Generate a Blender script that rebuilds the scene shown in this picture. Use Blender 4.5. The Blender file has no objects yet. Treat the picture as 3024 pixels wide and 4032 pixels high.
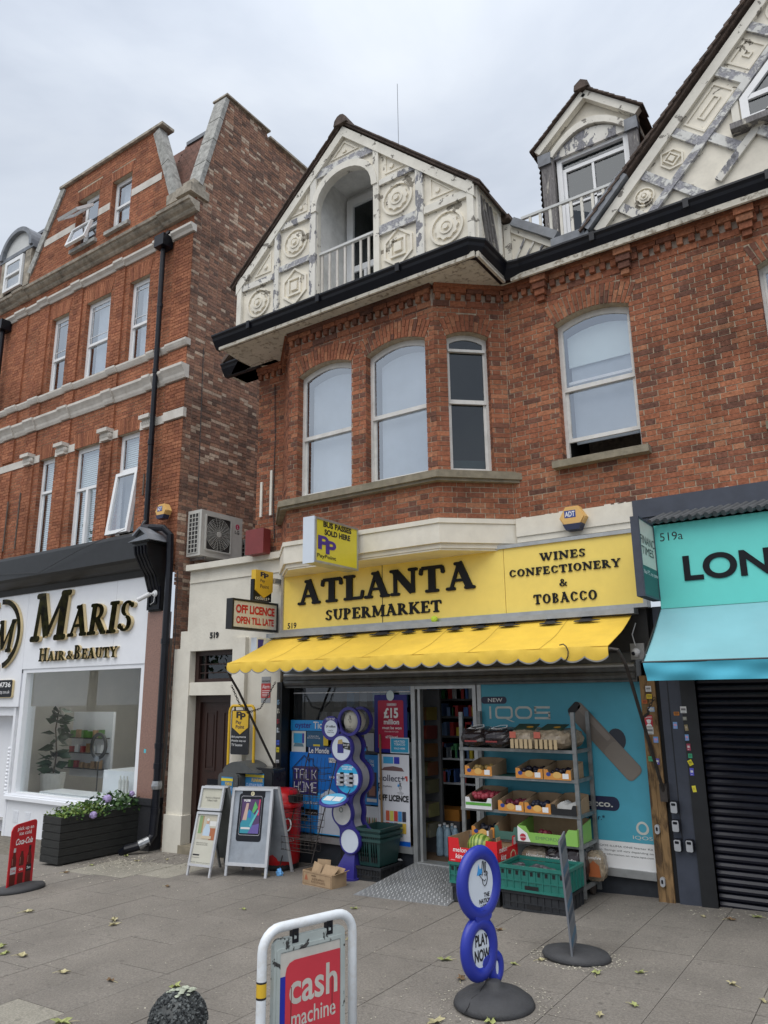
import bpy, math, random
from mathutils import Vector, Matrix
from mathutils.geometry import tessellate_polygon
random.seed(7)
R = math.radians
scene = bpy.context.scene
COL = scene.collection
# ------------------------------------------------------------ camera, sky, sun, exposure
cam = bpy.data.cameras.new('camera'); camo = bpy.data.objects.new('camera', cam); COL.objects.link(camo)
cam.sensor_fit = 'HORIZONTAL'; cam.sensor_width = 36.0; cam.lens = 36.0*2942.354/3024.0
cam.clip_end = 600; cam.clip_start = .05
pitch, yaw, roll = .239859, .596411, -.01131744
cy, sy = math.cos(yaw), math.sin(yaw)
f0 = Vector((-sy, cy, 0)); r0 = Vector((cy, sy, 0)); up = Vector((0, 0, 1))
fw = f0*math.cos(pitch) + up*math.sin(pitch); uu = -f0*math.sin(pitch) + up*math.cos(pitch)
rr = r0*math.cos(roll) + uu*math.sin(roll); u2 = -r0*math.sin(roll) + uu*math.cos(roll)
camo.matrix_world = Matrix(((rr.x, u2.x, -fw.x, 0), (rr.y, u2.y, -fw.y, 0), (rr.z, u2.z, -fw.z, 1.7), (0, 0, 0, 1)))
scene.camera = camo
CAM = Vector((0, 0, 1.7))

SUN_EL, SUN_AZ = 66, 172       # sun high behind the camera, veiled by cloud
world = bpy.data.worlds.new('World'); scene.world = world; world.use_nodes = True
nt = world.node_tree; nt.nodes.clear()
N = nt.nodes.new; L = nt.links.new
out = N('ShaderNodeOutputWorld'); bg = N('ShaderNodeBackground'); bg.inputs['Strength'].default_value = .1
sky = N('ShaderNodeTexSky'); sky.sky_type = 'NISHITA'; sky.sun_disc = False
sky.sun_elevation = R(SUN_EL); sky.sun_rotation = R(SUN_AZ); sky.air_density = 1.2; sky.dust_density = 2.0
tc = N('ShaderNodeTexCoord'); mp = N('ShaderNodeMapping'); mp.inputs['Scale'].default_value = (1, 1, 2.2)
n1 = N('ShaderNodeTexNoise'); n1.inputs['Scale'].default_value = 2.3; n1.inputs['Detail'].default_value = 6; n1.inputs['Roughness'].default_value = .52
n1.inputs['Distortion'].default_value = .35
cr = N('ShaderNodeValToRGB')
e = cr.color_ramp.elements
e[0].position = .3; e[0].color = (3.2, 3.55, 4.15, 1); e[1].position = .68; e[1].color = (5.1, 5.4, 5.8, 1)
m = e.new(.5); m.color = (4.2, 4.55, 5.1, 1)
L(tc.outputs['Generated'], mp.inputs['Vector']); L(mp.outputs['Vector'], n1.inputs['Vector']); L(n1.outputs['Fac'], cr.inputs['Fac'])
sep = N('ShaderNodeSeparateXYZ'); L(tc.outputs['Generated'], sep.inputs['Vector'])
mr = N('ShaderNodeMapRange'); L(sep.outputs['Z'], mr.inputs['Value'])
mr.inputs['From Min'].default_value = .6; mr.inputs['From Max'].default_value = 1; mr.inputs['To Min'].default_value = 1.0; mr.inputs['To Max'].default_value = 1.6   # an overcast sky is brighter overhead
mx = N('ShaderNodeMix'); mx.data_type = 'RGBA'; mx.inputs['Factor'].default_value = .9
L(sky.outputs['Color'], mx.inputs['A']); 
sc_ = N('ShaderNodeVectorMath'); sc_.operation = 'SCALE'; L(cr.outputs['Color'], sc_.inputs[0]); L(mr.outputs['Result'], sc_.inputs['Scale'])
L(sc_.outputs['Vector'], mx.inputs['B']); L(mx.outputs['Result'], bg.inputs['Color']); L(bg.outputs['Background'], out.inputs['Surface'])
sl = bpy.data.lights.new('sun', 'SUN'); sl.energy = 1.5; sl.angle = R(70); sl.color = (1, .96, .9)
so = bpy.data.objects.new('sun', sl); COL.objects.link(so)
az = R(SUN_AZ); el = R(SUN_EL)
so.rotation_euler = Vector((math.sin(az)*math.cos(el), math.cos(az)*math.cos(el), math.sin(el))).to_track_quat('Z', 'Y').to_euler()
so.location = (0, -10, 20)
scene.view_settings.view_transform = 'Standard'; scene.view_settings.look = 'None'
scene.view_settings.exposure = .72; scene.view_settings.gamma = 1
scene.view_settings.use_curve_mapping = False
scene.render.engine = 'CYCLES'; scene.cycles.max_bounces = 7; scene.cycles.transparent_max_bounces = 12

# ------------------------------------------------------------ materials
MATS = {}
def mat(name, col=(.5, .5, .5), rough=.6, metal=0.0, var=.12, scale=9, bump=.0, bscale=60, spec=.5, dirt=0.0, dcol=(.12, .1, .08), dscale=2.2, stretch=(1, 1, 1), emit=0):
    if name in MATS: return MATS[name]
    m = bpy.data.materials.new(name); m.use_nodes = True; t = m.node_tree; b = t.nodes['Principled BSDF']; MATS[name] = m
    b.inputs['Roughness'].default_value = rough; b.inputs['Metallic'].default_value = metal; b.inputs['Specular IOR Level'].default_value = spec
    tc = t.nodes.new('ShaderNodeTexCoord'); mp = t.nodes.new('ShaderNodeMapping'); mp.inputs['Scale'].default_value = stretch
    t.links.new(tc.outputs['Object'], mp.inputs['Vector'])
    n = t.nodes.new('ShaderNodeTexNoise'); n.inputs['Scale'].default_value = scale; n.inputs['Detail'].default_value = 5; n.inputs['Roughness'].default_value = .6
    t.links.new(mp.outputs['Vector'], n.inputs['Vector'])
    r = t.nodes.new('ShaderNodeValToRGB'); e = r.color_ramp.elements
    e[0].position = .3; e[0].color = (*[c*(1-var) for c in col], 1); e[1].position = .7; e[1].color = (*[min(1, c*(1+var)) for c in col], 1)
    t.links.new(n.outputs['Fac'], r.inputs['Fac']); last = r.outputs['Color']
    if dirt:
        n2 = t.nodes.new('ShaderNodeTexNoise'); n2.inputs['Scale'].default_value = dscale; n2.inputs['Detail'].default_value = 8; n2.inputs['Roughness'].default_value = .7
        t.links.new(mp.outputs['Vector'], n2.inputs['Vector'])
        r2 = t.nodes.new('ShaderNodeMapRange'); r2.inputs['From Min'].default_value = .5; r2.inputs['From Max'].default_value = .75; r2.inputs['To Max'].default_value = dirt
        t.links.new(n2.outputs['Fac'], r2.inputs['Value'])
        mx = t.nodes.new('ShaderNodeMix'); mx.data_type = 'RGBA'; mx.inputs['B'].default_value = (*dcol, 1)
        t.links.new(r2.outputs['Result'], mx.inputs['Factor']); t.links.new(last, mx.inputs['A']); last = mx.outputs['Result']
    t.links.new(last, b.inputs['Base Color'])
    if bump:
        n3 = t.nodes.new('ShaderNodeTexNoise'); n3.inputs['Scale'].default_value = bscale; n3.inputs['Detail'].default_value = 4
        t.links.new(mp.outputs['Vector'], n3.inputs['Vector'])
        bp = t.nodes.new('ShaderNodeBump'); bp.inputs['Strength'].default_value = bump; bp.inputs['Distance'].default_value = .01
        t.links.new(n3.outputs['Fac'], bp.inputs['Height']); t.links.new(bp.outputs['Normal'], b.inputs['Normal'])
    if emit:
        t.links.new(last, b.inputs['Emission Color']); b.inputs['Emission Strength'].default_value = emit
    return m

def brickmat(name, stops, mott=.35, soot=.35, zs=None):
    m = bpy.data.materials.new(name); m.use_nodes = True; t = m.node_tree; b = t.nodes['Principled BSDF']; MATS[name] = m
    b.inputs['Roughness'].default_value = .88; b.inputs['Specular IOR Level'].default_value = .25
    at = t.nodes.new('ShaderNodeAttribute'); at.attribute_name = 'tone'
    oi = t.nodes.new('ShaderNodeObjectInfo'); ad = t.nodes.new('ShaderNodeMath'); ad.operation = 'ADD'; fr = t.nodes.new('ShaderNodeMath'); fr.operation = 'FRACT'
    t.links.new(at.outputs['Fac'], ad.inputs[0]); t.links.new(oi.outputs['Random'], ad.inputs[1]); t.links.new(ad.outputs[0], fr.inputs[0])
    r = t.nodes.new('ShaderNodeValToRGB'); e = r.color_ramp.elements
    e[0].position = stops[0][0]; e[0].color = (*stops[0][1], 1); e[1].position = stops[1][0]; e[1].color = (*stops[1][1], 1)
    for p, c in stops[2:]:
        k = e.new(p); k.color = (*c, 1)
    t.links.new(fr.outputs[0], r.inputs['Fac'])
    g = t.nodes.new('ShaderNodeNewGeometry')
    def noise(s, d=6):
        n = t.nodes.new('ShaderNodeTexNoise'); n.inputs['Scale'].default_value = s; n.inputs['Detail'].default_value = d; n.inputs['Roughness'].default_value = .65
        t.links.new(g.outputs['Position'], n.inputs['Vector']); return n
    def mapr(src, a, c, lo, hi):
        q = t.nodes.new('ShaderNodeMapRange'); t.links.new(src, q.inputs['Value'])
        for k, v in zip(('From Min', 'From Max', 'To Min', 'To Max'), (a, c, lo, hi)): q.inputs[k].default_value = v
        return q.outputs['Result']
    def mul(c, fac):
        q = t.nodes.new('ShaderNodeVectorMath'); q.operation = 'SCALE'; t.links.new(c, q.inputs[0]); t.links.new(fac, q.inputs['Scale']); return q.outputs['Vector']
    c = mul(r.outputs['Color'], mapr(noise(38).outputs['Fac'], .3, .7, 1-mott, 1+mott*.7))
    c = mul(c, mapr(noise(1.1, 8).outputs['Fac'], .42, .68, 1.08, 1-soot))
    sm = t.nodes.new('ShaderNodeMapping'); sm.inputs['Scale'].default_value = (2.5, 2.5, .35); t.links.new(g.outputs['Position'], sm.inputs['Vector']); sn = noise(1.6, 7); t.links.new(sm.outputs['Vector'], sn.inputs['Vector'])
    c = mul(c, mapr(sn.outputs['Fac'], .5, .72, 1.03, .72))
    t.links.new(c, b.inputs['Base Color'])
    bp = t.nodes.new('ShaderNodeBump'); bp.inputs['Strength'].default_value = .5; bp.inputs['Distance'].default_value = .004
    t.links.new(noise(90).outputs['Fac'], bp.inputs['Height']); t.links.new(bp.outputs['Normal'], b.inputs['Normal'])
    return m
brickmat('brick_orange', [(0, (.15, .072, .052)), (1, (.39, .178, .10)), (.1, (.19, .085, .057)), (.25, (.27, .102, .059)), (.6, (.33, .123, .067)), (.85, (.375, .148, .079))], mott=.42, soot=.42)
brickmat('brick_red', [(0, (.26, .10, .06)), (1, (.42, .175, .095)), (.5, (.36, .14, .075)), (.12, (.30, .115, .065))], mott=.4, soot=.4)
brickmat('brick_stock', [(0, (.15, .10, .08)), (1, (.56, .44, .34)), (.3, (.24, .14, .105)), (.5, (.31, .17, .12)), (.74, (.36, .2, .135)), (.86, (.38, .22, .15)), (.9, (.5, .38, .29))], soot=.35)

def peelmat(name, paint, wood, amount, scale=6, stretch=(1, 1, 1), edge=.03):
    m = bpy.data.materials.new(name); m.use_nodes = True; t = m.node_tree; b = t.nodes['Principled BSDF']; MATS[name] = m
    b.inputs['Roughness'].default_value = .75; b.inputs['Specular IOR Level'].default_value = .3
    tc = t.nodes.new('ShaderNodeTexCoord'); mp = t.nodes.new('ShaderNodeMapping'); mp.inputs['Scale'].default_value = stretch
    t.links.new(tc.outputs['Object'], mp.inputs['Vector'])
    def noise(s, d=9, ro=.6, dist=0, v=mp.outputs['Vector']):
        n = t.nodes.new('ShaderNodeTexNoise'); n.inputs['Scale'].default_value = s; n.inputs['Detail'].default_value = d; n.inputs['Roughness'].default_value = ro; n.inputs['Distortion'].default_value = dist
        t.links.new(v, n.inputs['Vector']); return n.outputs['Fac']
    r = t.nodes.new('ShaderNodeMapRange'); t.links.new(noise(scale, 10, .62, .4), r.inputs['Value'])
    thr = .72 - amount*.4
    r.inputs['From Min'].default_value = thr-edge*.2; r.inputs['From Max'].default_value = thr+edge*.2
    w = t.nodes.new('ShaderNodeValToRGB'); e = w.color_ramp.elements
    e[0].position = .3; e[0].color = (*[c*.4 for c in wood], 1); e[1].position = .7; e[1].color = (*[c*1.4 for c in wood], 1)
    t.links.new(noise(30, 6, .7, 1.5), w.inputs['Fac'])
    p = t.nodes.new('ShaderNodeValToRGB'); e = p.color_ramp.elements
    e[0].position = .25; e[0].color = (*[c*.74 for c in paint], 1); e[1].position = .6; e[1].color = (*paint, 1)
    t.links.new(noise(3, 8, .7), p.inputs['Fac'])
    mx = t.nodes.new('ShaderNodeMix'); mx.data_type = 'RGBA'
    t.links.new(r.outputs['Result'], mx.inputs['Factor']); t.links.new(p.outputs['Color'], mx.inputs['A']); t.links.new(w.outputs['Color'], mx.inputs['B'])
    t.links.new(mx.outputs['Result'], b.inputs['Base Color'])
    bp = t.nodes.new('ShaderNodeBump'); bp.inputs['Strength'].default_value = .8; bp.inputs['Distance'].default_value = .006; bp.invert = True
    t.links.new(r.outputs['Result'], bp.inputs['Height']); t.links.new(bp.outputs['Normal'], b.inputs['Normal'])
    return m
CREAM = (.84, .79, .68)
peelmat('gable_plaster', CREAM, (.3, .27, .22), .25, 4.5)
peelmat('gable_batten', (.76, .74, .68), (.26, .26, .28), .47, 9, (1, 1, .5))
peelmat('gable_batten_bare', (.7, .7, .67), (.34, .34, .37), .56, 11, (1, 1, 1), .2)
peelmat('gable_trim', (.8, .77, .69), (.28, .26, .23), .26, 7)
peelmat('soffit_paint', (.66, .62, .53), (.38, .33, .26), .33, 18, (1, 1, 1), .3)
peelmat('weathered_post', (.55, .52, .46), (.2, .19, .19), .75, 14, (1, 1, .2), .15)

def glassmat(name, tint=(1, 1, 1), base=.07, fr=1.3, rough=.0, refl=(.9, .95, 1)):
    m = bpy.data.materials.new(name); m.use_nodes = True; t = m.node_tree; t.nodes.clear(); MATS[name] = m
    o = t.nodes.new('ShaderNodeOutputMaterial'); mx = t.nodes.new('ShaderNodeMixShader'); tr = t.nodes.new('ShaderNodeBsdfTransparent'); gl = t.nodes.new('ShaderNodeBsdfGlossy')
    tr.inputs['Color'].default_value = (*tint, 1); gl.inputs['Roughness'].default_value = rough; gl.inputs['Color'].default_value = (*refl, 1)
    f = t.nodes.new('ShaderNodeFresnel'); f.inputs['IOR'].default_value = 1.5
    ma = t.nodes.new('ShaderNodeMath'); ma.operation = 'MULTIPLY_ADD'; ma.use_clamp = True; ma.inputs[1].default_value = fr; ma.inputs[2].default_value = base
    gq = t.nodes.new('ShaderNodeNewGeometry'); sb = t.nodes.new('ShaderNodeMath'); sb.operation = 'SUBTRACT'; sb.inputs[0].default_value = 1; ml = t.nodes.new('ShaderNodeMath'); ml.operation = 'MULTIPLY'
    t.links.new(gq.outputs['Backfacing'], sb.inputs[1]); t.links.new(f.outputs[0], ma.inputs[0]); t.links.new(ma.outputs[0], ml.inputs[0]); t.links.new(sb.outputs[0], ml.inputs[1]); t.links.new(ml.outputs[0], mx.inputs['Fac']); t.links.new(tr.outputs[0], mx.inputs[1]); t.links.new(gl.outputs[0], mx.inputs[2]); t.links.new(mx.outputs[0], o.inputs['Surface'])
    return m
glassmat('glass', base=.30); glassmat('glass_dark', (.4, .45, .45), .04, .75); glassmat('film', (.9, .9, .9), .12, 1.0, .22)

def pavemat(name, col):
    m = mat(name, col, .93, var=.14, scale=1.6, bump=.7, bscale=170, dirt=.6, dcol=tuple(c*.62 for c in col), dscale=1.1); t = m.node_tree; b = t.nodes['Principled BSDF']
    src = b.inputs['Base Color'].links[0].from_socket; g = t.nodes.new('ShaderNodeNewGeometry')
    n = t.nodes.new('ShaderNodeTexNoise'); n.inputs['Scale'].default_value = 75; n.inputs['Detail'].default_value = 3; n.inputs['Roughness'].default_value = .8; t.links.new(g.outputs['Position'], n.inputs['Vector'])
    q = t.nodes.new('ShaderNodeMapRange'); t.links.new(n.outputs['Fac'], q.inputs['Value'])
    for k, v in zip(('From Min', 'From Max', 'To Min', 'To Max'), (.3, .7, .68, 1.34)): q.inputs[k].default_value = v
    s = t.nodes.new('ShaderNodeVectorMath'); s.operation = 'SCALE'; t.links.new(src, s.inputs[0]); t.links.new(q.outputs['Result'], s.inputs['Scale'])
    v = t.nodes.new('ShaderNodeTexVoronoi'); v.inputs['Scale'].default_value = 7; t.links.new(g.outputs['Position'], v.inputs['Vector'])
    r = t.nodes.new('ShaderNodeMapRange'); t.links.new(v.outputs['Distance'], r.inputs['Value'])
    for k, w in zip(('From Min', 'From Max', 'To Min', 'To Max'), (.10, .14, .45, 0)): r.inputs[k].default_value = w
    mx = t.nodes.new('ShaderNodeMix'); mx.data_type = 'RGBA'; mx.inputs['B'].default_value = (*[c*.45 for c in col], 1); t.links.new(r.outputs['Result'], mx.inputs['Factor']); t.links.new(s.outputs['Vector'], mx.inputs['A']); t.links.new(mx.outputs['Result'], b.inputs['Base Color']); return m
# ------------------------------------------------------------ geometry helpers
class Fr:
    """a drawing frame: u along, v up, d out of the surface"""
    def __init__(s, o, u=(1, 0, 0), v=(0, 0, 1)):
        s.o = Vector(o); s.u = Vector(u).normalized(); s.v = Vector(v).normalized(); s.n = s.u.cross(s.v)
    def P(s, a, b, d=0): return s.o + s.u*a + s.v*b + s.n*d
def FY(y): return Fr((0, y, 0))                       # facing the street; u = x, v = z
def FX(x): return Fr((x, 0, 0), (0, 1, 0))            # facing right; u = y, v = z

class MB:
    def __init__(s): s.v = []; s.f = []; s.t = []
    def add(s, vs, fs, tone=0.0):
        n = len(s.v); s.v += [tuple(x) for x in vs]; s.f += [tuple(i+n for i in f) for f in fs]; s.t += [tone]*len(fs); return s
    def box(s, x0, x1, y0, y1, z0, z1, tone=0.0):
        return s.add([(x0,y0,z0),(x1,y0,z0),(x1,y1,z0),(x0,y1,z0),(x0,y0,z1),(x1,y0,z1),(x1,y1,z1),(x0,y1,z1)],
                     [(0,3,2,1),(4,5,6,7),(0,1,5,4),(1,2,6,5),(2,3,7,6),(3,0,4,7)], tone)
    def fbox(s, fr, u0, u1, v0, v1, d0, d1, tone=0.0):
        return s.add([fr.P(a,b,c) for c in (d0,d1) for a,b in ((u0,v0),(u1,v0),(u1,v1),(u0,v1))],
                     [(3,2,1,0),(4,5,6,7),(0,1,5,4),(1,2,6,5),(2,3,7,6),(3,0,4,7)], tone)
    def bar(s, a, b, w, h=None, upv=(0, 0, 1), tone=0.0):
        a = Vector(a); b = Vector(b); h = h or w; d = (b-a).normalized(); up = Vector(upv)
        if abs(d.dot(up)) > .98: up = Vector((0, 1, 0))
        x = d.cross(up).normalized(); y = x.cross(d)
        vs = [p + x*i*w/2 + y*j*h/2 for p in (a, b) for i, j in ((-1,-1),(1,-1),(1,1),(-1,1))]
        return s.add(vs, [(3,2,1,0),(4,5,6,7),(0,1,5,4),(1,2,6,5),(2,3,7,6),(3,0,4,7)], tone)
    def prism(s, fr, pts, d0, d1, tone=0.0):
        n = len(pts); vs = [fr.P(a,b,d0) for a,b in pts] + [fr.P(a,b,d1) for a,b in pts]
        fs = [(i,(i+1)%n,n+(i+1)%n,n+i) for i in range(n)]
        tri = tessellate_polygon([[Vector((a,b,0)) for a,b in pts]])
        area = sum(pts[i][0]*pts[(i+1)%n][1]-pts[(i+1)%n][0]*pts[i][1] for i in range(n))
        if area < 0: fs = [tuple(reversed(f)) for f in fs]
        for a, b, c in tri:
            A, B, C = pts[a], pts[b], pts[c]
            if (B[0]-A[0])*(C[1]-A[1])-(B[1]-A[1])*(C[0]-A[0]) < 0: a, c = c, a
            fs.append((n+a, n+b, n+c)); fs.append((c, b, a))
        return s.add(vs, fs, tone)
    def flat(s, fr, pts, d, holes=()):
        loops = [list(pts)] + [list(h) for h in holes]; allp = [p for l in loops for p in l]
        tri = tessellate_polygon([[Vector((a,b,0)) for a,b in l] for l in loops]); fs = []
        for a, b, c in tri:
            A, B, C = allp[a], allp[b], allp[c]
            if (B[0]-A[0])*(C[1]-A[1])-(B[1]-A[1])*(C[0]-A[0]) < 0: a, c = c, a
            fs.append((a, b, c))
        return s.add([fr.P(a,b,d) for a,b in allp], fs)
    def tube(s, path, r, n=8, caps=True):
        path = [Vector(p) for p in path]; rs = r if isinstance(r, (list, tuple)) else [r]*len(path); vs = []; fs = []
        up = Vector((0, 0, 1))
        for i, p in enumerate(path):
            d = (path[min(i+1, len(path)-1)]-path[max(i-1, 0)]).normalized()
            if i == 0:
                a = d.cross(up if abs(d.z) < .95 else Vector((1, 0, 0))).normalized()
            else: a = (a - d*a.dot(d)).normalized()
            b = d.cross(a)
            vs += [p + (a*math.cos(2*math.pi*k/n) + b*math.sin(2*math.pi*k/n))*rs[i] for k in range(n)]
        for i in range(len(path)-1):
            for k in range(n): fs.append((i*n+k, i*n+(k+1)%n, (i+1)*n+(k+1)%n, (i+1)*n+k))
        if caps: fs += [tuple(reversed(range(n))), tuple(range((len(path)-1)*n, len(path)*n))]
        return s.add(vs, fs)
    def lathe(s, c, prof, n=20, ax='Z', sx=1, sy=1):
        c = Vector(c); vs = []; fs = []
        for r, h in prof:
            for k in range(n):
                a = 2*math.pi*k/n; x = r*math.cos(a)*sx; y = r*math.sin(a)*sy
                vs.append(c + (Vector((x, y, h)) if ax == 'Z' else Vector((x, -h, y)) if ax == 'Y' else Vector((h, x, y))))
        m = len(prof)
        for i in range(m-1):
            for k in range(n): fs.append((i*n+k, i*n+(k+1)%n, (i+1)*n+(k+1)%n, (i+1)*n+k))
        fs.append(tuple(reversed(range(n)))); fs.append(tuple(range((m-1)*n, m*n)))
        return s.add(vs, fs)
    def ball(s, c, r, n=12, m=8, sc=(1, 1, 1), jit=0):
        c = Vector(c); vs = []; fs = []
        for i in range(m+1):
            th = math.pi*i/m
            for k in range(n):
                a = 2*math.pi*k/n; q = 1+random.uniform(-jit, jit)
                vs.append(c + Vector((math.sin(th)*math.cos(a)*sc[0], math.sin(th)*math.sin(a)*sc[1], -math.cos(th)*sc[2]))*r*q)
        for i in range(m):
            for k in range(n): fs.append((i*n+k, i*n+(k+1)%n, (i+1)*n+(k+1)%n, (i+1)*n+k))
        return s.add(vs, fs)
    def build(s, name, material, parent=None, smooth=False, label=None, kind=None):
        me = bpy.data.meshes.new(name); me.from_pydata(s.v, [], s.f); me.update()
        if any(s.t):
            at = me.attributes.new('tone', 'FLOAT', 'FACE'); at.data.foreach_set('value', s.t)
        if smooth: me.shade_smooth()
        me.materials.append(MATS[material] if isinstance(material, str) else material)
        return link(name, me, parent, label, kind)
WORLDT = {}
def link(name, me, parent=None, label=None, kind=None):
    o = bpy.data.objects.new(name, me); COL.objects.link(o)
    if parent is not None:
        o.parent = parent
        if parent.name in WORLDT: o.matrix_parent_inverse = Matrix.Translation(-WORLDT[parent.name])
    if label: o['label'] = label
    if kind: o['kind'] = kind
    return o
def tag(o, label, cat, group=None, kind=None):
    o['label'] = label; o['category'] = cat
    if group: o['group'] = group
    if kind: o['kind'] = kind
    return o
def thing(name, label, cat, loc=(0, 0, 0), rot=0, group=None, local=False):
    """an Empty at the base of a thing; children are given in world space unless local"""
    o = bpy.data.objects.new(name, None); COL.objects.link(o); o.location = loc; o.rotation_euler = (0, 0, rot); o.empty_display_size = .1
    if not local: WORLDT[o.name] = Vector(loc)
    return tag(o, label, cat, group)
def struct(o): o['kind'] = 'structure'; return o
def copy_thing(o, loc=None, rot=None, label=None, parent=None):
    c = o.copy(); COL.objects.link(c)
    if parent is not None: c.parent = parent
    if loc is not None: c.location = loc
    if rot is not None: c.rotation_euler = (0, 0, rot) if not isinstance(rot, tuple) else rot
    if label: c['label'] = label
    for ch in [x for x in list(o.children)]: copy_thing(ch, parent=c)
    return c
def circ(cu, cv, ru, rv=None, n=24, a0=0, a1=360):
    rv = ru if rv is None else rv; k = n if abs(a1-a0) >= 360 else n+1
    return [(cu+ru*math.cos(R(a0+(a1-a0)*i/n)), cv+rv*math.sin(R(a0+(a1-a0)*i/n))) for i in range(k)]
def rrect(u0, v0, u1, v1, r, n=5):
    p = []
    for cu, cv, a in ((u1-r, v1-r, 0), (u0+r, v1-r, 90), (u0+r, v0+r, 180), (u1-r, v0+r, 270)):
        p += [(cu+r*math.cos(R(a+90*i/n)), cv+r*math.sin(R(a+90*i/n))) for i in range(n+1)]
    return p
def rect(u0, v0, u1, v1): return [(u0, v0), (u1, v0), (u1, v1), (u0, v1)]
def ring(cu, cv, r, w, n=28, rv=None, a0=0, a1=360):
    rv = rv or r; ou = circ(cu, cv, r, rv, n, a0, a1); inn = circ(cu, cv, r-w, rv-w, n, a0, a1)
    return ou, inn
def band(mb, fr, outer, inner, d0, d1, closed=True):
    n = len(outer); vs = [fr.P(a,b,d1) for a,b in outer]+[fr.P(a,b,d1) for a,b in inner]+[fr.P(a,b,d0) for a,b in outer]+[fr.P(a,b,d0) for a,b in inner]; fs = []
    for i in range(n if closed else n-1):
        j = (i+1) % n
        fs += [(i,j,n+j,n+i), (2*n+i,2*n+j,j,i), (n+i,n+j,3*n+j,3*n+i)]
    if not closed: fs += [(0, n, 3*n, 2*n), (n-1, 3*n-1, 4*n-1, 2*n-1)]
    mb.add(vs, fs)
# lettering with the built-in face, fitted to a box
def txt(fr, s, u0, v0, u1, v1, material, parent, d=.002, ext=.0, bold=0.0, shear=0.0, name='lettering', slope=0):
    c = bpy.data.curves.new('t', 'FONT'); c.body = s; c.offset = bold; c.shear = shear; c.size = 1; c.resolution_u = 4 if (u1-u0) < .8 else 10; c.space_line = .95
    c.align_x = 'CENTER'
    o = bpy.data.objects.new('t', c); COL.objects.link(o); dg = bpy.context.evaluated_depsgraph_get()
    me = bpy.data.meshes.new_from_object(o.evaluated_get(dg)); bpy.data.objects.remove(o)
    vs = [(v.co.x, v.co.y) for v in me.vertices]; fs = [tuple(p.vertices) for p in me.polygons]; bpy.data.meshes.remove(me); bpy.data.curves.remove(c)
    a0 = min(v[0] for v in vs); a1 = max(v[0] for v in vs); b0 = min(v[1] for v in vs); b1 = max(v[1] for v in vs)
    pts = [(u0+(x-a0)/(a1-a0)*(u1-u0), v0+(y-b0)/(b1-b0)*(v1-v0)) for x, y in vs]
    mb = MB(); n = len(pts)
    fl = [tuple(f) for f in fs]
    A = sum((pts[f[1]][0]-pts[f[0]][0])*(pts[f[2]][1]-pts[f[0]][1])-(pts[f[1]][1]-pts[f[0]][1])*(pts[f[2]][0]-pts[f[0]][0]) for f in fl)
    if A < 0: fl = [tuple(reversed(f)) for f in fl]
    if ext:
        ed = {}
        for f in fl:
            for i in range(len(f)): ed[(f[i], f[(i+1) % len(f)])] = 1
        side = [(a+n, b+n, b, a) for (a, b) in ed if (b, a) not in ed]
        mb.add([fr.P(a, b, d+ext) for a, b in pts]+[fr.P(a, b, d) for a, b in pts], fl+side)
    else: mb.add([fr.P(a, b, d) for a, b in pts], fl)
    return mb.build(name, material, parent)
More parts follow.
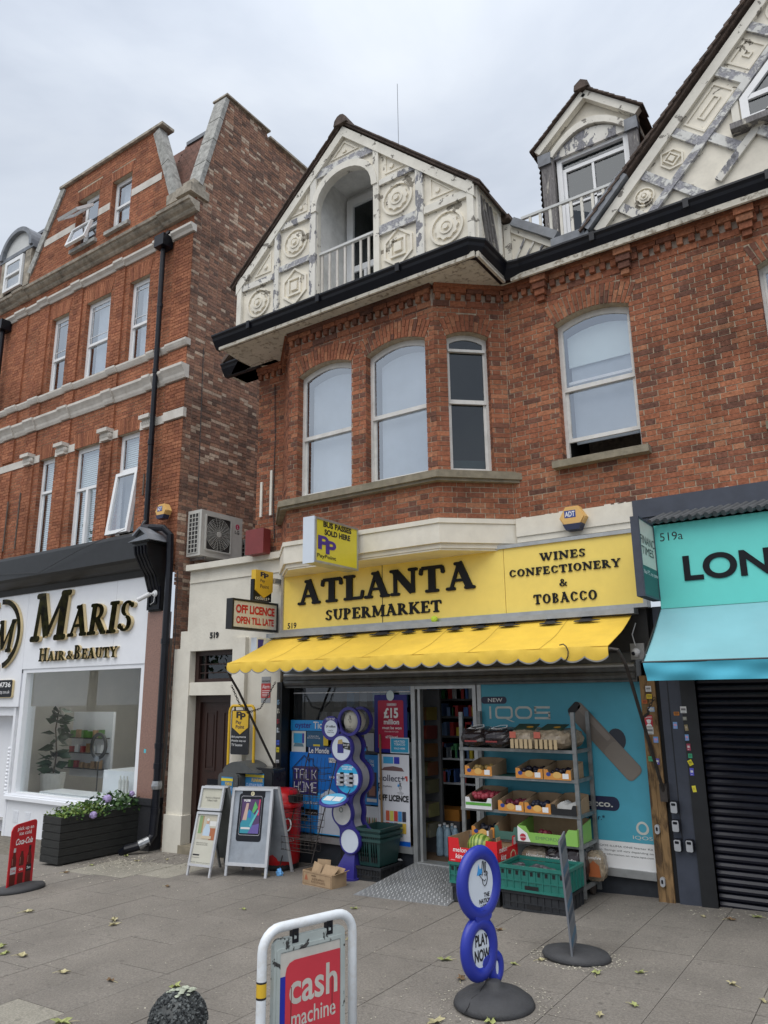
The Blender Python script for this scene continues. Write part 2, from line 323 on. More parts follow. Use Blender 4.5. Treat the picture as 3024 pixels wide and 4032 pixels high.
# heavy slab-serif letters drawn as strokes
def S_(a, b, c, d, w): return ('s', a, b, c, d, w)
def F_(x, y, w, h=.12): return ('f', x, y, w, h)
def A_(x, y, rx, ry, a0, a1, w, k=.5): return ('a', x, y, rx, ry, a0, a1, w, k)
def B_(x, y, r): return ('b', x, y, r)
GL = {
 'A': (1.0, [S_(.17,.03,.47,.97,.11), S_(.45,1,.82,.03,.24), S_(.25,.34,.68,.34,.1), F_(.16,.05,.34), F_(.82,.05,.38), F_(.42,.95,.26)]),
 'T': (.95, [S_(.47,.02,.47,.98,.25), S_(.1,.92,.85,.92,.13), S_(.1,.93,.06,.72,.13), S_(.84,.93,.88,.72,.13), F_(.47,.05,.5), B_(.07,.73,.07), B_(.87,.73,.07)]),
 'L': (.85, [S_(.25,.02,.25,.98,.25), F_(.25,.94,.48), F_(.2,.05,.36), S_(.2,.06,.78,.06,.12), S_(.76,.06,.8,.3,.12), B_(.8,.3,.06)]),
 'N': (1.08, [S_(.2,.02,.2,.95,.13), S_(.88,.05,.88,.98,.13), S_(.2,.93,.86,.1,.25), F_(.14,.94,.3), F_(.19,.05,.36), F_(.88,.94,.36)]),
 'S': (.74, [A_(.37,.73,.28,.24,35,270,.19), A_(.36,.27,.29,.25,90,-145,.2), B_(.6,.82,.085), B_(.12,.19,.09)]),
 'U': (.98, [S_(.24,.35,.24,.96,.24), S_(.8,.35,.8,.96,.12), A_(.52,.36,.33,.33,180,360,.18), F_(.24,.94,.42), F_(.8,.94,.34)]),
 'P': (.84, [S_(.25,.02,.25,.98,.24), A_(.42,.71,.33,.26,92,-92,.2), F_(.22,.94,.36), F_(.25,.05,.46), S_(.25,.93,.45,.93,.1), S_(.25,.49,.45,.49,.1)]),
 'E': (.84, [S_(.25,.02,.25,.98,.24), S_(.1,.93,.72,.93,.12), S_(.1,.06,.74,.06,.12), S_(.3,.51,.58,.51,.1), S_(.72,.93,.72,.72,.1), S_(.75,.06,.77,.3,.1), S_(.58,.62,.58,.4,.09), F_(.18,.94,.3), F_(.18,.05,.3)]),
 'F': (.8, [S_(.25,.02,.25,.98,.24), S_(.1,.93,.72,.93,.12), S_(.3,.5,.58,.5,.1), S_(.72,.93,.72,.7,.1), S_(.58,.62,.58,.38,.09), F_(.25,.05,.48)]),
 'R': (.98, [S_(.25,.02,.25,.98,.24), A_(.42,.72,.31,.25,92,-92,.19), S_(.25,.93,.45,.93,.1), S_(.25,.5,.45,.5,.1), S_(.45,.5,.82,.06,.22), F_(.25,.05,.44), F_(.22,.94,.34), F_(.86,.05,.24)]),
 'M': (1.28, [S_(.2,.03,.22,.96,.12), S_(1.06,.03,1.04,.96,.24), S_(.24,.95,.6,.1,.22), S_(.6,.1,1.0,.95,.1), F_(.2,.05,.34), F_(1.06,.05,.4), F_(.2,.94,.3), F_(1.08,.94,.34)]),
 'K': (1.02, [S_(.25,.02,.25,.98,.24), S_(.34,.45,.8,.93,.1), S_(.45,.56,.86,.06,.23), F_(.25,.05,.42), F_(.25,.94,.42), F_(.8,.94,.34), F_(.88,.05,.3)]),
 'W': (1.4, [S_(.15,.96,.45,.04,.22), S_(.45,.04,.72,.93,.1), S_(.65,.96,.95,.04,.22), S_(.95,.04,1.25,.93,.1), F_(.16,.94,.38), F_(.67,.94,.36), F_(1.25,.94,.28)]),
 'I': (.5, [S_(.25,.02,.25,.98,.25), F_(.25,.05,.46), F_(.25,.94,.46)]),
 'C': (.92, [A_(.48,.5,.38,.47,38,322,.22), B_(.77,.78,.09), S_(.78,.2,.83,.3,.08)]),
 'O': (1.0, [A_(.5,.5,.44,.48,0,360,.24)]),
 'Y': (1.0, [S_(.2,.95,.5,.45,.22), S_(.82,.95,.5,.45,.1), S_(.5,.02,.5,.5,.24), F_(.2,.94,.38), F_(.82,.94,.32), F_(.5,.05,.46)]),
 'B': (.88, [S_(.25,.02,.25,.98,.24), A_(.42,.74,.28,.22,92,-92,.17), A_(.42,.27,.34,.25,92,-92,.19), S_(.1,.94,.45,.94,.09), S_(.1,.05,.45,.05,.09), S_(.25,.51,.45,.51,.09)]),
 'G': (.98, [A_(.48,.5,.38,.47,38,330,.22), S_(.8,.1,.8,.42,.2), F_(.78,.44,.36)]),
 'H': (1.05, [S_(.22,.02,.22,.98,.22), S_(.83,.02,.83,.98,.22), S_(.25,.5,.8,.5,.1), F_(.22,.05,.4), F_(.22,.94,.4), F_(.83,.05,.4), F_(.83,.94,.4)]),
 ' ': (.5, []), '&': (.95, [A_(.42,.75,.2,.2,0,360,.13), A_(.38,.27,.3,.25,60,330,.19), S_(.3,.62,.85,.05,.15), S_(.62,.22,.85,.5,.08), F_(.8,.5,.22,.09)]),
}
def slab(fr, s, u0, v0, u1, v1, material, parent, d=.002, ext=.008, gap=.04, caps=None, name='lettering', per=False, shear=0):
    x = 0; items = []
    for i, ch in enumerate(s):
        k = 1.0 if (caps is None or i in caps) else .72
        w, g = GL[ch.upper()]; items.append((x, k, g)); x += w*k + gap
    tot = x-gap; su = (u1-u0)/tot; sv = v1-v0; mb = MB(); res = []; z = [0]
    for x0, k, g in items:
        mp = lambda a, b: (u0+(x0+a*k+b*k*shear)*su, v0+b*k*sv)
        for q in g:
            z[0] = (z[0]+1) % 17; dd = d+ext+z[0]*.00012
            if q[0] == 's':
                _, a, b, c, e, w = q; l = math.hypot(c-a, e-b); nx, ny = -(e-b)/l*w/2, (c-a)/l*w/2
                pts = [mp(a-nx, b-ny), mp(c-nx, e-ny), mp(c+nx, e+ny), mp(a+nx, b+ny)]
                mb.prism(fr, pts, d, dd)
            elif q[0] == 'f':
                _, a, b, w, h = q; pts = [mp(p, r_) for p, r_ in rrect(a-w/2, b-h/2, a+w/2, b+h/2, h*.45, 3)]; mb.prism(fr, pts, d, dd)
            elif q[0] == 'b':
                _, a, b, r_ = q; mb.prism(fr, [mp(p, t) for p, t in circ(a, b, r_, n=12)], d, dd)
            else:
                _, a, b, rx, ry, a0, a1, w, k2 = q; o1 = []; i1 = []; n = 22
                for i in range(n+1):
                    an = R(a0+(a1-a0)*i/n); ww = w*(k2+(1-k2)*abs(math.cos(an)))
                    o1.append(mp(a+rx*math.cos(an), b+ry*math.sin(an))); i1.append(mp(a+(rx-ww)*math.cos(an), b+(ry-ww*.8)*math.sin(an)))
                if a1 < a0: o1.reverse(); i1.reverse()
                band(mb, fr, o1, i1, d, dd, closed=False)
    return mb.build(name, material, parent)
# ------------------------------------------------------------ common materials
mat('mortar', (.45, .37, .27), .95, var=.25, scale=25, bump=.4, dirt=.5, dcol=(.12, .09, .07))
mat('mortar_grey', (.38, .31, .25), .95, var=.3, scale=25, bump=.4)
mat('white_upvc', (.8, .81, .82), .35, var=.04)
mat('sash_paint', (.68, .67, .64), .5, var=.1, dirt=.35, dcol=(.3, .28, .24), dscale=7)
mat('blind', (.36, .42, .48), .45, var=.2, scale=1.1, dirt=.35, dcol=(.22, .27, .32), dscale=2)
mat('blind_green', (.62, .74, .76), .5, var=.05, scale=2)
mat('blind_grey', (.2, .23, .25), .5, var=.2, scale=3)
mat('net_dark', (.035, .045, .04), .6, var=.7, scale=4)
mat('room_dark', (.012, .012, .013), .9, var=.3)
mat('sill_stone', (.23, .2, .145), .85, var=.25, scale=12, bump=.3, dirt=.6, dcol=(.09, .09, .05))
mat('stone_white', (.62, .59, .54), .75, var=.14, scale=10, bump=.2, dirt=.75, dcol=(.3, .27, .22), dscale=5)
mat('stone_dirty', (.36, .32, .26), .85, var=.4, scale=9, bump=.5, dirt=.9, dcol=(.07, .065, .055), dscale=4)
mat('coping_stone', (.36, .36, .34), .85, var=.35, scale=14, bump=.4, dirt=.8, dcol=(.1, .1, .09), dscale=9)
mat('black_gloss', (.006, .007, .012), .33, var=.2, bump=.08, bscale=14, spec=.35)
mat('letter_black', (.006, .007, .01), .5, var=.1, spec=.25)
mat('black_paint', (.012, .013, .015), .45, var=.25)
mat('lead', (.17, .185, .21), .5, var=.3, scale=8, dirt=.4, dcol=(.3, .3, .3))
mat('tile_brown', (.085, .06, .048), .85, var=.5, scale=14, bump=.5)
mat('tile_red', (.15, .07, .05), .85, var=.5, scale=10, bump=.5)
mat('band_cream', (.70, .66, .57), .6, var=.06, dirt=.25, dcol=(.35, .3, .22), dscale=4)
mat('band_navy', (.045, .053, .075), .5, var=.15, dirt=.2, dcol=(.1, .1, .11))
mat('render_cream', (.66, .63, .55), .85, var=.09, scale=3, bump=.25, bscale=30, dirt=.35, dcol=(.36, .31, .24), dscale=1.6)
mat('grey_white', (.6, .61, .6), .7, var=.1, scale=3)
mat('terrace', (.2, .18, .16), .9, var=.3)

# ------------------------------------------------------------ brickwork
PITCH, BL, BH, JT = .0545, .186, .0885, .0078
def scan(poly, v):
    xs = []
    n = len(poly)
    for i in range(n):
        (a, b), (c, d) = poly[i], poly[(i+1) % n]
        if (b > v) != (d > v): xs.append(a+(v-b)/(d-b)*(c-a))
    xs.sort(); return [(xs[i], xs[i+1]) for i in range(0, len(xs)-1, 2)]
def sub(iv, cut):
    r = []
    for a, b in iv:
        seg = [(a, b)]
        for c, d in cut:
            ns = []
            for p, q in seg:
                if d <= p or c >= q: ns.append((p, q)); continue
                if c > p: ns.append((p, c))
                if d < q: ns.append((d, q))
            seg = ns
        r += seg
    return r
def fill(coll, fr, outer, holes, mi=0, d0=0.0, d1=.0055, z0=-.5, english=False):
    vs = [p[1] for p in outer]; k0 = int((min(vs)-z0)/PITCH)-1; k1 = int((max(vs)-z0)/PITCH)+1
    for k in range(k0, k1+1):
        va = z0+k*PITCH+JT; vb = z0+(k+1)*PITCH
        va2 = max(va, min(vs)); vb2 = min(vb, max(vs))
        if vb2-va2 < .015: continue
        mid = (va2+vb2)/2; iv = scan(outer, mid)
        for h in holes: iv = sub(iv, scan(h, mid))
        per = BL+BH+2*JT
        for a, b in iv:
            if english: 
                w = (BL+JT) if k % 2 else (BH+JT); off = (k % 2)*BH/2; m = math.floor((a-off)/w); pos = off+m*w; seq = [w]
            else:
                off = (k % 2)*(per/2); m = math.floor((a-off)/per); pos = off+m*per; seq = [BL+JT, BH+JT]
            i = 0
            while pos < b:
                w = seq[i % len(seq)]; i += 1; p, q = max(a, pos+random.uniform(0, .002)), min(b, pos+w-JT+random.uniform(-.002, .0015)); pos += w
                if b-q < .035: q = b; pos = b+1
                if q-p > .008:
                    coll.append((fr, p, q, va2+random.uniform(-.0015, .0015), vb2+random.uniform(-.0015, .0015), d0, d1+random.uniform(-.0018, .0022), mi, random.random()*.98+.01))
_unit = {}
def emit_bricks(parent, coll, mats, limit=290):
    key = lambda q: (q[0].P((q[1]+q[2])/2, (q[3]+q[4])/2)-CAM).length
    coll.sort(key=key)
    for q in coll[:limit]:
        fr, a, b, c, d, e, f, mi, tone = q
        mn = mats[mi]
        if mn not in _unit:
            me = bpy.data.meshes.new('brick'); B = MB().box(0, 1, -1, 0, 0, 1); me.from_pydata(B.v, [], B.f); me.materials.append(MATS[mn]); _unit[mn] = me
        o = link('brick', _unit[mn], parent)
        o.matrix_basis = Matrix.Translation(fr.P(a, c, e)) @ Matrix(((fr.u.x, -fr.n.x, 0, 0), (fr.u.y, -fr.n.y, 0, 0), (0, 0, 1, 0), (0, 0, 0, 1))) @ Matrix.Diagonal((b-a, f-e, d-c, 1))
    mb = MB(); idx = []
    for q in coll[limit:]:
        fr, a, b, c, d, e, f, mi, tone = q
        mb.add([fr.P(x, y, z) for z in (e, f) for x, y in ((a,c),(b,c),(b,d),(a,d))], [(4,5,6,7),(0,1,5,4),(1,2,6,5),(2,3,7,6),(3,0,4,7)], tone); idx += [mi]*5
    o = mb.build('brickwork', mats[0], parent, kind='stuff')
    for mn in mats[1:]: o.data.materials.append(MATS[mn])
    o.data.polygons.foreach_set('material_index', idx)
def archtop(u0, u1, vs, rise, n=12):
    c, h = (u0+u1)/2, (u1-u0)/2
    return [(c+h*math.cos(math.pi*i/n), vs+rise*(1-math.cos(math.pi*i/n)**2)) for i in range(n+1)]
def archround(u0, u1, vs, rise, n=14):
    c, h = (u0+u1)/2, (u1-u0)/2
    return [(c+h*math.cos(math.pi*i/n), vs+rise*math.sin(math.pi*i/n)**.9) for i in range(n+1)]
def hole(u0, u1, v0, vs, rise=0):
    return [(u0, v0), (u1, v0)] + (archtop(u0, u1, vs, rise) if rise else [(u1, vs), (u0, vs)])
def voussoirs(parent, fr, u0, u1, vs, rise, h, fan, material, n=15, split=True, d=.012):
    c, w = (u0+u1)/2, (u1-u0)/2
    for i in range(n):
        def pt(t, k):
            u = c+w*t; v = vs+rise*(1-t*t); a = t*fan
            top = vs+rise+h if rise == 0 else v+h*math.cos(a)
            return (u+math.tan(a)*(top-v)*k, v+(top-v)*k)
        t0 = -1+2*i/n+.012; t1 = -1+2*(i+1)/n-.012
        cuts = [0, 1] if not split else ([0, .62, 1] if i % 2 else [0, .34, 1])
        for k0, k1 in zip(cuts, cuts[1:]):
            g = .02 if k1 < 1 else 0
            mb = MB().prism(fr, [pt(t0, k0), pt(t1, k0), pt(t1, k1-g), pt(t0, k1-g)], 0, d+random.uniform(-.002, .003)); mb.build('voussoir', material, parent)
def arch_poly(u0, u1, vs, rise, h, fan):
    c, w = (u0+u1)/2, (u1-u0)/2; lo = []; hi = []
    for i in range(11):
        t = -1+i*.2; u = c+w*t; v = vs+rise*(1-t*t); a = t*fan; top = vs+rise+h if rise == 0 else v+h*math.cos(a)
        lo.append((u, v-.01)); hi.append((u+math.tan(a)*(top-v), top))
    return lo + hi[::-1]
def reveal(parent, fr, hp, depth, material, mortar):
    mb = MB(); n = len(hp)
    for i in range(n):
        (a, b), (c, d) = hp[i], hp[(i+1) % n]
        mb.add([fr.P(a,b,0), fr.P(c,d,0), fr.P(c,d,-depth), fr.P(a,b,-depth)], [(0,1,2,3)])
    mb.build('reveal', mortar, parent)
    us = [p[0] for p in hp]; u0, u1, v0 = min(us), max(us), min(p[1] for p in hp); vt = max(p[1] for p in hp if abs(p[0]-u0) < .001)
    mb = MB(); k = int((v0+.5)/PITCH)
    while -.5+k*PITCH < vt:
        a = max(v0, -.5+k*PITCH+JT); b = min(vt, -.5+(k+1)*PITCH); k += 1
        if b-a < .01: continue
        mb.fbox(fr, u0-.001, u0+.005, a, b, -depth+.01, .005, random.random()); mb.fbox(fr, u1-.005, u1+.001, a, b, -depth+.01, .005, random.random())
    mb.build('reveal_brick', material, parent, kind='stuff')

def sash(parent, fr, u0, u1, v0, vs, rise=0, depth=.1, mid=None, frame='sash_paint', blind='blind', gapL=.05, open_=0, blind_low=None, fw=.035, glass='glass', arch_light=False):
    """a sliding sash window: frame (thing part) > sash, pane, blind"""
    vt = vs+rise; mid = mid or (v0+vt)/2
    o, i = hole(u0, u1, v0, vs, rise), None
    e = fw
    inn = [(u0+e, v0+e*.6), (u1-e, v0+e*.6)] + (archtop(u0+e, u1-e, vs-e*.6, rise*.92) if rise else [(u1-e, vs-e), (u0+e, vs-e)])
    mb = MB(); band(mb, fr, o, inn, -depth-.05, -depth)
    w = mb.build('window', frame, parent)
    m2 = MB(); t = .03
    a, b = u0+e, u1-e
    # lower sash slightly behind the upper one
    lo0 = v0+e*.6+open_; lo1 = mid+open_*.0
    ou = rect(a, lo0, b, lo1+.015); iu = rect(a+t, lo0+t*1.3, b-t, lo1-t*.6)
    band(m2, fr, ou, iu, -depth-.045, -depth-.02)
    top = archtop(a, b, vs-e*.6, rise*.92) if rise else [(b, vs-e), (a, vs-e)]
    topi = archtop(a+t*.7, b-t*.7, vs-e*.6-t, rise*.88) if rise else [(b-t, vs-e-t), (a+t, vs-e-t)]
    band(m2, fr, [(a, mid-.02), (b, mid-.02)]+top, [(a+t*.7, mid+.025), (b-t*.7, mid+.025)]+topi, -depth-.018, -depth+.004)
    m2.build('sash', frame, w)
    MB().prism(fr, rect(a+t*.8, lo0+t, b-t*.8, lo1), -depth-.036, -depth-.033).build('pane', glass, w)
    MB().prism(fr, [(a+t*.5, mid+.01), (b-t*.5, mid+.01)]+[(x, y) for x, y in topi], -depth-.012, -depth-.009).build('pane', glass, w)
    if blind:
        bl = blind_low if blind_low is not None else lo0+.01
        tp = archtop(a+gapL, b-.0, vs-e-.06, rise*.8) if rise else [(b, vs-e-.03), (a+gapL, vs-e-.03)]
        MB().prism(fr, [(a+gapL, bl), (b, bl)]+tp, -depth-.11, -depth-.1).build('blind', blind, w)
    rm = MB(); z = depth+.055
    P = fr.P; q = [(u0, v0), (u1, v0), (u1, vt), (u0, vt)]
    vsx = [P(x, y, -z) for x, y in q]+[P(x, y, -z-.7) for x, y in q]
    rm.add(vsx, [(4,5,6,7), (0,1,5,4), (1,2,6,5), (2,3,7,6), (3,0,4,7)]); rm.build('dark_room', 'room_dark', w)
    return w

# ============================================================ GROUND
def gz(x): return .033*(max(-40, min(40, x))+1.85)
pavemat('paving', (.20, .182, .16))
pavemat('paving_light', (.29, .272, .228))
pavemat('paving_dark', (.195, .177, .155))
mat('joint_dirt', (.14, .125, .10), .95, var=.5, scale=20, bump=.6)
mat('road', (.06, .06, .062), .9, var=.25, bump=.5)
gb = MB(); gb.add([(-300, -300, gz(-40)-.012-.2), (-40, -300, gz(-40)-.012), (-40, 300, gz(-40)-.012), (-300, 300, gz(-40)-.012), (40, -300, gz(40)-.012), (40, 300, gz(40)-.012), (300, -300, gz(40)-.012), (300, 300, gz(40)-.012)], [(0,1,2,3), (1,4,5,2), (4,6,7,5)])
ground = struct(gb.build('ground', 'joint_dirt'))
pave = bpy.data.objects.new('pavement', None); COL.objects.link(pave); struct(pave)
slabs = []
W = .4875
for k in range(-16, 8):
    x0 = -.915+k*W; y = 1.1+(k % 2)*.37+.2*math.sin(k*1.7)
    while y < 7.2:
        ln = random.choice((.74, .74, .74, .6)); y1 = min(y+ln, 7.35)
        slabs.append((x0, x0+W, y, y1)); y += ln
slabs.sort(key=lambda s: (s[0]+.2)**2+(s[2])**2)
def slabmesh(mb, s, g=.0022):
    x0, x1, y0, y1 = s; t = random.uniform(-.0012, .0012)
    z = [gz(x0)+t, gz(x1)+random.uniform(-.001, .001)]
    v = [(x0+g, y0+g, z[0]), (x1-g, y0+g, z[1]), (x1-g, y1-g, z[1]), (x0+g, y1-g, z[0])]
    mb.add(v+[(a, b, c-.03) for a, b, c in v], [(0,1,2,3), (4,5,1,0), (5,6,2,1), (6,7,3,2), (7,4,0,3)])
light = set()
rest = MB()
for i, s in enumerate(slabs):
    cx, cyy = (s[0]+s[1])/2, (s[2]+s[3])/2
    m_ = 'paving_light' if (-5.0 < cx < -4.5 and 2.2 < cyy < 3.3) else random.choice(('paving', 'paving', 'paving_dark'))
    if (-8.6 < cx < -7.0 and 5.7 < cyy < 6.2): m_ = 'paving_light'
    if i < 288: mb = MB(); slabmesh(mb, s); mb.build('paving_slab', m_, pave)
    else: slabmesh(rest, s)
if rest.v: rest.build('far_paving', 'paving', pave, kind='stuff')
side = MB()
for x0, x1, y0, y1 in ((2.9, 40, 0, 7.3), (-40, -8.72, -1.5, 5.9), (-8.72, 40, -1.5, 1.05)): side.add([(x0, y0, gz(x0)-.004), (x1, y0, gz(x1)-.004), (x1, y1, gz(x1)-.004), (x0, y1, gz(x0)-.004)], [(0,1,2,3)])
side.build('outer_paving', 'paving', pave)
rd = MB(); rd.add([(-40, -12, gz(-40)-.006), (40, -12, gz(40)-.006), (40, -1.6, gz(40)-.006), (-40, -1.6, gz(-40)-.006)], [(0,1,2,3)]); struct(rd.build('road', 'road'))

# ============================================================ LEFT BRICK BUILDING
LB = thing('brick_building', 'four storey red brick building with white string courses above the white salon shopfront', 'building', (-11, 6.9, -.3))
F = FY(6.9); FW = 6.9
coll = []
w1 = [(-11.90, -11.43, 4.03, 5.72), (-10.88, -10.20, 4.03, 5.72), (-9.74, -9.20, 4.07, 5.72), (-14.6, -13.9, 4.03, 5.72)]
w2 = [(-11.96, -11.43, 6.93, 8.42), (-10.93, -10.23, 6.93, 8.41), (-9.74, -9.22, 6.93, 8.41), (-14.6, -13.9, 6.93, 8.42)]
w3 = [(-11.50, -10.84, 9.66, 10.70), (-10.47, -9.91, 9.64, 10.66)]
gab = [(-12.92, 9.45), (-8.62, 9.45), (-8.75, 9.72), (-9.3, 11.2), (-11.98, 11.24), (-12.85, 9.78)]
holes1 = [rect(a, c, b, d) for a, b, c, d in w1+w2]
main = [(-15.5, 3.4), (-8.2, 3.4), (-8.2, 9.45), (-15.5, 9.45)]
MB().flat(F, main, 0, holes1).build('wall', 'mortar', LB)
holes3 = [rect(a, c, b, d) for a, b, c, d in w3]
MB().flat(F, gab, 0, holes3).build('attic_wall', 'mortar', LB)
arches = [arch_poly(a, b, d, 0, .26, .22) for a, b, c, d in w1+w2+w3]
fill(coll, F, main, holes1+arches[:8], 0)
fill(coll, F, gab, holes3+arches[8:], 0)
for (a, b, c, d) in w1[:3]+w2[:3]+w3: voussoirs(LB, F, a, b, d, 0, .26 if d < 10 else .2, .22, 'brick_red', n=15, split=False)
for (a, b, c, d) in w1+w2+w3: reveal(LB, F, rect(a, c, b, d), .12, 'brick_red', 'mortar')
# pilasters
for x0, x1 in ((-8.62, -8.2), (-9.08, -8.9), (-11.3, -11.04), (-10.1, -9.86), (-12.35, -12.05), (-13.1, -12.75)):
    for za, zb in ((3.5, 5.66), (5.86, 6.28), (6.52, 6.82), (7.0, 8.74)):
        fr = FY(6.9-.03)
        MB().fbox(F, x0+.002, x1-.002, za, zb, 0, .029).build('pilaster', 'brick_red', LB)
        fill(coll, fr, rect(x0, za, x1, zb), [], 0)
# string courses
def course(name, x0, x1, prof, m, parent, y=6.9, brk=()):
    """a moulded course: prof = list of (z, projection)"""
    mb = MB(); segs = []
    def piece(a, b, ex):
        pts = [(z, p+ex) for z, p in prof]; n = len(pts)
        vs = [(a, y-p, z) for z, p in pts]+[(b, y-p, z) for z, p in pts]+[(a, y, pts[0][0]), (a, y, pts[-1][0]), (b, y, pts[0][0]), (b, y, pts[-1][0])]
        fs = [(i, i+1, n+i+1, n+i) for i in range(n-1)] + [tuple([2*n]+list(range(n))+[2*n+1])[::-1], tuple([2*n+2]+list(range(n, 2*n))+[2*n+3]), (0, n, 2*n+2, 2*n), (n-1, 2*n-1, 2*n+3, 2*n+1)]
        mb.add(vs, fs)
    cur = x0
    for a, b in brk:
        if a > cur: piece(cur, a-.0005, 0)
        piece(a, b, .032); cur = b+.0005
    if cur < x1: piece(cur, x1, 0)
    return mb.build(name, m, parent)
PB = [(-13.1, -12.75), (-12.35, -12.05), (-11.3, -11.04), (-10.1, -9.86), (-9.08, -8.9), (-8.64, -8.16)]
course('string_course', -15.5, -8.16, [(6.30, .03), (6.34, .05), (6.38, .06), (6.43, .09), (6.47, .12), (6.51, .12)], 'stone_white', LB, brk=PB)
course('sill_course', -15.5, -8.16, [(6.83, .03), (6.86, .05), (6.90, .07), (6.93, .07)], 'stone_white', LB, brk=PB)
course('string_course', -15.5, -8.16, [(8.76, .03), (8.80, .05), (8.84, .09), (8.88, .09)], 'stone_white', LB, brk=PB)
course('cornice', -15.5, -8.12, [(9.10, .03), (9.125, .06), (9.15, .07), (9.17, .12), (9.195, .15), (9.22, .16), (9.225, .19), (9.27, .2)], 'stone_dirty', LB, brk=[(-13.1, -12.75), (-8.9, -8.12)])
cb = [(-12.3, -12.05), (-11.3, -11.05), (-10.11, -9.86), (-9.08, -8.84)]
xs = [-15.5]+[v for p in ((-12.05, -11.9), (-11.43, -11.3), (-11.05, -10.88), (-10.2, -10.11), (-9.86, -9.74), (-9.2, -9.08), (-8.84, -8.66)) for v in p]
mb = MB(); mb.fbox(F, -15.5, -12.3, 5.69, 5.82, 0, .02)
for a, b in ((-12.3, -11.9), (-11.43, -10.88), (-10.2, -9.74), (-9.2, -8.64)): mb.fbox(F, a, b, 5.69, 5.82, 0, .02)
mb.fbox(F, -8.62, -8.17, 5.69, 5.83, 0, .06); mb.build('impost_band', 'stone_white', LB)
for a, b in cb:
    mb = MB(); mb.fbox(F, a, b, 5.80, 5.86, 0, .15)
    for k in range(5): mb.ball((a+.03+k*(b-a-.06)/4, 6.84, 5.75), .045, 8, 6, (.75, 1.1, 1.2))
    mb.fbox(F, a+.02, b-.02, 5.67, 5.80, 0, .09); mb.build('carved_corbel', 'stone_white', LB)
# coping of the attic gable
def slope_strip(name, fr, p, q, w, d0, d1, m, parent, nb=4):
    (a, b), (c, d) = p, q
    for i in range(nb):
        t0, t1 = i/nb, (i+1)/nb-.006
        l = math.hypot(c-a, d-b); nx, ny = -(d-b)/l*w/2, (c-a)/l*w/2
        A = (a+(c-a)*t0, b+(d-b)*t0); B = (a+(c-a)*t1, b+(d-b)*t1)
        MB().prism(fr, [(A[0]-nx, A[1]-ny), (B[0]-nx, B[1]-ny), (B[0]+nx, B[1]+ny), (A[0]+nx, A[1]+ny)], d0, d1+random.uniform(-.006, .006)).build(name, m, parent)
slope_strip('coping_stone', F, (-8.72, 9.62), (-9.3, 11.16), .17, -.13, .04, 'coping_stone', LB, 4)
slope_strip('coping_stone', F, (-12.9, 9.7), (-12.0, 11.2), .15, -.13, .04, 'coping_stone', LB, 4)
MB().box(-12.1, -9.12, 6.84, 7.1, 11.2, 11.25).build('parapet_capping', 'stone_dirty', LB)
MB().box(-8.82, -8.55, 6.8, 7.1, 9.44, 9.62).build('kneeler_stone', 'stone_dirty', LB)
MB().box(-8.5, -8.14, 6.72, 7.1, 9.4, 9.55).box(-8.44, -8.18, 6.8, 7.05, 9.55, 9.68).build('kneeler_stone', 'stone_dirty', LB)
# side wall
SX = FX(-8.2)
sidep = [(6.9, -.4), (6.9, 9.68), (6.97, 9.74), (7.42, 11.68), (8.42, 11.66), (8.45, 11.55), (14, 11.5), (14, -.4)]
MB().flat(SX, sidep, 0).build('side_wall', 'mortar_grey', LB)
fill(coll, SX, [(6.872, 3.2), (6.872, 9.1), (6.9, 9.1), (6.9, 9.68), (6.97, 9.74), (7.42, 11.66), (8.42, 11.64), (8.45, 11.53), (10.6, 11.5), (10.6, 3.2)], [], 1, english=True)
fill(coll, SX, rect(6.9, -.3, 7.2, 3.2), [], 1, english=True)
MB().box(-8.5, -8.14, 7.38, 8.46, 11.68, 11.71).box(-8.5, -8.14, 8.46, 14, 11.56, 11.6).build('parapet_capping', 'stone_dirty', LB)
pf = Fr((-8.42, 0, 0), (0, 1, 0))
for i in range(4):
    t0, t1 = i/4, (i+1)/4-.008
    a = Vector((0, 6.93, 9.66)).lerp(Vector((0, 7.42, 11.66)), t0); b = Vector((0, 6.93, 9.66)).lerp(Vector((0, 7.42, 11.66)), t1)
    mb = MB(); mb.add([(-8.46, a.y-.03, a.z), (-8.17, a.y-.03, a.z), (-8.17, b.y-.03, b.z), (-8.46, b.y-.03, b.z), (-8.46, a.y+.25, a.z-.04), (-8.17, a.y+.05, a.z-.01), (-8.17, b.y+.05, b.z-.01), (-8.46, b.y+.25, b.z-.04)],
        [(0,1,2,3), (1,5,6,2), (3,2,6,7), (4,0,3,7), (0,4,5,1)]); mb.build('coping_stone', 'coping_stone', LB)
# mansard
rf = MB(); rf.add([(-15.5, 6.95, 9.4), (-8.46, 6.95, 9.4), (-8.46, 7.5, 11.22), (-15.5, 7.5, 11.22), (-8.46, 14, 11.3), (-15.5, 14, 11.3)], [(0,1,2,3), (3,2,4,5)]); roof = rf.build('roof', 'tile_red', LB)
cnt = 0
for r_ in range(22):
    z = 9.45+r_*.08; y = 6.95+(z-9.4)/1.82*.55
    x = -9.32+(r_ % 2)*.06
    while x < -8.5:
        MB().add([(x, y-.022, z), (x+.115, y-.022, z), (x+.115, y+.0, z+.1), (x, y+.0, z+.1), (x, y-.006, z), (x+.115, y-.006, z)], [(0,1,2,3), (4,5,1,0)]).build('roof_tile', 'tile_red', roof); x += .12
mb = MB()
for r_ in range(22):
    z = 9.45+r_*.08; y = 6.95+(z-9.4)/1.82*.55; x = -15.4+(r_ % 2)*.06
    while x < -12.2:
        mb.add([(x, y-.022, z), (x+.115, y-.022, z), (x+.115, y, z+.1), (x, y, z+.1)], [(0,1,2,3)]); x += .12
mb.build('roof_tiling', 'tile_red', roof, kind='stuff')
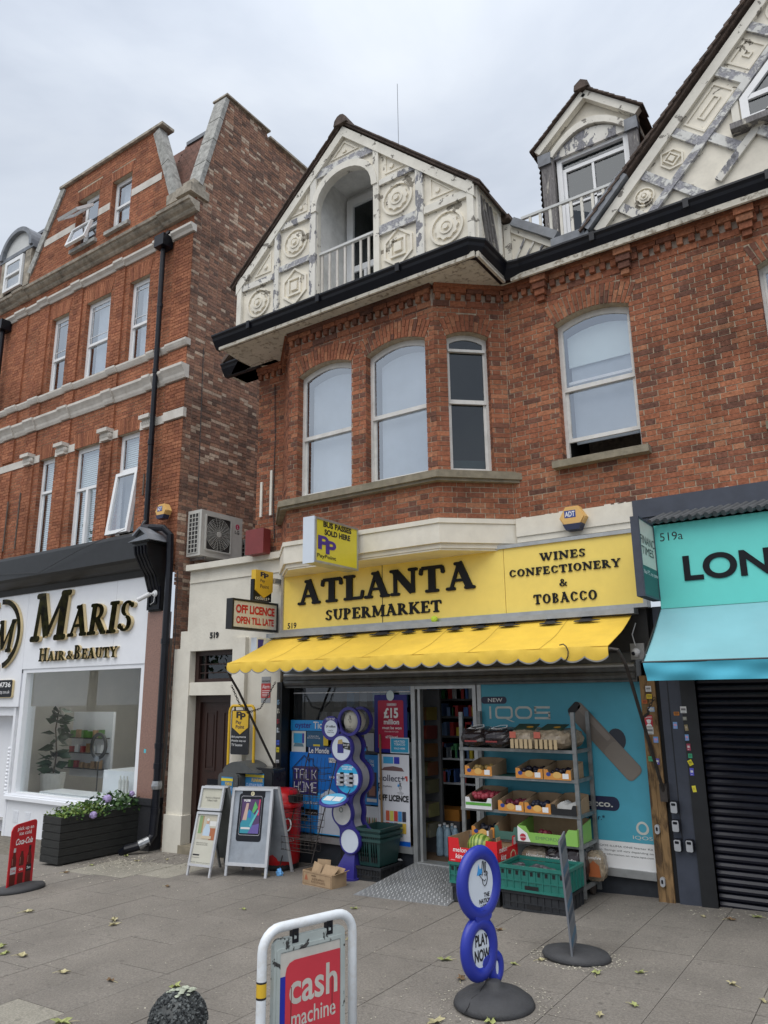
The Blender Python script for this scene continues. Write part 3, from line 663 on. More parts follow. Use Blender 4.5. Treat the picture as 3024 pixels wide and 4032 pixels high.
MB().box(-15.5, -12.1, 7.44, 7.56, 11.2, 11.27).box(-9.2, -8.46, 7.44, 7.56, 11.2, 11.27).build('ridge_flashing', 'lead', roof)
# arched dormer at far left
dz = MB().prism(FY(6.98), rect(-14.08, 9.55, -13.02, 10.45)+[], -.9, 0).build('dormer', 'stone_dirty', LB)
cap = circ(-13.55, 10.4, .5, .47, 16, 0, 180); MB().prism(FY(6.98), cap, -.9, .02).build('arched_head', 'grey_white', dz)
mb = MB(); o_, i_ = ring(-13.55, 10.4, .58, .09, 16, .55, 0, 180); band(mb, FY(6.98), o_, i_, -.95, .1, closed=False); mb.fbox(FY(6.98), -14.16, -12.94, 10.34, 10.42, -.95, .06); mb.build('arched_hood', 'lead', dz)
sash(dz, FY(6.95), -13.88, -13.25, 9.6, 10.28, depth=-.06, frame='white_upvc', blind='blind', fw=.06)
MB().fbox(FY(6.98), -14.08, -13.9, 9.55, 10.34, 0, .05).build('dormer_jamb', 'stone_dirty', dz); MB().fbox(FY(6.98), -13.22, -13.02, 9.55, 10.34, 0, .05).build('dormer_jamb', 'stone_dirty', dz)
# windows
for i, (a, b, c, d) in enumerate(w1):
    if i in (0, 3):
        w = sash(LB, F, a, b, c, d, depth=.07, mid=c+1.1, frame='white_upvc', blind='blind_grey', gapL=.0, fw=.045)
    elif i == 1:
        w = sash(LB, F, a, b, c, d, depth=.07, mid=c+.98, frame='white_upvc', blind='blind_grey', gapL=.0, fw=.045)
        MB().fbox(F, (a+b)/2-.03, (a+b)/2+.03, c+.03, c+.97, -.12, -.06).build('mullion', 'white_upvc', w)
    else:
        w = sash(LB, F, a, b, c+1.0, d, depth=.07, mid=c+1.06, frame='white_upvc', blind='blind_grey', gapL=.0, fw=.045)
        # lower light hinged at the top and pushed out
        top = c+1.02; fr2 = Fr((0, 6.9+.06, top), (1, 0, 0), (0, -.16, -1)); fr2 = Fr((0, 6.93, top-0.99), (1, 0, 0), (0, .12, .993))
        fr2.o = Vector((0, 6.93-.12, top-1.0))
        mb = MB(); band(mb, fr2, rect(a+.01, 0, b-.01, 1.0), rect(a+.065, .055, b-.065, .945), -.03, .03); cs = mb.build('open_casement', 'white_upvc', w)
        MB().prism(fr2, rect(a+.06, .05, b-.06, .95), -.004, .004).build('pane', 'glass', w)
        rm = MB(); q = rect(a, c, b, c+1.0); P = F.P
        rm.add([P(x, y, -.1) for x, y in q]+[P(x, y, -.8) for x, y in q], [(4,5,6,7), (0,1,5,4), (1,2,6,5), (2,3,7,6), (3,0,4,7)]); rm.build('dark_room', 'room_dark', w)
        MB().prism(F, rect(a+.06, c+.1, b-.03, c+1.0), -.16, -.15).build('blind', 'blind_grey', w)
        band(mb := MB(), F, rect(a, c, b, c+1.0), rect(a+.04, c+.04, b-.04, c+.98), -.12, -.07); mb.build('window_frame', 'white_upvc', w)
    # slatted blind lines
    mb = MB(); z = c+.1
    while z < d-.1: mb.fbox(F, a+.05, b-.05, z, z+.022, -.165, -.16); z += .036
    mb.build('blind_slats', 'blind_green', w)
    MB().fbox(F, a-.03, b+.03, c-.06, c, -.1, .05).build('sill', 'stone_dirty', w)
for i, (a, b, c, d) in enumerate(w2):
    w = sash(LB, F, a, b, c, d, depth=.07, mid=c+.68, frame='white_upvc', blind='blind' if i else 'net_dark', gapL=.1, fw=.05)
    mb = MB()
    mb.fbox(F, a+.12, a+.128, c+.7, d-.07, -.075, -.07); mb.fbox(F, b-.13, b-.122, c+.7, d-.07, -.075, -.07); mb.fbox(F, a+.05, b-.05, c+.82, c+.828, -.076, -.071); mb.fbox(F, a+.05, b-.05, d-.16, d-.152, -.076, -.071)
    mb.build('glazing_bar', 'white_upvc', w)
for i, (a, b, c, d) in enumerate(w3):
    if i == 1: w = sash(LB, F, a, b, c, d, depth=.08, mid=c+.5, frame='white_upvc', blind='blind', gapL=.06, fw=.05)
    else:
        w = sash(LB, F, a+.15, b, c, d, depth=.08, mid=c+.42, frame='white_upvc', blind=None, fw=.05)
        for zt, ln, sl in ((d-.3, .42, .75), (c+.42, .42, .28)):
            fr2 = Fr((0, 6.86-sl*ln, zt-ln*math.sqrt(1-sl*sl)), (1, 0, 0), (0, sl, math.sqrt(1-sl*sl)))
            mb = MB(); band(mb, fr2, rect(a-.02, 0, b-.1, ln), rect(a+.03, .05, b-.15, ln-.05), -.025, .025); cs = mb.build('open_casement', 'white_upvc', w)
            MB().prism(fr2, rect(a+.025, .045, b-.145, ln-.045), -.003, .003).build('pane', 'glass', w)
    MB().fbox(F, a-.05, b+.05, c-.07, c, -.1, .07).build('sill', 'coping_stone', w)
# painted band on the attic
for a, b in ((-12.5, -11.52), (-10.82, -10.49), (-9.89, -9.1)): MB().fbox(F, a, b, 10.12, 10.26, 0, .014).build('white_band', 'stone_white', LB)
emit_bricks(LB, coll, ['brick_red', 'brick_stock'])
# flat iron straps on the front
mat('rusty_iron', (.1, .075, .06), .8, var=.4)
mb = MB()
for x, z0, z1 in ((-12.72, 4.2, 5.1), (-12.35, 4.2, 5.2), (-9.0, 4.62, 4.95), (-8.92, 4.6, 4.9)): mb.fbox(F, x, x+.03, z0, z1, .034, .05)
mb.build('iron_strap', 'rusty_iron', LB)
# ============================================================ THE BRICK HOUSE WITH THE TIMBERED GABLES
AB = thing('brick_house', 'orange brick house with canted bay and peeling cream gables above the yellow supermarket sign', 'building', (-4, 6.9, 0))
Y0 = 6.906; G = FY(Y0); coll = []
def fp(p, q): u = Vector((q[0]-p[0], q[1]-p[1], 0)); return Fr((p[0], p[1], 0), u), u.length
BF = FY(6.38); RC, RL = fp((-3.66, 6.38), (-3.07, 6.906)); LC, LL = fp((-6.25, 6.906), (-5.70, 6.38))
winR = (-2.52, -1.735, 3.94, 5.43, .09); winF = (-.59, .25, 3.94, 5.43, .09)
hR = hole(*winR[:4], winR[4]); hF = hole(*winF[:4], winF[4])
aR = arch_poly(*winR[:2], winR[3], winR[4], .22, .42); aF = arch_poly(*winF[:2], winF[3], winF[4], .22, .42)
mainp = [(-3.07, 3.38), (3.4, 3.38), (3.4, 6.0), (-3.07, 6.0)]
MB().flat(G, mainp, 0, [hR, hF]).build('wall', 'mortar', AB)
MB().flat(G, rect(-6.71, 3.3, -6.25, 6.1), 0).build('wall', 'mortar', AB)
MB().flat(Fr((-6.71, 0, 0), (0, -1, 0)), rect(-12, 3.3, -Y0, 6.3), 0).build('wall', 'brick_orange', AB)
fill(coll, G, [(-3.07, 3.42), (3.4, 3.42), (3.4, 5.86), (-3.07, 5.86)], [hR, hF, aR, aF])
fill(coll, G, rect(-6.71, 3.48, -6.25, 5.8), [])
h1 = hole(-5.56, -4.752, 3.93, 5.44, .095); h2 = hole(-4.56, -3.766, 3.93, 5.44, .095)
a1 = arch_poly(-5.56, -4.752, 5.44, .095, .2, .42); a2 = arch_poly(-4.56, -3.766, 5.44, .095, .2, .42)
MB().flat(BF, rect(-5.70, 3.38, -3.66, 6.02), 0, [h1, h2]).build('bay_wall', 'mortar', AB)
h3 = hole(.13, .60, 3.93, 5.44, .06); a3 = arch_poly(.13, .60, 5.44, .06, .2, .4)
MB().flat(RC, rect(0, 3.38, RL, 6.02), 0, [h3]).build('bay_wall', 'mortar', AB)
MB().flat(LC, rect(0, 3.38, LL, 6.02), 0).build('bay_wall', 'mortar', AB)
fill(coll, BF, rect(-5.70, 3.93, -3.655, 5.84), [h1, h2, a1, a2]); fill(coll, BF, rect(-5.70, 3.42, -3.655, 3.8), [])
fill(coll, RC, rect(0, 3.93, RL-.01, 5.84), [h3, a3]); fill(coll, RC, rect(0, 3.42, RL-.01, 3.8), [])
fill(coll, LC, rect(0, 3.93, LL, 5.84), []); fill(coll, LC, rect(0, 3.42, LL, 3.8), [])
emit_bricks(AB, coll, ['brick_orange'])
voussoirs(AB, BF, -5.56, -4.752, 5.44, .095, .2, .42, 'brick_orange', 18)
voussoirs(AB, BF, -4.56, -3.766, 5.44, .095, .2, .42, 'brick_orange', 18)
voussoirs(AB, RC, .13, .60, 5.44, .06, .2, .4, 'brick_orange', 11)
voussoirs(AB, G, winR[0], winR[1], winR[3], winR[4], .22, .42, 'brick_orange', 19)
voussoirs(AB, G, winF[0], winF[1], winF[3], winF[4], .22, .42, 'brick_orange', 19)
for fr, h in ((BF, h1), (BF, h2), (RC, h3), (G, hR), (G, hF)): reveal(AB, fr, h, .11, 'brick_orange', 'mortar')
# windows
sash(AB, BF, -5.56, -4.752, 3.93, 5.44, .095, depth=.09, mid=4.66, gapL=.06, blind='blind')
sash(AB, BF, -4.56, -3.766, 3.93, 5.44, .095, depth=.09, mid=4.7, gapL=.06, blind='blind')
w = sash(AB, RC, .13, .60, 3.93, 5.44, .06, depth=.09, mid=4.72, blind='net_dark', gapL=.0, fw=.03, glass='glass_dark')
MB().fbox(RC, .16, .57, 5.29, 5.32, -.1, -.06).build('glazing_bar', 'sash_paint', w)
MB().fbox(RC, .18, .55, 3.97, 4.1, -.2, -.185).build('sill_board', 'blind_green', w)
w = sash(AB, G, *winR[:4], winR[4], depth=.1, mid=4.72, open_=.2, blind='blind_green', gapL=.03, blind_low=5.0)
MB().prism(G, rect(-2.44, 4.16, -1.77, 5.02), -.23, -.225).build('blind', 'blind', w)
MB().fbox(G, -2.46, -1.79, 4.80, 4.83, -.2, -.17).build('blind_rail', 'white_upvc', w)
sash(AB, G, *winF[:4], winF[4], depth=.1, mid=4.72, blind='blind', gapL=.05)
MB().box(-2.6, -1.66, 6.80, 7.0, 3.86, 3.93).build('sill', 'sill_stone', AB)
MB().box(-.68, .34, 6.80, 7.0, 3.86, 3.93).build('sill', 'sill_stone', AB)
# bay sill
def strip_poly(mb, path_o, path_i, z0, z1):
    n = len(path_o)
    vs = [(x, y, z) for z in (z0, z1) for x, y in path_o+path_i]
    fs = []
    for i in range(n-1):
        fs += [(i, i+1, n+i+1, n+i), (2*n+i, 3*n+i, 3*n+i+1, 2*n+i+1), (i, 2*n+i, 2*n+i+1, i+1), (n+i, n+i+1, 3*n+i+1, 3*n+i)]
    fs += [(0, n, 3*n, 2*n), (n-1, 3*n-1, 4*n-1, 2*n-1)]
    return mb.add(vs, fs)
def baypath(off, zx=0): k = off*.42; return [(-6.25-off*1.0, 6.906), (-5.70-k, 6.38-off), (-3.66+k, 6.38-off), (-3.07+off*1.0, 6.906)]
mb = MB(); strip_poly(mb, baypath(.11), baypath(-.1), 3.83, 3.90); strip_poly(mb, baypath(.08), baypath(-.1), 3.80, 3.8295); strip_poly(mb, baypath(.05), baypath(-.1), 3.9005, 3.925); mb.build('bay_sill', 'sill_stone', AB)
# corbelled cornice
def corb(fr, u0, u1, y0=Y0):
    for z0, z1, d in ((5.79, 5.855, .012), (5.935, 5.985, .055)):
        u = u0
        while u < u1-.02:
            e = min(u+.18, u1); MB().fbox(fr, u+.003, e-.003, z0, z1, 0, d+random.uniform(-.002, .003)).build('cornice_brick', 'brick_orange', AB); u += .184
    MB().fbox(fr, u0, u1, 5.985, 6.03, 0, .075).build('cornice_course', 'brick_orange', AB)
    MB().fbox(fr, u0, u1, 5.79, 5.99, -.002, .006).build('cornice_bed', 'mortar_grey', AB)
    n = max(1, round((u1-u0)/.108)); s = (u1-u0)/n
    for i in range(n): MB().fbox(fr, u0+i*s+.02, u0+i*s+.075, 5.862, 5.93, 0, .05+random.uniform(-.004, .004)).build('dentil', 'brick_orange', AB)
corb(BF, -5.70, -3.66); corb(RC, 0, RL); corb(G, -3.07, 2.4); corb(G, -6.71, -6.25); corb(LC, 0, LL)
for x in (-2.62, -1.73, -.62, .3):
    for k, (z0, z1, d, w) in enumerate(((5.93, 6.0, .12, .17), (5.86, 5.925, .1, .14), (5.79, 5.855, .08, .11), (5.73, 5.785, .055, .08))):
        MB().fbox(G, x-w/2, x+w/2, z0, z1, 0, d).build('corbel_brick', 'brick_orange', AB)
# cream band below the bay, and its soffit
mb = MB(); strip_poly(mb, baypath(.03), baypath(-.3), 3.17, 3.40); strip_poly(mb, baypath(-.0), baypath(-.3), 3.12, 3.1695); strip_poly(mb, baypath(.045), baypath(-.3), 3.37, 3.418)
mb.box(-3.04, -1.871, 6.85, 6.93, 3.23, 3.415); mb.box(-3.04, -1.871, 6.865, 6.93, 3.17, 3.2295); mb.prism(Fr((0, 0, 3.1), (1, 0, 0), (0, 1, 0)), [(-6.22, 6.9), (-5.68, 6.39), (-3.67, 6.39), (-3.1, 6.9)], 0, .019)
mb.build('shop_band', 'band_cream', AB)
mb = MB(); mb.box(-1.869, 3.4, 6.845, 6.93, 3.25, 3.42); mb.box(-1.869, 3.4, 6.862, 6.93, 3.14, 3.2495); mb.build('shop_band', 'band_navy', AB)
mat('paint_splash', (.62, .58, .52), .9, var=.2)
mb = MB()
for i in range(26):
    x = random.uniform(-3.0, .2); mb.fbox(G, x, x+random.uniform(.02, .12), 3.418, 3.418+random.uniform(.006, .02), 0, .012)
mb.build('paint_splashes', 'paint_splash', AB, kind='stuff')
# eaves: fascia, soffit and black gutter
def gutter(path, z0=6.02, z1=6.19, h=.1):
    prof = [(0, z1), (.012, z1), (.012, z1-.02), (-.01, z1-.045), (-.02, z1-.075), (-.05, z1-.12), (-.07, z0+.02), (-.09, z0), (-.14, z0)]
    prof = [(-p, z) for p, z in prof]; mb = MB(); n = len(prof); m = len(path)
    def offs(i, d):
        def nrm(a, b): v = Vector((b[0]-a[0], b[1]-a[1])); v.normalize(); return Vector((-v.y, v.x))
        if i == 0: nn = nrm(path[0], path[1]); k = 1
        elif i == m-1: nn = nrm(path[-2], path[-1]); k = 1
        else:
            a = nrm(path[i-1], path[i]); b = nrm(path[i], path[i+1]); nn = (a+b).normalized(); k = 1/max(.3, nn.dot(a))
        return (path[i][0]+nn.x*d*k, path[i][1]+nn.y*d*k)
    vs = []
    for i in range(m):
        for p, z in prof: x, y = offs(i, p); vs.append((x, y, z))
    fs = [(i*n+j, (i+1)*n+j, (i+1)*n+j+1, i*n+j+1) for i in range(m-1) for j in range(n-1)]
    fs += [tuple(range(n)), tuple(reversed(range((m-1)*n, m*n)))]
    mb.add(vs, fs); return mb
mb = gutter([(-6.72, 6.02), (-3.03, 6.02), (-2.90, 6.15), (-2.90, 6.66), (-2.78, 6.68), (3.4, 6.68)]); mb.build('gutter', 'black_gloss', AB)
gutter([(-7.25, 6.68), (-6.6, 6.68)]).build('gutter', 'black_gloss', AB)
for x in (-6.1, -5.0, -3.9): MB().box(x, x+.05, 6.002, 6.03, 6.10, 6.195).build('gutter_joint', 'black_gloss', AB)
for x in (-2.0, -1.1, -.4): MB().box(x, x+.05, 6.665, 6.69, 6.10, 6.195).build('gutter_joint', 'black_gloss', AB)
mb = MB(); mb.prism(Fr((0, 0, 6.03), (1, 0, 0), (0, 1, 0)), [(-6.66, 6.12), (-3.02, 6.12), (-2.96, 6.2), (-2.96, 6.76), (3.4, 6.76), (3.4, 6.93), (-6.25, 6.93), (-6.71, 6.75), (-7.15, 6.78), (-7.15, 7.1), (-6.72, 7.1), (-6.72, 6.5)], -.0, .012)
mb.box(-6.66, -3.0, 6.09, 6.12, 6.0, 6.06).box(-2.9, 3.4, 6.74, 6.77, 5.995, 6.06).box(-2.99, -2.96, 6.12, 6.74, 6.0, 6.06); mb.build('soffit', 'soffit_paint', AB)
# front gable
GF = FY(6.12)
XL, XR, XC, ZE, ZA = -6.35, -2.975, -4.665, 6.82, 8.36
arch = [(-5.07, 6.2), (-4.235, 6.2)]+archround(-5.07, -4.235, 7.36, .41, 14)
MB().flat(GF, [(XL, 6.15), (XR, 6.15), (XR, ZE), (XC, ZA), (XL, ZE)], 0, [arch]).build('gable_wall', 'gable_plaster', AB)
mb = MB(); q = [(-5.09, 6.2), (-4.2, 6.2), (-4.2, 7.95), (-5.09, 7.95)]
mb.add([GF.P(a, b, -.012) for a, b in q]+[GF.P(a, b, -.62) for a, b in q], [(0, 4, 5, 1)[::-1], (1, 5, 6, 2)[::-1], (2, 6, 7, 3)[::-1], (3, 7, 4, 0)[::-1], (4, 5, 6, 7)]); mb.build('balcony_recess', 'salon_white' if 'salon_white' in MATS else mat('recess_white', (.78, .78, .76), .7), AB)
mb = MB()
for (a, b), (c, d) in zip(arch[1:], arch[2:]+arch[:1]): mb.add([GF.P(a, b, 0), GF.P(c, d, 0), GF.P(c, d, -.06), GF.P(a, b, -.06)], [(3, 2, 1, 0)])
mb.build('arch_soffit', 'gable_trim', AB)
bd = MB(); BDF = FY(6.72); band(bd, BDF, rect(-5.05, 6.22, -4.28, 7.84), rect(-4.955, 6.32, -4.38, 7.74), 0, .05); bd.fbox(BDF, -4.955, -4.38, 6.80, 6.88, 0, .035); bd.fbox(BDF, -4.80, -4.76, 6.3, 6.80, 0, .03); dd = bd.build('balcony_door', 'white_upvc', AB)
MB().fbox(BDF, -4.955, -4.38, 6.32, 7.74, .004, .012).build('pane', 'glass_dark', dd); MB().fbox(BDF, -4.955, -4.38, 6.32, 7.74, .0, .003).build('dark_backing', 'net_dark', dd)
def batten(pts, m='gable_batten', d=.035, fr=GF, parent=None, name='timber_batten'): return MB().prism(fr, pts, 0.001, d).build(name, m, parent or AB)
for x0, x1, z1, m in ((-5.73, -5.655, 7.36, 'gable_batten'), (-5.165, -5.075, 7.82, 'gable_batten'), (-4.23, -4.155, 7.86, 'gable_trim'), (-3.67, -3.575, 7.33, 'gable_batten')): batten(rect(x0, 6.2, x1, z1), m, .04)
batten(rect(-6.35, 6.16, -6.275, 6.9), 'gable_trim', .045); batten(rect(-3.05, 6.16, -2.975, 6.9), 'gable_trim', .045)
for a, b, z0, z1, m in ((-6.27, -5.735, 6.69, 6.77, 'gable_batten'), (-5.65, -5.17, 6.745, 6.82, 'gable_batten_bare'), (-5.65, -5.17, 7.325, 7.4, 'gable_batten'), (-4.15, -3.675, 6.68, 6.80, 'gable_batten_bare'), (-4.15, -3.675, 7.32, 7.39, 'gable_batten'), (-3.57, -3.055, 6.71, 6.80, 'gable_trim')): batten(rect(a, z0, b, z1), m, .036)
batten([(-5.12, 7.82), (-4.20, 7.82), (-4.28, 7.93), (-5.06, 7.93)], 'gable_batten_bare', .03)
mb = MB(); o_ = archround(-5.14, -4.17, 7.36, .49, 14); i_ = archround(-5.06, -4.245, 7.36, .40, 14); band(mb, GF, o_, i_, 0, .055, closed=False); mb.build('arch_moulding', 'gable_trim', AB)
sl = math.hypot(XR-XC, ZA-ZE); su, sz = (XR-XC)/sl, (ZE-ZA)/sl; nx, nz = -sz, su
for sg in (-1, 1):
    P = lambda t, o: (XC+sg*(su*t), ZA+sz*t-o/abs(su))
    MB().prism(GF, [P(0, 0), P(sl+.02, 0), P(sl+.02, .1), P(0, .1)] if sg == 1 else [P(0, .1), P(sl+.02, .1), P(sl+.02, 0), P(0, 0)], .001, .05).build('bargeboard', 'gable_trim', AB)
def rosette(fr, u, v, r, parent, m='gable_plaster'):
    mb = MB(); band(mb, fr, *ring(u, v, r, r*.12, 24), 0, .022)
    sc = [(u+r*.66*(1+.07*math.cos(10*a))*math.cos(a), v+r*.66*(1+.07*math.cos(10*a))*math.sin(a)) for a in [2*math.pi*i/60 for i in range(60)]]
    mb.prism(fr, sc, 0, .024); band(mb, fr, *ring(u, v, r*.40, r*.10, 20), .024, .036); mb.prism(fr, circ(u, v, r*.16, n=14), .024, .05); mb.build('rosette', m, parent)
def squarem(fr, u, v, r, parent, m='gable_plaster'):
    mb = MB(); band(mb, fr, [(u, v+r*1.35), (u-r*1.0, v+r*.55), (u-r*1.0, v-r*.55), (u, v-r*1.35), (u+r*1.0, v-r*.55), (u+r*1.0, v+r*.55)][::-1], [(u, v+r*1.17), (u-r*.86, v+r*.47), (u-r*.86, v-r*.47), (u, v-r*1.17), (u+r*.86, v-r*.47), (u+r*.86, v+r*.47)][::-1], 0, .02)
    band(mb, fr, rect(u-r*.55, v-r*.62, u+r*.55, v+r*.62), rect(u-r*.42, v-r*.49, u+r*.42, v+r*.49), 0, .024); mb.prism(fr, rect(u-r*.25, v-r*.29, u+r*.25, v+r*.29), 0, .03); mb.build('square_moulding', m, parent)
def trim(fr, pts, parent, m='gable_plaster'):
    c = (sum(p[0] for p in pts)/3, sum(p[1] for p in pts)/3); mb = MB()
    o_ = [(c[0]+(p[0]-c[0])*.62, c[1]+(p[1]-c[1])*.62) for p in pts]; i_ = [(c[0]+(p[0]-c[0])*.5, c[1]+(p[1]-c[1])*.5) for p in pts]
    band(mb, fr, o_, i_, 0, .013); mb.prism(fr, circ(c[0], c[1]-.01, .028, n=12), 0, .02); mb.build('triangle_moulding', m, parent)
rosette(GF, -6.0, 6.46, .19, AB); squarem(GF, -5.41, 6.49, .185, AB); rosette(GF, -5.41, 7.08, .19, AB)
squarem(GF, -3.92, 6.46, .185, AB); rosette(GF, -3.92, 7.07, .2, AB); rosette(GF, -3.31, 6.46, .2, AB)
trim(GF, [(-6.2, 6.78), (-5.75, 6.78), (-5.75, 7.25)], AB); trim(GF, [(-5.63, 7.41), (-5.18, 7.41), (-5.18, 7.82)], AB); trim(GF, [(-4.14, 7.4), (-3.7, 7.4), (-4.14, 7.82)], AB); trim(GF, [(-3.56, 6.82), (-3.1, 6.82), (-3.56, 7.26)], AB); trim(GF, [(-5.0, 7.95), (-4.33, 7.95), (-4.665, 8.26)], AB)
rl = MB(); rl.fbox(GF, -5.07, -4.235, 6.80, 6.83, -.07, -.03).build('balcony_rail', 'grey_white', AB)
for i in range(8): x = -5.05+i*.113; MB().fbox(GF, x, x+.028, 6.2, 6.80, -.06, -.045).build('baluster', 'stone_white', AB)
# gable return with slanting boards
RS = FX(-2.975)
MB().flat(RS, rect(6.12, 6.15, 6.9, 6.82), 0).build('gable_return', 'gable_plaster', AB)
for a, b, c, d in ((6.12, 6.2, 6.19, 6.82), (6.60, 6.2, 6.68, 6.82), (6.19, 6.76, 6.6, 6.82), (6.19, 6.2, 6.6, 6.25)): MB().fbox(RS, a, c, b, d, .001, .03).build('timber_batten', 'gable_trim', AB)
for k in range(4):
    o = k*.13; MB().prism(RS, [(6.2+o*.6, 6.75), (6.2+o*.6+.022, 6.75), (6.36+o*.62, 6.26), (6.338+o*.62, 6.26)], .001, .03).build('slanting_board', 'weathered_post', AB)
# gable roof: two slopes and individual verge tiles
for sg in (-1, 1):
    P = lambda t, y, o=0: (XC+sg*(su*t), y, ZA+sz*t+.03+o)
    yb = 9.6 if sg < 0 else 6.95; a = [P(-.02, 6.06), P(sl+.12, 6.06), P(sl+.12, yb), P(-.02, 9.6)]; b = [(x, y, z+.035) for x, y, z in a]
    ro = MB().add(a+b, [(0,3,2,1) if sg > 0 else (0,1,2,3), (4,5,6,7) if sg > 0 else (7,6,5,4), (0,1,5,4), (1,2,6,5), (2,3,7,6), (3,0,4,7)]).build('roof', 'tile_brown', AB)
    n = 27
    for k in range(n):
        t = .04+k*(sl+.06)/n; p = Vector(P(t, 0, .035)); q = Vector(P(t+.125, 0, .020))
        for yy in (6.035, 6.155):
            j = random.uniform(-.006, .006); mb = MB(); dz_ = Vector((0, 0, .018))
            p2 = p+Vector((0, yy+j, 0)); q2 = q+Vector((0, yy+j, .014)); wv = Vector((0, .115, 0))
            mb.add([p2, q2, q2+wv, p2+wv, p2+dz_, q2+dz_, q2+wv+dz_, p2+wv+dz_], [(3,2,1,0), (4,5,6,7), (0,1,5,4), (1,2,6,5), (2,3,7,6), (3,0,4,7)]); mb.build('roof_tile', 'tile_brown', ro)
for k in range(8):
    c_ = (XC, 0, ZA+.05); pts = [(-.1, -.05), (-.085, .02), (-.045, .065), (0, .08), (.045, .065), (.085, .02), (.1, -.05)]
    f_ = Fr((XC, 6.02+k*.4, ZA+.055)); MB().prism(f_, pts, -.39, 0).build('ridge_tile', 'tile_brown', AB)
# roof continuing down to the small front panel
MB().box(-3.02, -2.86, 6.7, 7.15, 6.74, 6.79).build('roof', 'tile_brown', AB)
PF = FY(6.8)
MB().prism(PF, [(-2.97, 6.2), (-2.3, 6.2), (-2.36, 6.3), (-2.85, 6.70), (-2.97, 6.72)], -.08, 0).build('side_panel', 'gable_plaster', AB)
batten([(-2.965, 6.2), (-2.885, 6.2), (-2.885, 6.71), (-2.965, 6.72)], 'gable_trim', .03, PF); batten([(-2.88, 6.60), (-2.44, 6.25), (-2.34, 6.25), (-2.88, 6.70)], 'gable_trim', .028, PF)
for k in range(3): batten([(-2.87+k*.13, 6.24), (-2.85+k*.13, 6.24), (-2.70+k*.1, 6.50-k*.08), (-2.72+k*.1, 6.51-k*.08)], 'gable_batten', .018, PF)
def leadstrip(p, q, w=.09, y=6.8):
    a = Vector((p[0], y, p[1])); b = Vector((q[0], y, q[1])); return MB().bar(a, b, .16, w, (0, 0, 1)).build('lead_flashing', 'lead', AB)
leadstrip((-2.84, 6.70), (-2.36, 6.34)); leadstrip((-1.62, 6.74), (-2.05, 6.29), .1, 6.78)
MB().box(-2.42, -2.02, 6.72, 6.95, 6.2, 6.31).build('lead_flashing', 'lead', AB)
MB().box(-2.9, -1.2, 6.9, 9.2, 6.15, 6.3).build('terrace_floor', 'terrace', AB)
# railing of the terrace
MB().bar((-2.84, 7.0, 6.88), (-1.66, 7.0, 6.88), .035, .03).build('terrace_rail', 'grey_white', AB)
for i in range(10): x = -2.75+i*.118; MB().box(x, x+.03, 6.99, 7.005, 6.3, 6.87).build('baluster', 'gable_trim', AB)
# terrace dormer
DF = FY(7.5)
dm = MB().prism(DF, [(-2.74, 6.3), (-1.62, 6.3), (-1.62, 8.02), (-2.16, 8.5), (-2.74, 8.02)], -2.2, -.14).build('dormer', 'gable_plaster', AB)
for a, b in ((-2.75, -2.60), (-1.72, -1.61)): MB().fbox(DF, a, b, 6.3, 8.0, -.16, 0).build('dormer_post', 'weathered_post', dm)
MB().prism(DF, [(-2.75, 7.98), (-1.61, 7.98), (-1.61, 8.06), (-2.16, 8.55), (-2.75, 8.06)], -.15, -.06).build('dormer_gable', 'gable_plaster', dm)
for p, q in (((-2.78, 8.02), (-2.165, 8.56)), ((-1.58, 8.02), (-2.165, 8.56))): MB().bar((p[0], 7.5, p[1]), (q[0], 7.5, q[1]), .09, .085, (0, 1, 0)).build('bargeboard', 'gable_trim', dm)
mb = MB(); band(mb, DF, archtop(-2.66, -1.68, 7.93, .30, 12), archtop(-2.6, -1.74, 7.90, .24, 12), -.06, .02, closed=False); mb.build('arch_moulding', 'gable_trim', dm)
MB().prism(DF, [(-2.6, 7.88), (-1.72, 7.88)]+archtop(-2.6, -1.74, 7.9, .22, 10), -.08, -.02).build('peeling_tympanum', 'gable_batten', dm)
for a, b in ((-2.78, -2.62), (-1.74, -1.6)): MB().fbox(DF, a, b, 7.83, 7.98, -.02, .03).build('lead_cap', 'lead', dm)
wd = MB(); band(wd, DF, rect(-2.58, 6.75, -1.73, 7.9), rect(-2.52, 6.82, -1.79, 7.84), -.16, -.06); wd = wd.build('window', 'white_upvc', dm)
mb = MB(); mb.fbox(DF, -2.52, -1.79, 7.70, 7.745, -.13, -.085); mb.fbox(DF, -2.175, -2.145, 6.82, 7.70, -.12, -.09); mb.fbox(DF, -2.52, -1.79, 7.24, 7.265, -.12, -.09); mb.fbox(DF, -2.52, -2.48, 6.82, 7.70, -.13, -.085); mb.build('glazing_bar', 'white_upvc', wd)
MB().fbox(DF, -2.52, -1.79, 6.82, 7.84, -.115, -.11).build('pane', 'glass_dark', wd); MB().fbox(DF, -2.52, -1.79, 6.82, 7.84, -.135, -.13).build('dark_curtain', 'net_dark', wd)
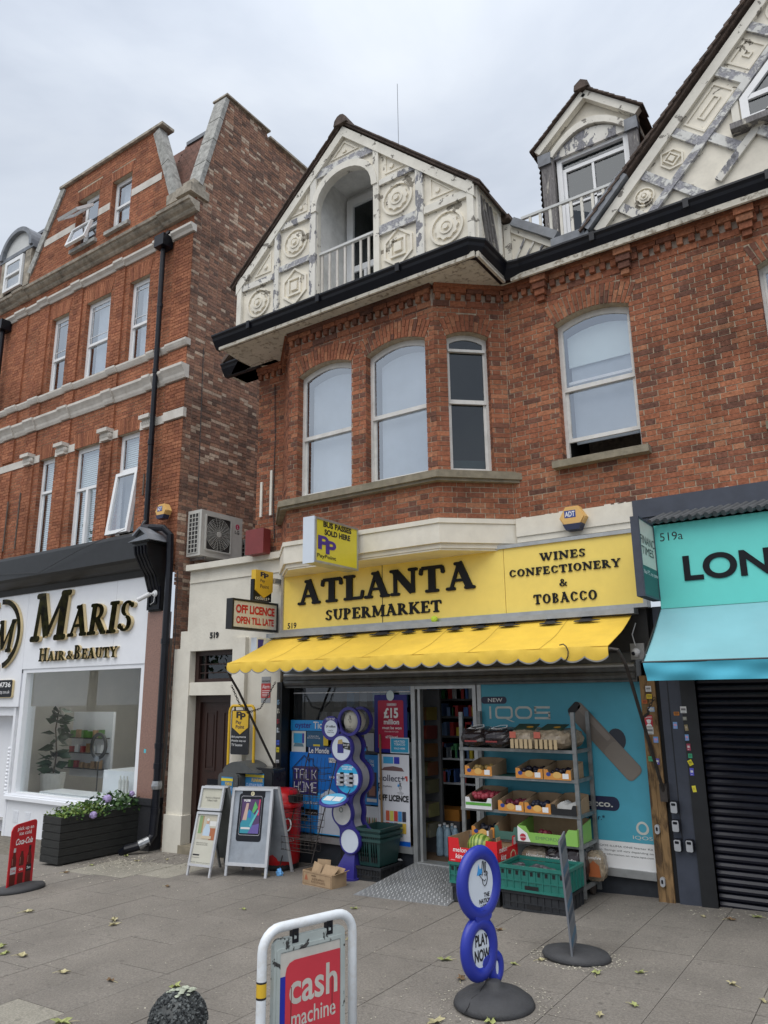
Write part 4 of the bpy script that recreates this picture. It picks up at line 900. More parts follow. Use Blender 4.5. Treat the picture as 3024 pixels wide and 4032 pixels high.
for sg, xe in ((-1, -2.84), (1, -1.52)):
    a = Vector((-2.165, 7.42, 8.63)); b = Vector((xe, 7.42, 8.04))
    n = 11
    for k in range(n):
        p = a.lerp(b, k/n); q = a.lerp(b, (k+1.25)/n)
        for yy in (0, .13):
            mb = MB(); d = Vector((0, yy+random.uniform(-.006, .006), 0)); w_ = Vector((0, .12, 0)); up_ = Vector((0, 0, .022)); q2 = q+Vector((0, 0, .012))
            mb.add([p+d, q2+d, q2+d+w_, p+d+w_, p+d+up_, q2+d+up_, q2+d+w_+up_, p+d+w_+up_], [(3,2,1,0), (4,5,6,7), (0,1,5,4), (1,2,6,5), (2,3,7,6), (3,0,4,7)]); mb.build('roof_tile', 'tile_brown', dm)
    MB().add([a, b, b+Vector((0, 2.3, 0)), a+Vector((0, 2.3, 0))], [(0, 1, 2, 3)]).build('dormer_roof', 'tile_brown', dm)
MB().prism(Fr((-2.165, 7.4, 8.64)), [(-.09, -.05), (-.08, .02), (0, .075), (.08, .02), (.09, -.05)], -.35, 0).build('ridge_tile', 'tile_brown', dm)
for k in range(18):
    z = 7.95-k*.075
    MB().add([(-1.60, 7.55, z), (-1.575, 7.55, z-.09), (-1.575, 9.7, z-.09), (-1.60, 9.7, z)], [(0, 1, 2, 3), (3, 2, 1, 0)]).build('hung_tile_row', 'tile_red', dm)
    MB().add([(-2.755, 7.52, z), (-2.79, 7.52, z-.09), (-2.79, 9.7, z-.09), (-2.755, 9.7, z)], [(0, 3, 2, 1), (0, 1, 2, 3)]).build('hung_tile_row', 'tile_brown', dm)
# ---- big right gable
GX, SLP = .72, 1.045
def zr(x, o=0): return 6.27+(x+1.97)*SLP-o
ZT = zr(GX)
MB().prism(PF, [(-1.97, 6.2), (3.41, 6.2), (3.41, 6.27), (GX, ZT), (-1.97, 6.27)], -.1, 0).build('gable_wall', 'gable_plaster', AB)
cs_, sn_ = 1/math.hypot(1, SLP), SLP/math.hypot(1, SLP)
RF = Fr(PF.P(-1.97, 6.27), (cs_, 0, sn_), (-sn_, 0, cs_))         # u runs up the slope, v is distance below/above it
def rb(u0, u1, v0, v1, m='gable_batten', d=.035, nm='timber_batten'): return MB().fbox(RF, u0, u1, v0, v1, .001, d).build(nm, m, AB)
MB().fbox(RF, 0, 3.9, -.1, 0, .001, .05).build('bargeboard', 'gable_trim', AB)
lb = RF.u.dot(PF.P(-1.42, 6.33)-RF.o); vb = RF.v.dot(PF.P(-1.42, 6.33)-RF.o); vb2 = RF.v.dot(PF.P(-.2, 7.52)-RF.o)
rb(lb-.12, 3.4, -.47, -.40, 'gable_batten_bare', .045)
for u, m in ((.30, 'gable_batten'), (.66, 'gable_batten_bare'), (1.13, 'gable_batten_bare'), (1.78, 'gable_batten_bare'), (2.24, 'gable_batten_bare')): rb(u-.045, u+.045, -.40, -.10, m, .036)
rb(.86, 1.9, -.85, -.78, 'gable_batten', .04)
for u in (.69, 1.20): rb(u-.045, u+.045, -.78, -.47, 'gable_batten_bare', .036)
rb(1.35, 1.44, -1.3, -.85, 'gable_batten_bare', .036)
rosette(RF, .48, -.25, .1, AB); squarem(RF, .9, -.25, .1, AB); trim(RF, [(.02, -.36), (.24, -.36), (.24, -.12)], AB)
for u0, u1 in ((1.2, 1.71), (1.85, 2.17)):
    mb = MB(); band(mb, RF, rect(u0+.03, -.37, u1-.03, -.13), rect(u0+.05, -.35, u1-.05, -.15), 0, .012); band(mb, RF, rect(u0+.13, -.29, u1-.13, -.21), rect(u0+.145, -.275, u1-.145, -.225), 0, .014); mb.build('square_moulding', 'gable_plaster', AB)
mb = MB(); band(mb, RF, *ring(2.48, -.25, .13, .02, 24), 0, .013); band(mb, RF, *ring(2.48, -.25, .06, .015, 16), 0, .018); mb.build('rosette', 'gable_plaster', AB)
# its window
wp = [(-.52, 6.80), (1.96, 6.80), (1.96, 7.08), (GX, 8.36), (-.52, 7.08)]; wi = [(-.45, 6.87), (1.89, 6.87), (1.89, 7.06), (GX, 8.25), (-.45, 7.06)]
mb = MB(); band(mb, PF, wp, wi, -.0, .04); mb.fbox(PF, -.45, 1.89, 7.04, 7.09, 0, .035); mb.fbox(PF, .2, .26, 6.87, 7.7, 0, .035); w = mb.build('window', 'white_upvc', AB)
MB().prism(PF, wi, .004, .01).build('pane', 'glass_dark', w); MB().prism(PF, wi, .001, .003).build('dark_curtain', 'net_dark', w)
MB().fbox(PF, -.62, 2.06, 6.73, 6.79, 0, .13).build('sill', 'weathered_post', w); MB().fbox(PF, -.6, -.535, 6.78, 7.12, 0, .03).build('timber_batten', 'gable_trim', AB)
for sg in (-1, 1):
    n = 34; a = Vector((GX, 6.72, ZT+.05)); b = Vector((GX+sg*2.78, 6.72, 6.22+.02))
    ro = MB().add([a, b, b+Vector((0, 3, 0)), a+Vector((0, 3, 0)), a+Vector((0, 0, .04)), b+Vector((0, 0, .04)), b+Vector((0, 3, .04)), a+Vector((0, 3, .04))], [(0,1,2,3), (4,5,6,7), (0,1,5,4), (1,2,6,5), (3,2,6,7)]).build('roof', 'tile_brown', AB)
    if sg > 0: continue
    for k in range(n):
        p = a.lerp(b, k/n); q = a.lerp(b, (k+1.3)/n)
        for yy in (-.03, .09):
            d = Vector((0, yy+random.uniform(-.006, .006), .03)); w_ = Vector((0, .115, 0)); up_ = Vector((-.012, 0, .016)); q2 = q+Vector((-.014, 0, .012))
            MB().add([p+d, q2+d, q2+d+w_, p+d+w_, p+d+up_, q2+d+up_, q2+d+w_+up_, p+d+w_+up_], [(3,2,1,0), (4,5,6,7), (0,1,5,4), (1,2,6,5), (2,3,7,6), (3,0,4,7)]).build('roof_tile', 'tile_brown', ro)
MB().box(-7.2, -6.3, 6.76, 7.1, 6.03, 6.17).build('soffit', 'soffit_paint', AB)
# small eave at the left end
MB().prism(FY(6.75), [(-7.1, 6.2), (-6.35, 6.2), (-6.35, 6.75)], -.08, 0).build('gable_wall', 'gable_plaster', AB)
MB().bar((-7.2, 6.75, 6.2), (-6.3, 6.75, 6.86), .2, .05).build('roof', 'tile_brown', AB)
MB().box(-6.7, -3.1, 6.92, 12, 3.3, 6.1).build('inner_wall', 'mortar_grey', AB)
MB().box(-2.9, 3.3, 7.75, 12, 3.3, 6.1).build('inner_wall', 'mortar_grey', AB)
# slats and cable on the left pier
for x, z0, z1 in ((-6.62, 3.95, 4.42), (-6.45, 3.95, 4.55)): MB().fbox(G, x, x+.035, z0, z1, .01, .03).build('wooden_slat', 'gable_trim', AB)
mast = MB().tube([(-4.774*1.0, 7.5, 7.9), (-4.78, 7.5, 10.15)], .004, 5).build('thin_aerial', 'lead'); tag(mast, 'thin upright wire aerial rising behind the front gable roof', 'aerial')
# ============================================================ WHITE SALON SHOPFRONT
mat('salon_white', (.80, .82, .86), .35, var=.02)
mat('salon_wall', (.5, .48, .44), .8, var=.08, scale=2)
mat('salon_floor', (.3, .29, .27), .6, var=.1)
mat('granite', (.26, .155, .125), .35, var=.45, scale=70, bump=.0)
mat('granite_black', (.035, .036, .04), .3, var=.3, scale=40)
mat('gold_side', (.72, .58, .33), .4, metal=.2, var=.05)
def goldface():
    m = bpy.data.materials.new('gold_painted_reflection'); m.use_nodes = True; t = m.node_tree; b = t.nodes['Principled BSDF']; MATS['gold_painted_reflection'] = m
    b.inputs['Metallic'].default_value = 1; b.inputs['Roughness'].default_value = .14
    g = t.nodes.new('ShaderNodeTexCoord'); n = t.nodes.new('ShaderNodeTexNoise'); n.inputs['Scale'].default_value = 9; n.inputs['Detail'].default_value = 6
    r = t.nodes.new('ShaderNodeValToRGB'); e = r.color_ramp.elements; e[0].position = .4; e[0].color = (.016, .011, .005, 1); e[1].position = .75; e[1].color = (.10, .085, .018, 1)  # dark olive mottling paints reflected trees into the gold's base colour
    t.links.new(g.outputs['Object'], n.inputs['Vector']); t.links.new(n.outputs['Fac'], r.inputs['Fac']); t.links.new(r.outputs['Color'], b.inputs['Base Color'])
goldface()
SF = thing('salon_shopfront', 'white hair salon shopfront with black cornice and pink granite pier', 'shopfront', (-11, 6.9, -.35))
FS = FY(6.9)
mb = MB(); mb.fbox(FS, -16, -11.70, 1.58, 3.385, -.1, .06); mb.fbox(FS, -11.695, -8.655, 2.16, 3.385, -.1, .06); mb.build('fascia', 'salon_white', SF)
MB().fbox(FS, -11.7, -11.695, 2.1, 3.38, -.09, .055).fbox(FS, -9.402, -9.4, 2.17, 3.38, .0, .0605).build('panel_joint', 'lead', SF)
# black cornice
cpf = FX(0)
pr = [(-7.0, 3.38), (-6.82, 3.38), (-6.80, 3.47), (-6.72, 3.5), (-6.62, 3.56), (-6.58, 3.6), (-6.60, 3.93), (-6.62, 3.98), (-6.9, 4.04), (-7.0, 4.04)]
mb = MB(); n = len(pr); vs = [(-16, -a, b) for a, b in pr]+[(-8.62, -a, b) for a, b in pr]
mb.add(vs, [(i, (i+1) % n, n+(i+1) % n, n+i) for i in range(n)]+[tuple(range(n))[::-1], tuple(range(n, 2*n))]); mb.build('cornice', 'black_paint', SF)
# console bracket, pier
cb_ = FX(-8.36); cp = [(6.92, 2.86), (6.80, 2.86), (6.79, 3.15), (6.74, 3.3), (6.62, 3.45), (6.52, 3.62), (6.5, 3.78), (6.92, 3.78)]
MB().prism(cb_, cp, -.26, 0).build('console_bracket', 'black_paint', SF)
for k in range(4): MB().prism(Fr((-8.585+k*.068, 0, 0), (0, 1, 0)), [(6.805, 3.02), (6.775, 3.02), (6.765, 3.16), (6.715, 3.31), (6.595, 3.47), (6.495, 3.63), (6.475, 3.74), (6.52, 3.74), (6.52, 3.6), (6.65, 3.44)], -.025, .0).build('bracket_reed', 'black_gloss', SF)
MB().prism(FY(6.9), [(-8.66, 3.78), (-8.28, 3.78), (-8.34, 3.86), (-8.47, 3.98), (-8.60, 3.86)], -.1, .42).build('bracket_gable', 'black_paint', SF)
MB().prism(FY(6.9), [(-8.70, 3.80), (-8.24, 3.80), (-8.32, 3.9), (-8.47, 4.0), (-8.62, 3.9), (-8.60, 3.88), (-8.47, 3.97), (-8.34, 3.88)], .02, .46).build('lead_cap', 'lead', SF)
mb = MB(); band(mb, FY(6.79), rect(-8.62, 2.88, -8.36, 3.2), rect(-8.58, 2.92, -8.40, 3.16), 0, .02); mb.fbox(FY(6.79), -8.54, -8.44, 2.96, 3.12, 0, .015); mb.build('bracket_panel', 'black_gloss', SF)
MB().box(-8.66, -8.34, 6.83, 6.98, .42, 2.86).build('granite_pier', 'granite', SF)
MB().box(-8.71, -8.29, 6.78, 6.98, .34, .42).box(-8.69, -8.31, 6.80, 6.98, -.3, .34).build('pier_base', 'granite_black', SF)
MB().fbox(FY(6.83), -8.56, -8.52, .98, 1.03, 0, .002).build('blue_sticker', 'teal_sticker' if 'teal_sticker' in MATS else mat('teal_sticker', (.1, .5, .6), .5), SF)
# window
mb = MB(); band(mb, FS, rect(-11.68, .22, -8.67, 2.165), rect(-11.58, .31, -8.76, 2.10), -.08, .045); mb.fbox(FS, -11.84, -8.67, .20, .25, -.02, .09); mb.fbox(FS, -11.82, -8.67, .25, .275, -.02, .07)
wn = mb.build('window', 'salon_white', SF); MB().fbox(FS, -11.58, -8.76, .31, 2.10, -.04, -.032).build('pane', glassmat('glass_shop', (.93, .95, .95), .03, 1.1), wn)
MB().fbox(FS, -11.80, -8.67, -.5, .2, -.1, .02).build('stall_riser', 'salon_white', SF)
for x in (-11.6, -11.28):
    v = MB()
    for k in range(7): v.fbox(FS, x, x+.14, -.12+k*.024, -.106+k*.024, .02, .028)
    v.build('air_vent', 'salon_white', SF)
MB().box(-16, -11.86, 7.15, 7.2, -.5, 1.5).build('roller_shutter_door', 'salon_white', SF)
mb = MB(); mb.fbox(FS, -11.86, -11.80, -.5, 1.58, -.3, .03)
for k in range(13): mb.ball((-11.87, 6.875, .28+k*.055), .034, 8, 5, (1, 1, .8))
mb.build('turned_pilaster', 'salon_white', SF)
MB().fbox(FS, -16, -11.86, 1.44, 1.58, -.25, -.0).build('door_head', 'salon_white', SF)
mb = MB(); P = [(-13.6, 6.98), (-8.4, 6.98), (-8.4, 10.6), (-13.6, 10.6)]
mb.add([(x, y, z) for z in (-.15, 2.5) for x, y in P], [(2, 3, 7, 6), (1, 2, 6, 5), (3, 0, 4, 7), (4, 5, 6, 7)]); mb.build('salon_room', 'salon_wall', SF)
MB().add([(x, y, -.15) for x, y in P], [(0, 1, 2, 3)]).build('salon_floor', 'salon_floor', SF)
mat('led', (1, 1, .95), .5, emit=13)
for z, x, y in ((2.4, -12.4, 8.3), (2.4, -10.6, 8.3), (2.4, -9.6, 9.6), (2.4, -11.6, 9.6)): MB().box(x, x+1.1, y, y+.08, z, z+.03).build('strip_light', 'led', SF)
lg = thing('salon_sign', 'gold raised letters with painted dark reflections, hair salon name on white fascia', 'sign', (-10.2, 6.84, 2.26))
FL = FY(6.84)
def gold(s, u0, v0, u1, v1, e=.03, shear=0, gap=.04):
    slab(FL, s, u0, v0, u1, v1, 'gold_side', lg, .004, e, gap, shear=shear, name='letter_side'); slab(FL, s, u0-.008, v0, u1-.008, v1, 'gold_painted_reflection', lg, .006+e+.002, .004, gap, shear=shear, name='letter_face')
gold('M', -11.49, 2.58, -10.50, 3.34, .045, .12); gold('ARIS', -10.46, 2.61, -8.93, 3.07, .045, .12, .02)
for s, a, b, h in (('H', -11.19, -10.97, 2.47), ('AIR', -10.95, -10.5, 2.41), ('&', -10.47, -10.3, 2.41), ('B', -10.28, -10.1, 2.48), ('EAUTY', -10.08, -9.24, 2.42)): gold(s, a, 2.265, b, h, .03)
lm = thing('salon_emblem', 'round gold monogram ring at the left end of the salon fascia', 'sign', (-12.35, 6.84, 2.17))
mb = MB(); band(mb, FL, *ring(-12.35, 2.75, .58, .085, 40, a0=-75, a1=95), .004, .045, closed=False); band(mb, FL, *ring(-12.30, 2.77, .50, .04, 40, a0=-60, a1=20), .004, .04, closed=False); band(mb, FL, *ring(-12.35, 2.75, .58, .085, 40, a0=110, a1=270), .004, .045, closed=False); mb.build('ring_side', 'gold_side', lm)
mb = MB(); band(mb, FL, *ring(-12.36, 2.75, .58, .085, 40, a0=-75, a1=95), .046, .05, closed=False); band(mb, FL, *ring(-12.31, 2.77, .50, .04, 40, a0=-60, a1=20), .041, .045, closed=False); band(mb, FL, *ring(-12.36, 2.75, .58, .085, 40, a0=110, a1=270), .046, .05, closed=False); mb.build('ring_face', 'gold_painted_reflection', lm)
for mm, dd, e in (('gold_side', .004, .03), ('gold_painted_reflection', .036, .004)): slab(FL, 'M', -12.55, 2.45, -12.02, 2.98, mm, lm, dd, e, shear=.25); slab(FL, 'A', -12.75, 2.42, -12.42, 2.8, mm, lm, dd, e, shear=.2)
pl = MB().prism(FL, rrect(-13.1, 1.72, -11.86, 2.0, .03), .003, .035).build('phone_plate', 'gold_side'); tag(pl, 'black and gold plate with phone number and web address', 'plaque')
MB().prism(FL, rrect(-13.1, 1.73, -11.87, 2.0, .03), .036, .04).build('plate_face', 'black_gloss', pl)
mat('white_print', (.8, .8, .8), .5, var=.02); mat('black_print', (.012, .012, .014), .5, var=.05)
txt(FL, '43 4736', -12.47, 1.885, -11.91, 1.965, 'white_print', pl, .041, bold=.02); txt(FL, 'ndbeauty.co.uk', -12.44, 1.77, -11.92, 1.84, 'white_print', pl, .041)
# inside the salon
mat('leaf_dark', (.02, .055, .025), .35, var=.5, scale=3); mat('pot_white', (.6, .6, .58), .5)
def leafy(mb, c, ln, w, d, rnd=random):
    d = Vector(d).normalized(); s = d.cross(Vector((rnd.uniform(-1, 1), rnd.uniform(-1, 1), rnd.uniform(-1, 1)))).normalized(); nrm = s.cross(d); c = Vector(c)
    a = c; b = c+d*ln*.4+s*w/2+nrm*ln*.05; e = c+d*ln+nrm*(-.08*ln); f = c+d*ln*.4-s*w/2+nrm*ln*.05; m = c+d*ln*.45-nrm*ln*.03
    mb.add([a, b, e, f, m], [(0, 4, 1), (1, 4, 2), (0, 3, 4), (4, 3, 2)])
fp_ = thing('potted_fig', 'tall rubber fig with big dark leaves in white pot inside the salon window', 'plant', (-12.0, 7.75, -.15))
MB().lathe((-12.0, 7.75, .15), [(.13, 0), (.17, .05), (.2, .3), (.2, .34), (.17, .34)], 18).build('pot', 'pot_white', fp_)
MB().tube([(-12.0, 7.75, .45), (-11.97, 7.76, .8), (-12.03, 7.74, 1.2), (-12.0, 7.75, 1.5)], .012, 6).build('stem', 'rusty_iron', fp_)
mb = MB()
for i in range(64):
    z = random.uniform(.5, 1.55); a = random.uniform(0, 6.28); r_ = .03
    leafy(mb, (-12+r_*math.cos(a), 7.75+r_*math.sin(a), z), random.uniform(.18, .28), .14, (math.cos(a), math.sin(a), random.uniform(-.6, .4)))
mb.build('foliage', 'leaf_dark', fp_)
st = thing('product_stand', 'white pegboard stand of hair products at the back of the salon', 'display stand', (-12.3, 8.8, -.15))
MB().box(-13.2, -12.0, 8.85, 8.9, .3, 1.45).build('pegboard', 'salon_white', st)
mat('red_pack', (.35, .02, .03), .5); mat('green_pack', (.1, .25, .05), .5); mat('tan_pack', (.4, .25, .12), .5)
for z in (.45, .72, .98): MB().box(-13.15, -12.05, 8.7, 8.85, z, z+.015).build('shelf', 'black_paint', st)
for i in range(18):
    x = -13.1+(i % 6)*.17; z = (.465, .735, .995)[i//6]; MB().box(x, x+.1, 8.74, 8.8, z, z+random.uniform(.08, .17)).build('product', random.choice(('red_pack', 'green_pack', 'tan_pack', 'salon_white')), st)
rl_ = thing('ring_light', 'black ring light on thin tripod stand in the salon', 'lamp', (-10.55, 7.6, -.15))
mb = MB(); band(mb, FY(7.6), *ring(-10.6, .97, .2, .045, 28), 0, .03); mb.build('ring', 'black_paint', rl_); MB().tube([(-10.6, 7.6, .78), (-10.6, 7.6, -.1)], .011, 6).build('pole', 'black_paint', rl_); MB().box(-10.65, -10.55, 7.56, 7.6, .74, .82).build('phone_holder', 'lead', rl_)
ds = thing('reception_desk', 'white reception desk with bottles inside the salon window', 'desk', (-10.2, 7.5, -.15))
MB().box(-10.45, -9.7, 7.6, 8.2, -.15, .62).build('cabinet', 'salon_white', ds); MB().box(-11.4, -9.5, 7.15, 7.55, .27, .3).build('worktop', 'salon_white', ds)
for i in range(3): MB().lathe((-9.9+i*.08, 7.5, .3), [(.025, 0), (.025, .2), (.01, .23), (.01, .27)], 10).build('bottle', 'pot_white', ds)
mr = thing('round_mirror', 'large round mirror with dark surround at the salon back', 'mirror', (-10.2, 9.4, .2))
MB().lathe((-10.6, 9.6, .85), [(.95, 0), (.95, .04)], 36, 'Y').build('dark_disc', 'black_paint', mr); MB().lathe((-10.15, 9.4, .75), [(.85, 0), (.85, .04)], 36, 'Y').build('light_disc', 'tan_pack', mr)
# planter outside
mat('planter_black', (.018, .019, .018), .6, var=.4, scale=9, bump=.5, bscale=30, stretch=(1, 1, 6))
mat('leaf_green', (.06, .13, .03), .5, var=.5, scale=6); mat('leaf_bright', (.16, .24, .045), .5, var=.4, scale=6); mat('leaf_deep', (.03, .075, .025), .5, var=.4)
mat('hydrangea', (.42, .34, .6), .7, var=.3, scale=30)
pt = thing('planter_box', 'long black slatted timber planter box below the salon window', 'planter', (-8.65, 6.3, -.22), 0)
PX0, PX1, PY0, PY1 = -8.84, -8.56, 5.68, 6.86
PX0, PX1 = -8.92, -8.55
for k in range(6):
    z = -.20+k*.087
    MB().box(PX1-.03, PX1, PY0, PY1, z, z+.081).build('plank', 'planter_black', pt); MB().box(PX0, PX0+.03, PY0, PY1, z, z+.081).build('plank', 'planter_black', pt)
    MB().box(PX0+.031, PX1-.031, PY0, PY0+.03, z, z+.081).build('plank', 'planter_black', pt); MB().box(PX0+.031, PX1-.031, PY1-.03, PY1, z, z+.081).build('plank', 'planter_black', pt)
MB().box(PX0+.03, PX1-.03, PY0+.03, PY1-.03, -.2, .24).build('soil', 'joint_dirt', pt)
for y in (PY0+.1, PY1-.15):
    MB().box(PX0+.04, PX1-.04, y, y+.06, -.23, -.2).build('foot', 'planter_black', pt)
def shrub(name, label, cat, y0, y1, ms, n, zr_, ln):
    o = thing(name, label, cat, ((PX0+PX1)/2, (y0+y1)/2, .24))
    for m_, f_ in ms:
        mb = MB()
        for i in range(int(n*f_)):
            y = random.uniform(y0, y1); x = random.uniform(PX0, PX1+.04); t = abs((y-(y0+y1)/2)/((y1-y0)/2)); h = random.uniform(0, zr_*(1-.5*t*t)); a = random.uniform(0, 6.28)
            leafy(mb, (x, y, .26+h), random.uniform(.6, 1)*ln, ln*.5, (math.cos(a), math.sin(a), random.uniform(-.1, .9)))
        mb.build('foliage', m_, o)
    return o
shrub('euonymus_shrub', 'bright yellow green leafy shrub at the near end of the black planter', 'shrub', PY0+.02, PY0+.62, (('leaf_bright', .6), ('leaf_green', .4)), 520, .17, .062)
hy = shrub('hydrangea_shrub', 'hydrangea with lilac flower heads at the far end of the black planter', 'shrub', PY0+.5, PY1, (('leaf_deep', .5), ('leaf_green', .5)), 420, .24, .085)
def flower(c, r_):
    mb = MB()
    for i in range(90):
        a = random.uniform(0, 6.28); p = math.acos(random.uniform(-.4, 1)); d = Vector((math.sin(p)*math.cos(a), math.sin(p)*math.sin(a), math.cos(p))); q = Vector(c)+d*r_; s = d.cross(Vector((.3, .5, .8))).normalized()*.009; t = s.cross(d)
        mb.add([q-s-t, q+s-t, q+s+t, q-s+t], [(0, 1, 2, 3)])
    mb.ball(c, r_*.9, 10, 7); mb.build('flower_head', 'hydrangea', hy)
flower((-8.55, 6.3, .46), .055); flower((-8.5, 6.08, .30), .045); flower((-8.62, 6.72, .47), .04)
# downpipes
dp = thing('downpipe', 'black rainwater downpipe with hopper beside the white salon fascia', 'pipe', (-8.25, 6.8, -.1))
MB().tube([(-8.79, 6.78, 8.62), (-8.79, 6.80, 4.15)], .04, 12).build('upper_pipe', 'black_gloss', dp); MB().box(-8.90, -8.68, 6.68, 6.88, 8.64, 8.84).build('hopper', 'black_gloss', dp); MB().tube([(-8.72, 6.95, 9.0), (-8.76, 6.84, 8.95), (-8.79, 6.78, 8.84)], .035, 8).build('inlet', 'black_gloss', dp)
for z in (5.35, 6.5, 7.6): MB().lathe((-8.79, 6.79, z), [(.048, 0), (.048, .07)], 12).build('collar', 'black_gloss', dp)
MB().tube([(-8.79, 6.79, 4.16), (-8.77, 6.74, 4.08), (-8.5, 6.66, 4.03), (-8.28, 6.7, 4.0), (-8.2, 6.76, 3.9), (-8.2, 6.78, 3.5), (-8.2, 6.78, .25)], .05, 12).build('lower_pipe', 'black_gloss', dp)
for z in (.25, .8, 1.05, 2.4): MB().lathe((-8.2, 6.78, z), [(.06, 0), (.06, .07)], 12).build('collar', 'black_gloss', dp)
mat('silver_tape', (.3, .31, .32), .3, metal=.5, var=.4, scale=20)
MB().lathe((-8.2, 6.78, .55), [(.062, 0), (.07, .04), (.06, .1)], 12).build('taped_joint', 'silver_tape', dp)
MB().tube([(-8.2, 6.78, .3), (-8.2, 6.76, 0), (-8.22, 6.7, -.08), (-8.3, 6.6, -.12), (-8.4, 6.52, -.15), (-8.46, 6.5, -.2)], .055, 12).build('shoe', 'black_gloss', dp)
MB().tube([(-8.21, 6.72, -.06), (-8.28, 6.62, -.11)], .059, 12).build('taped_bend', 'silver_tape', dp)
dp2 = MB().tube([(-13.45, 6.78, 8.6), (-13.45, 6.8, 4.05)], .045, 10).build('downpipe', 'black_gloss'); tag(dp2, 'black rainwater downpipe at the left edge between upper storeys', 'pipe'); MB().box(-13.56, -13.34, 6.68, 6.88, 8.6, 8.8).build('hopper', 'black_gloss', dp2)
def cable(pts, r=.006, m='black_paint', lab='thin black cable draped on the wall', grp='wall cables'):
    o = MB().tube(pts, r, 5).build('cable', m); return tag(o, lab, 'cable', grp)
cable([(-8.12, 6.86, 3.4), (-8.1, 6.86, 2.4), (-8.13, 6.85, 1.5), (-8.1, 6.82, .8)], lab='black cable running down beside the lower downpipe')
cable([(-8.19, 7.18, 6.9), (-8.19, 7.2, 5.5), (-8.19, 7.22, 4.4)], lab='black cable down the stock brick side wall')
cable([(-6.42, 6.89, 5.75), (-6.38, 6.88, 5), (-6.4, 6.89, 4.2), (-6.36, 6.89, 3.6)], lab='black cable on the narrow brick pier left of the bay')
cable([(-12.8, 6.55, 3.75), (-11, 6.55, 3.62), (-9.9, 6.5, 3.85), (-9.0, 6.6, 4.06)], .004, lab='thin cable sagging across the black cornice')
mat('white_plastic', (.7, .71, .72), .4, var=.05)
def cctv(x, y, z):
    o = thing('security_camera', 'white bullet security camera on the black bracket', 'camera', (x, y, z)); MB().lathe((x, y, z), [(.045, 0), (.05, .01), (.035, .03)], 14, 'Y').build('mount', 'white_plastic', o)
    MB().tube([(x, y-.02, z), (x-.04, y-.1, z-.02)], .016, 8).build('arm', 'white_plastic', o); MB().tube([(x-.02, y-.08, z-.01), (x-.16, y-.16, z-.09)], .032, 12).build('barrel', 'white_plastic', o); MB().tube([(x-.159, y-.159, z-.089), (x-.165, y-.163, z-.093)], .024, 12).build('lens', 'black_gloss', o)
    MB().tube([(x+.01, y-.02, z-.04), (x+.01, y-.03, z-.12), (x-.06, y-.03, z-.15)], .005, 5).build('lead', 'white_plastic', o)
cctv(-8.45, 6.77, 3.1)
mat('alarm_yellow', (.68, .42, .14), .5, var=.05); mat('alarm_blue', (.02, .05, .25), .4); mat('navy', (.015, .02, .06), .4)
def alarm(x, z, label, r_=.13, y=6.86):
    o = thing('alarm_box', label, 'alarm', (x, y, z), 0, 'hexagonal alarm boxes'); f = FY(y)
    hx = circ(x, z, r_, r_*.95, 6); MB().prism(f, hx, 0, .09).build('case', 'alarm_yellow', o)
    MB().prism(f, circ(x, z, r_*.9, r_*.85, 6), .09, .105).build('cover', 'alarm_yellow', o)
    MB().prism(f, [(x-r_*.5, z-r_*.95), (x+r_*.5, z-r_*.95), (x+r_*.72, z-r_*.5), (x-r_*.72, z-r_*.5)], .01, .112).build('strobe', 'navy', o)
    MB().fbox(f, x-r_*.55, x+r_*.3, z-.03+r_*.2, z+.04+r_*.2, .105, .107).build('badge', 'alarm_blue', o); txt(f, 'ADT', x-r_*.5, z-.02+r_*.2, x+r_*.25, z+.03+r_*.2, 'white_print', o, .108, bold=.02)
    g_ = MB()
    for k in range(4): g_.fbox(Fr((x+r_*.72, y, z-.03), (.5, 1, 0)), -.06, .02, k*.014, k*.014+.006, 0, .003)
    g_.build('louvre', 'rusty_iron', o)
alarm(-2.42, 3.33, 'yellow hexagonal alarm box with blue badge above the supermarket sign'); alarm(-8.36, 4.26, 'yellow hexagonal alarm box on the left building above the downpipe bend', .12, 6.8)
mat('alarm_red', (.2, .035, .035), .55, var=.08)
ab = MB().prism(FY(6.83), rrect(-6.68, 3.43, -6.37, 3.75, .015), 0, .13).build('red_alarm_box', 'alarm_red'); tag(ab, 'plain dark red box fixed on brick beside the condenser units', 'alarm')
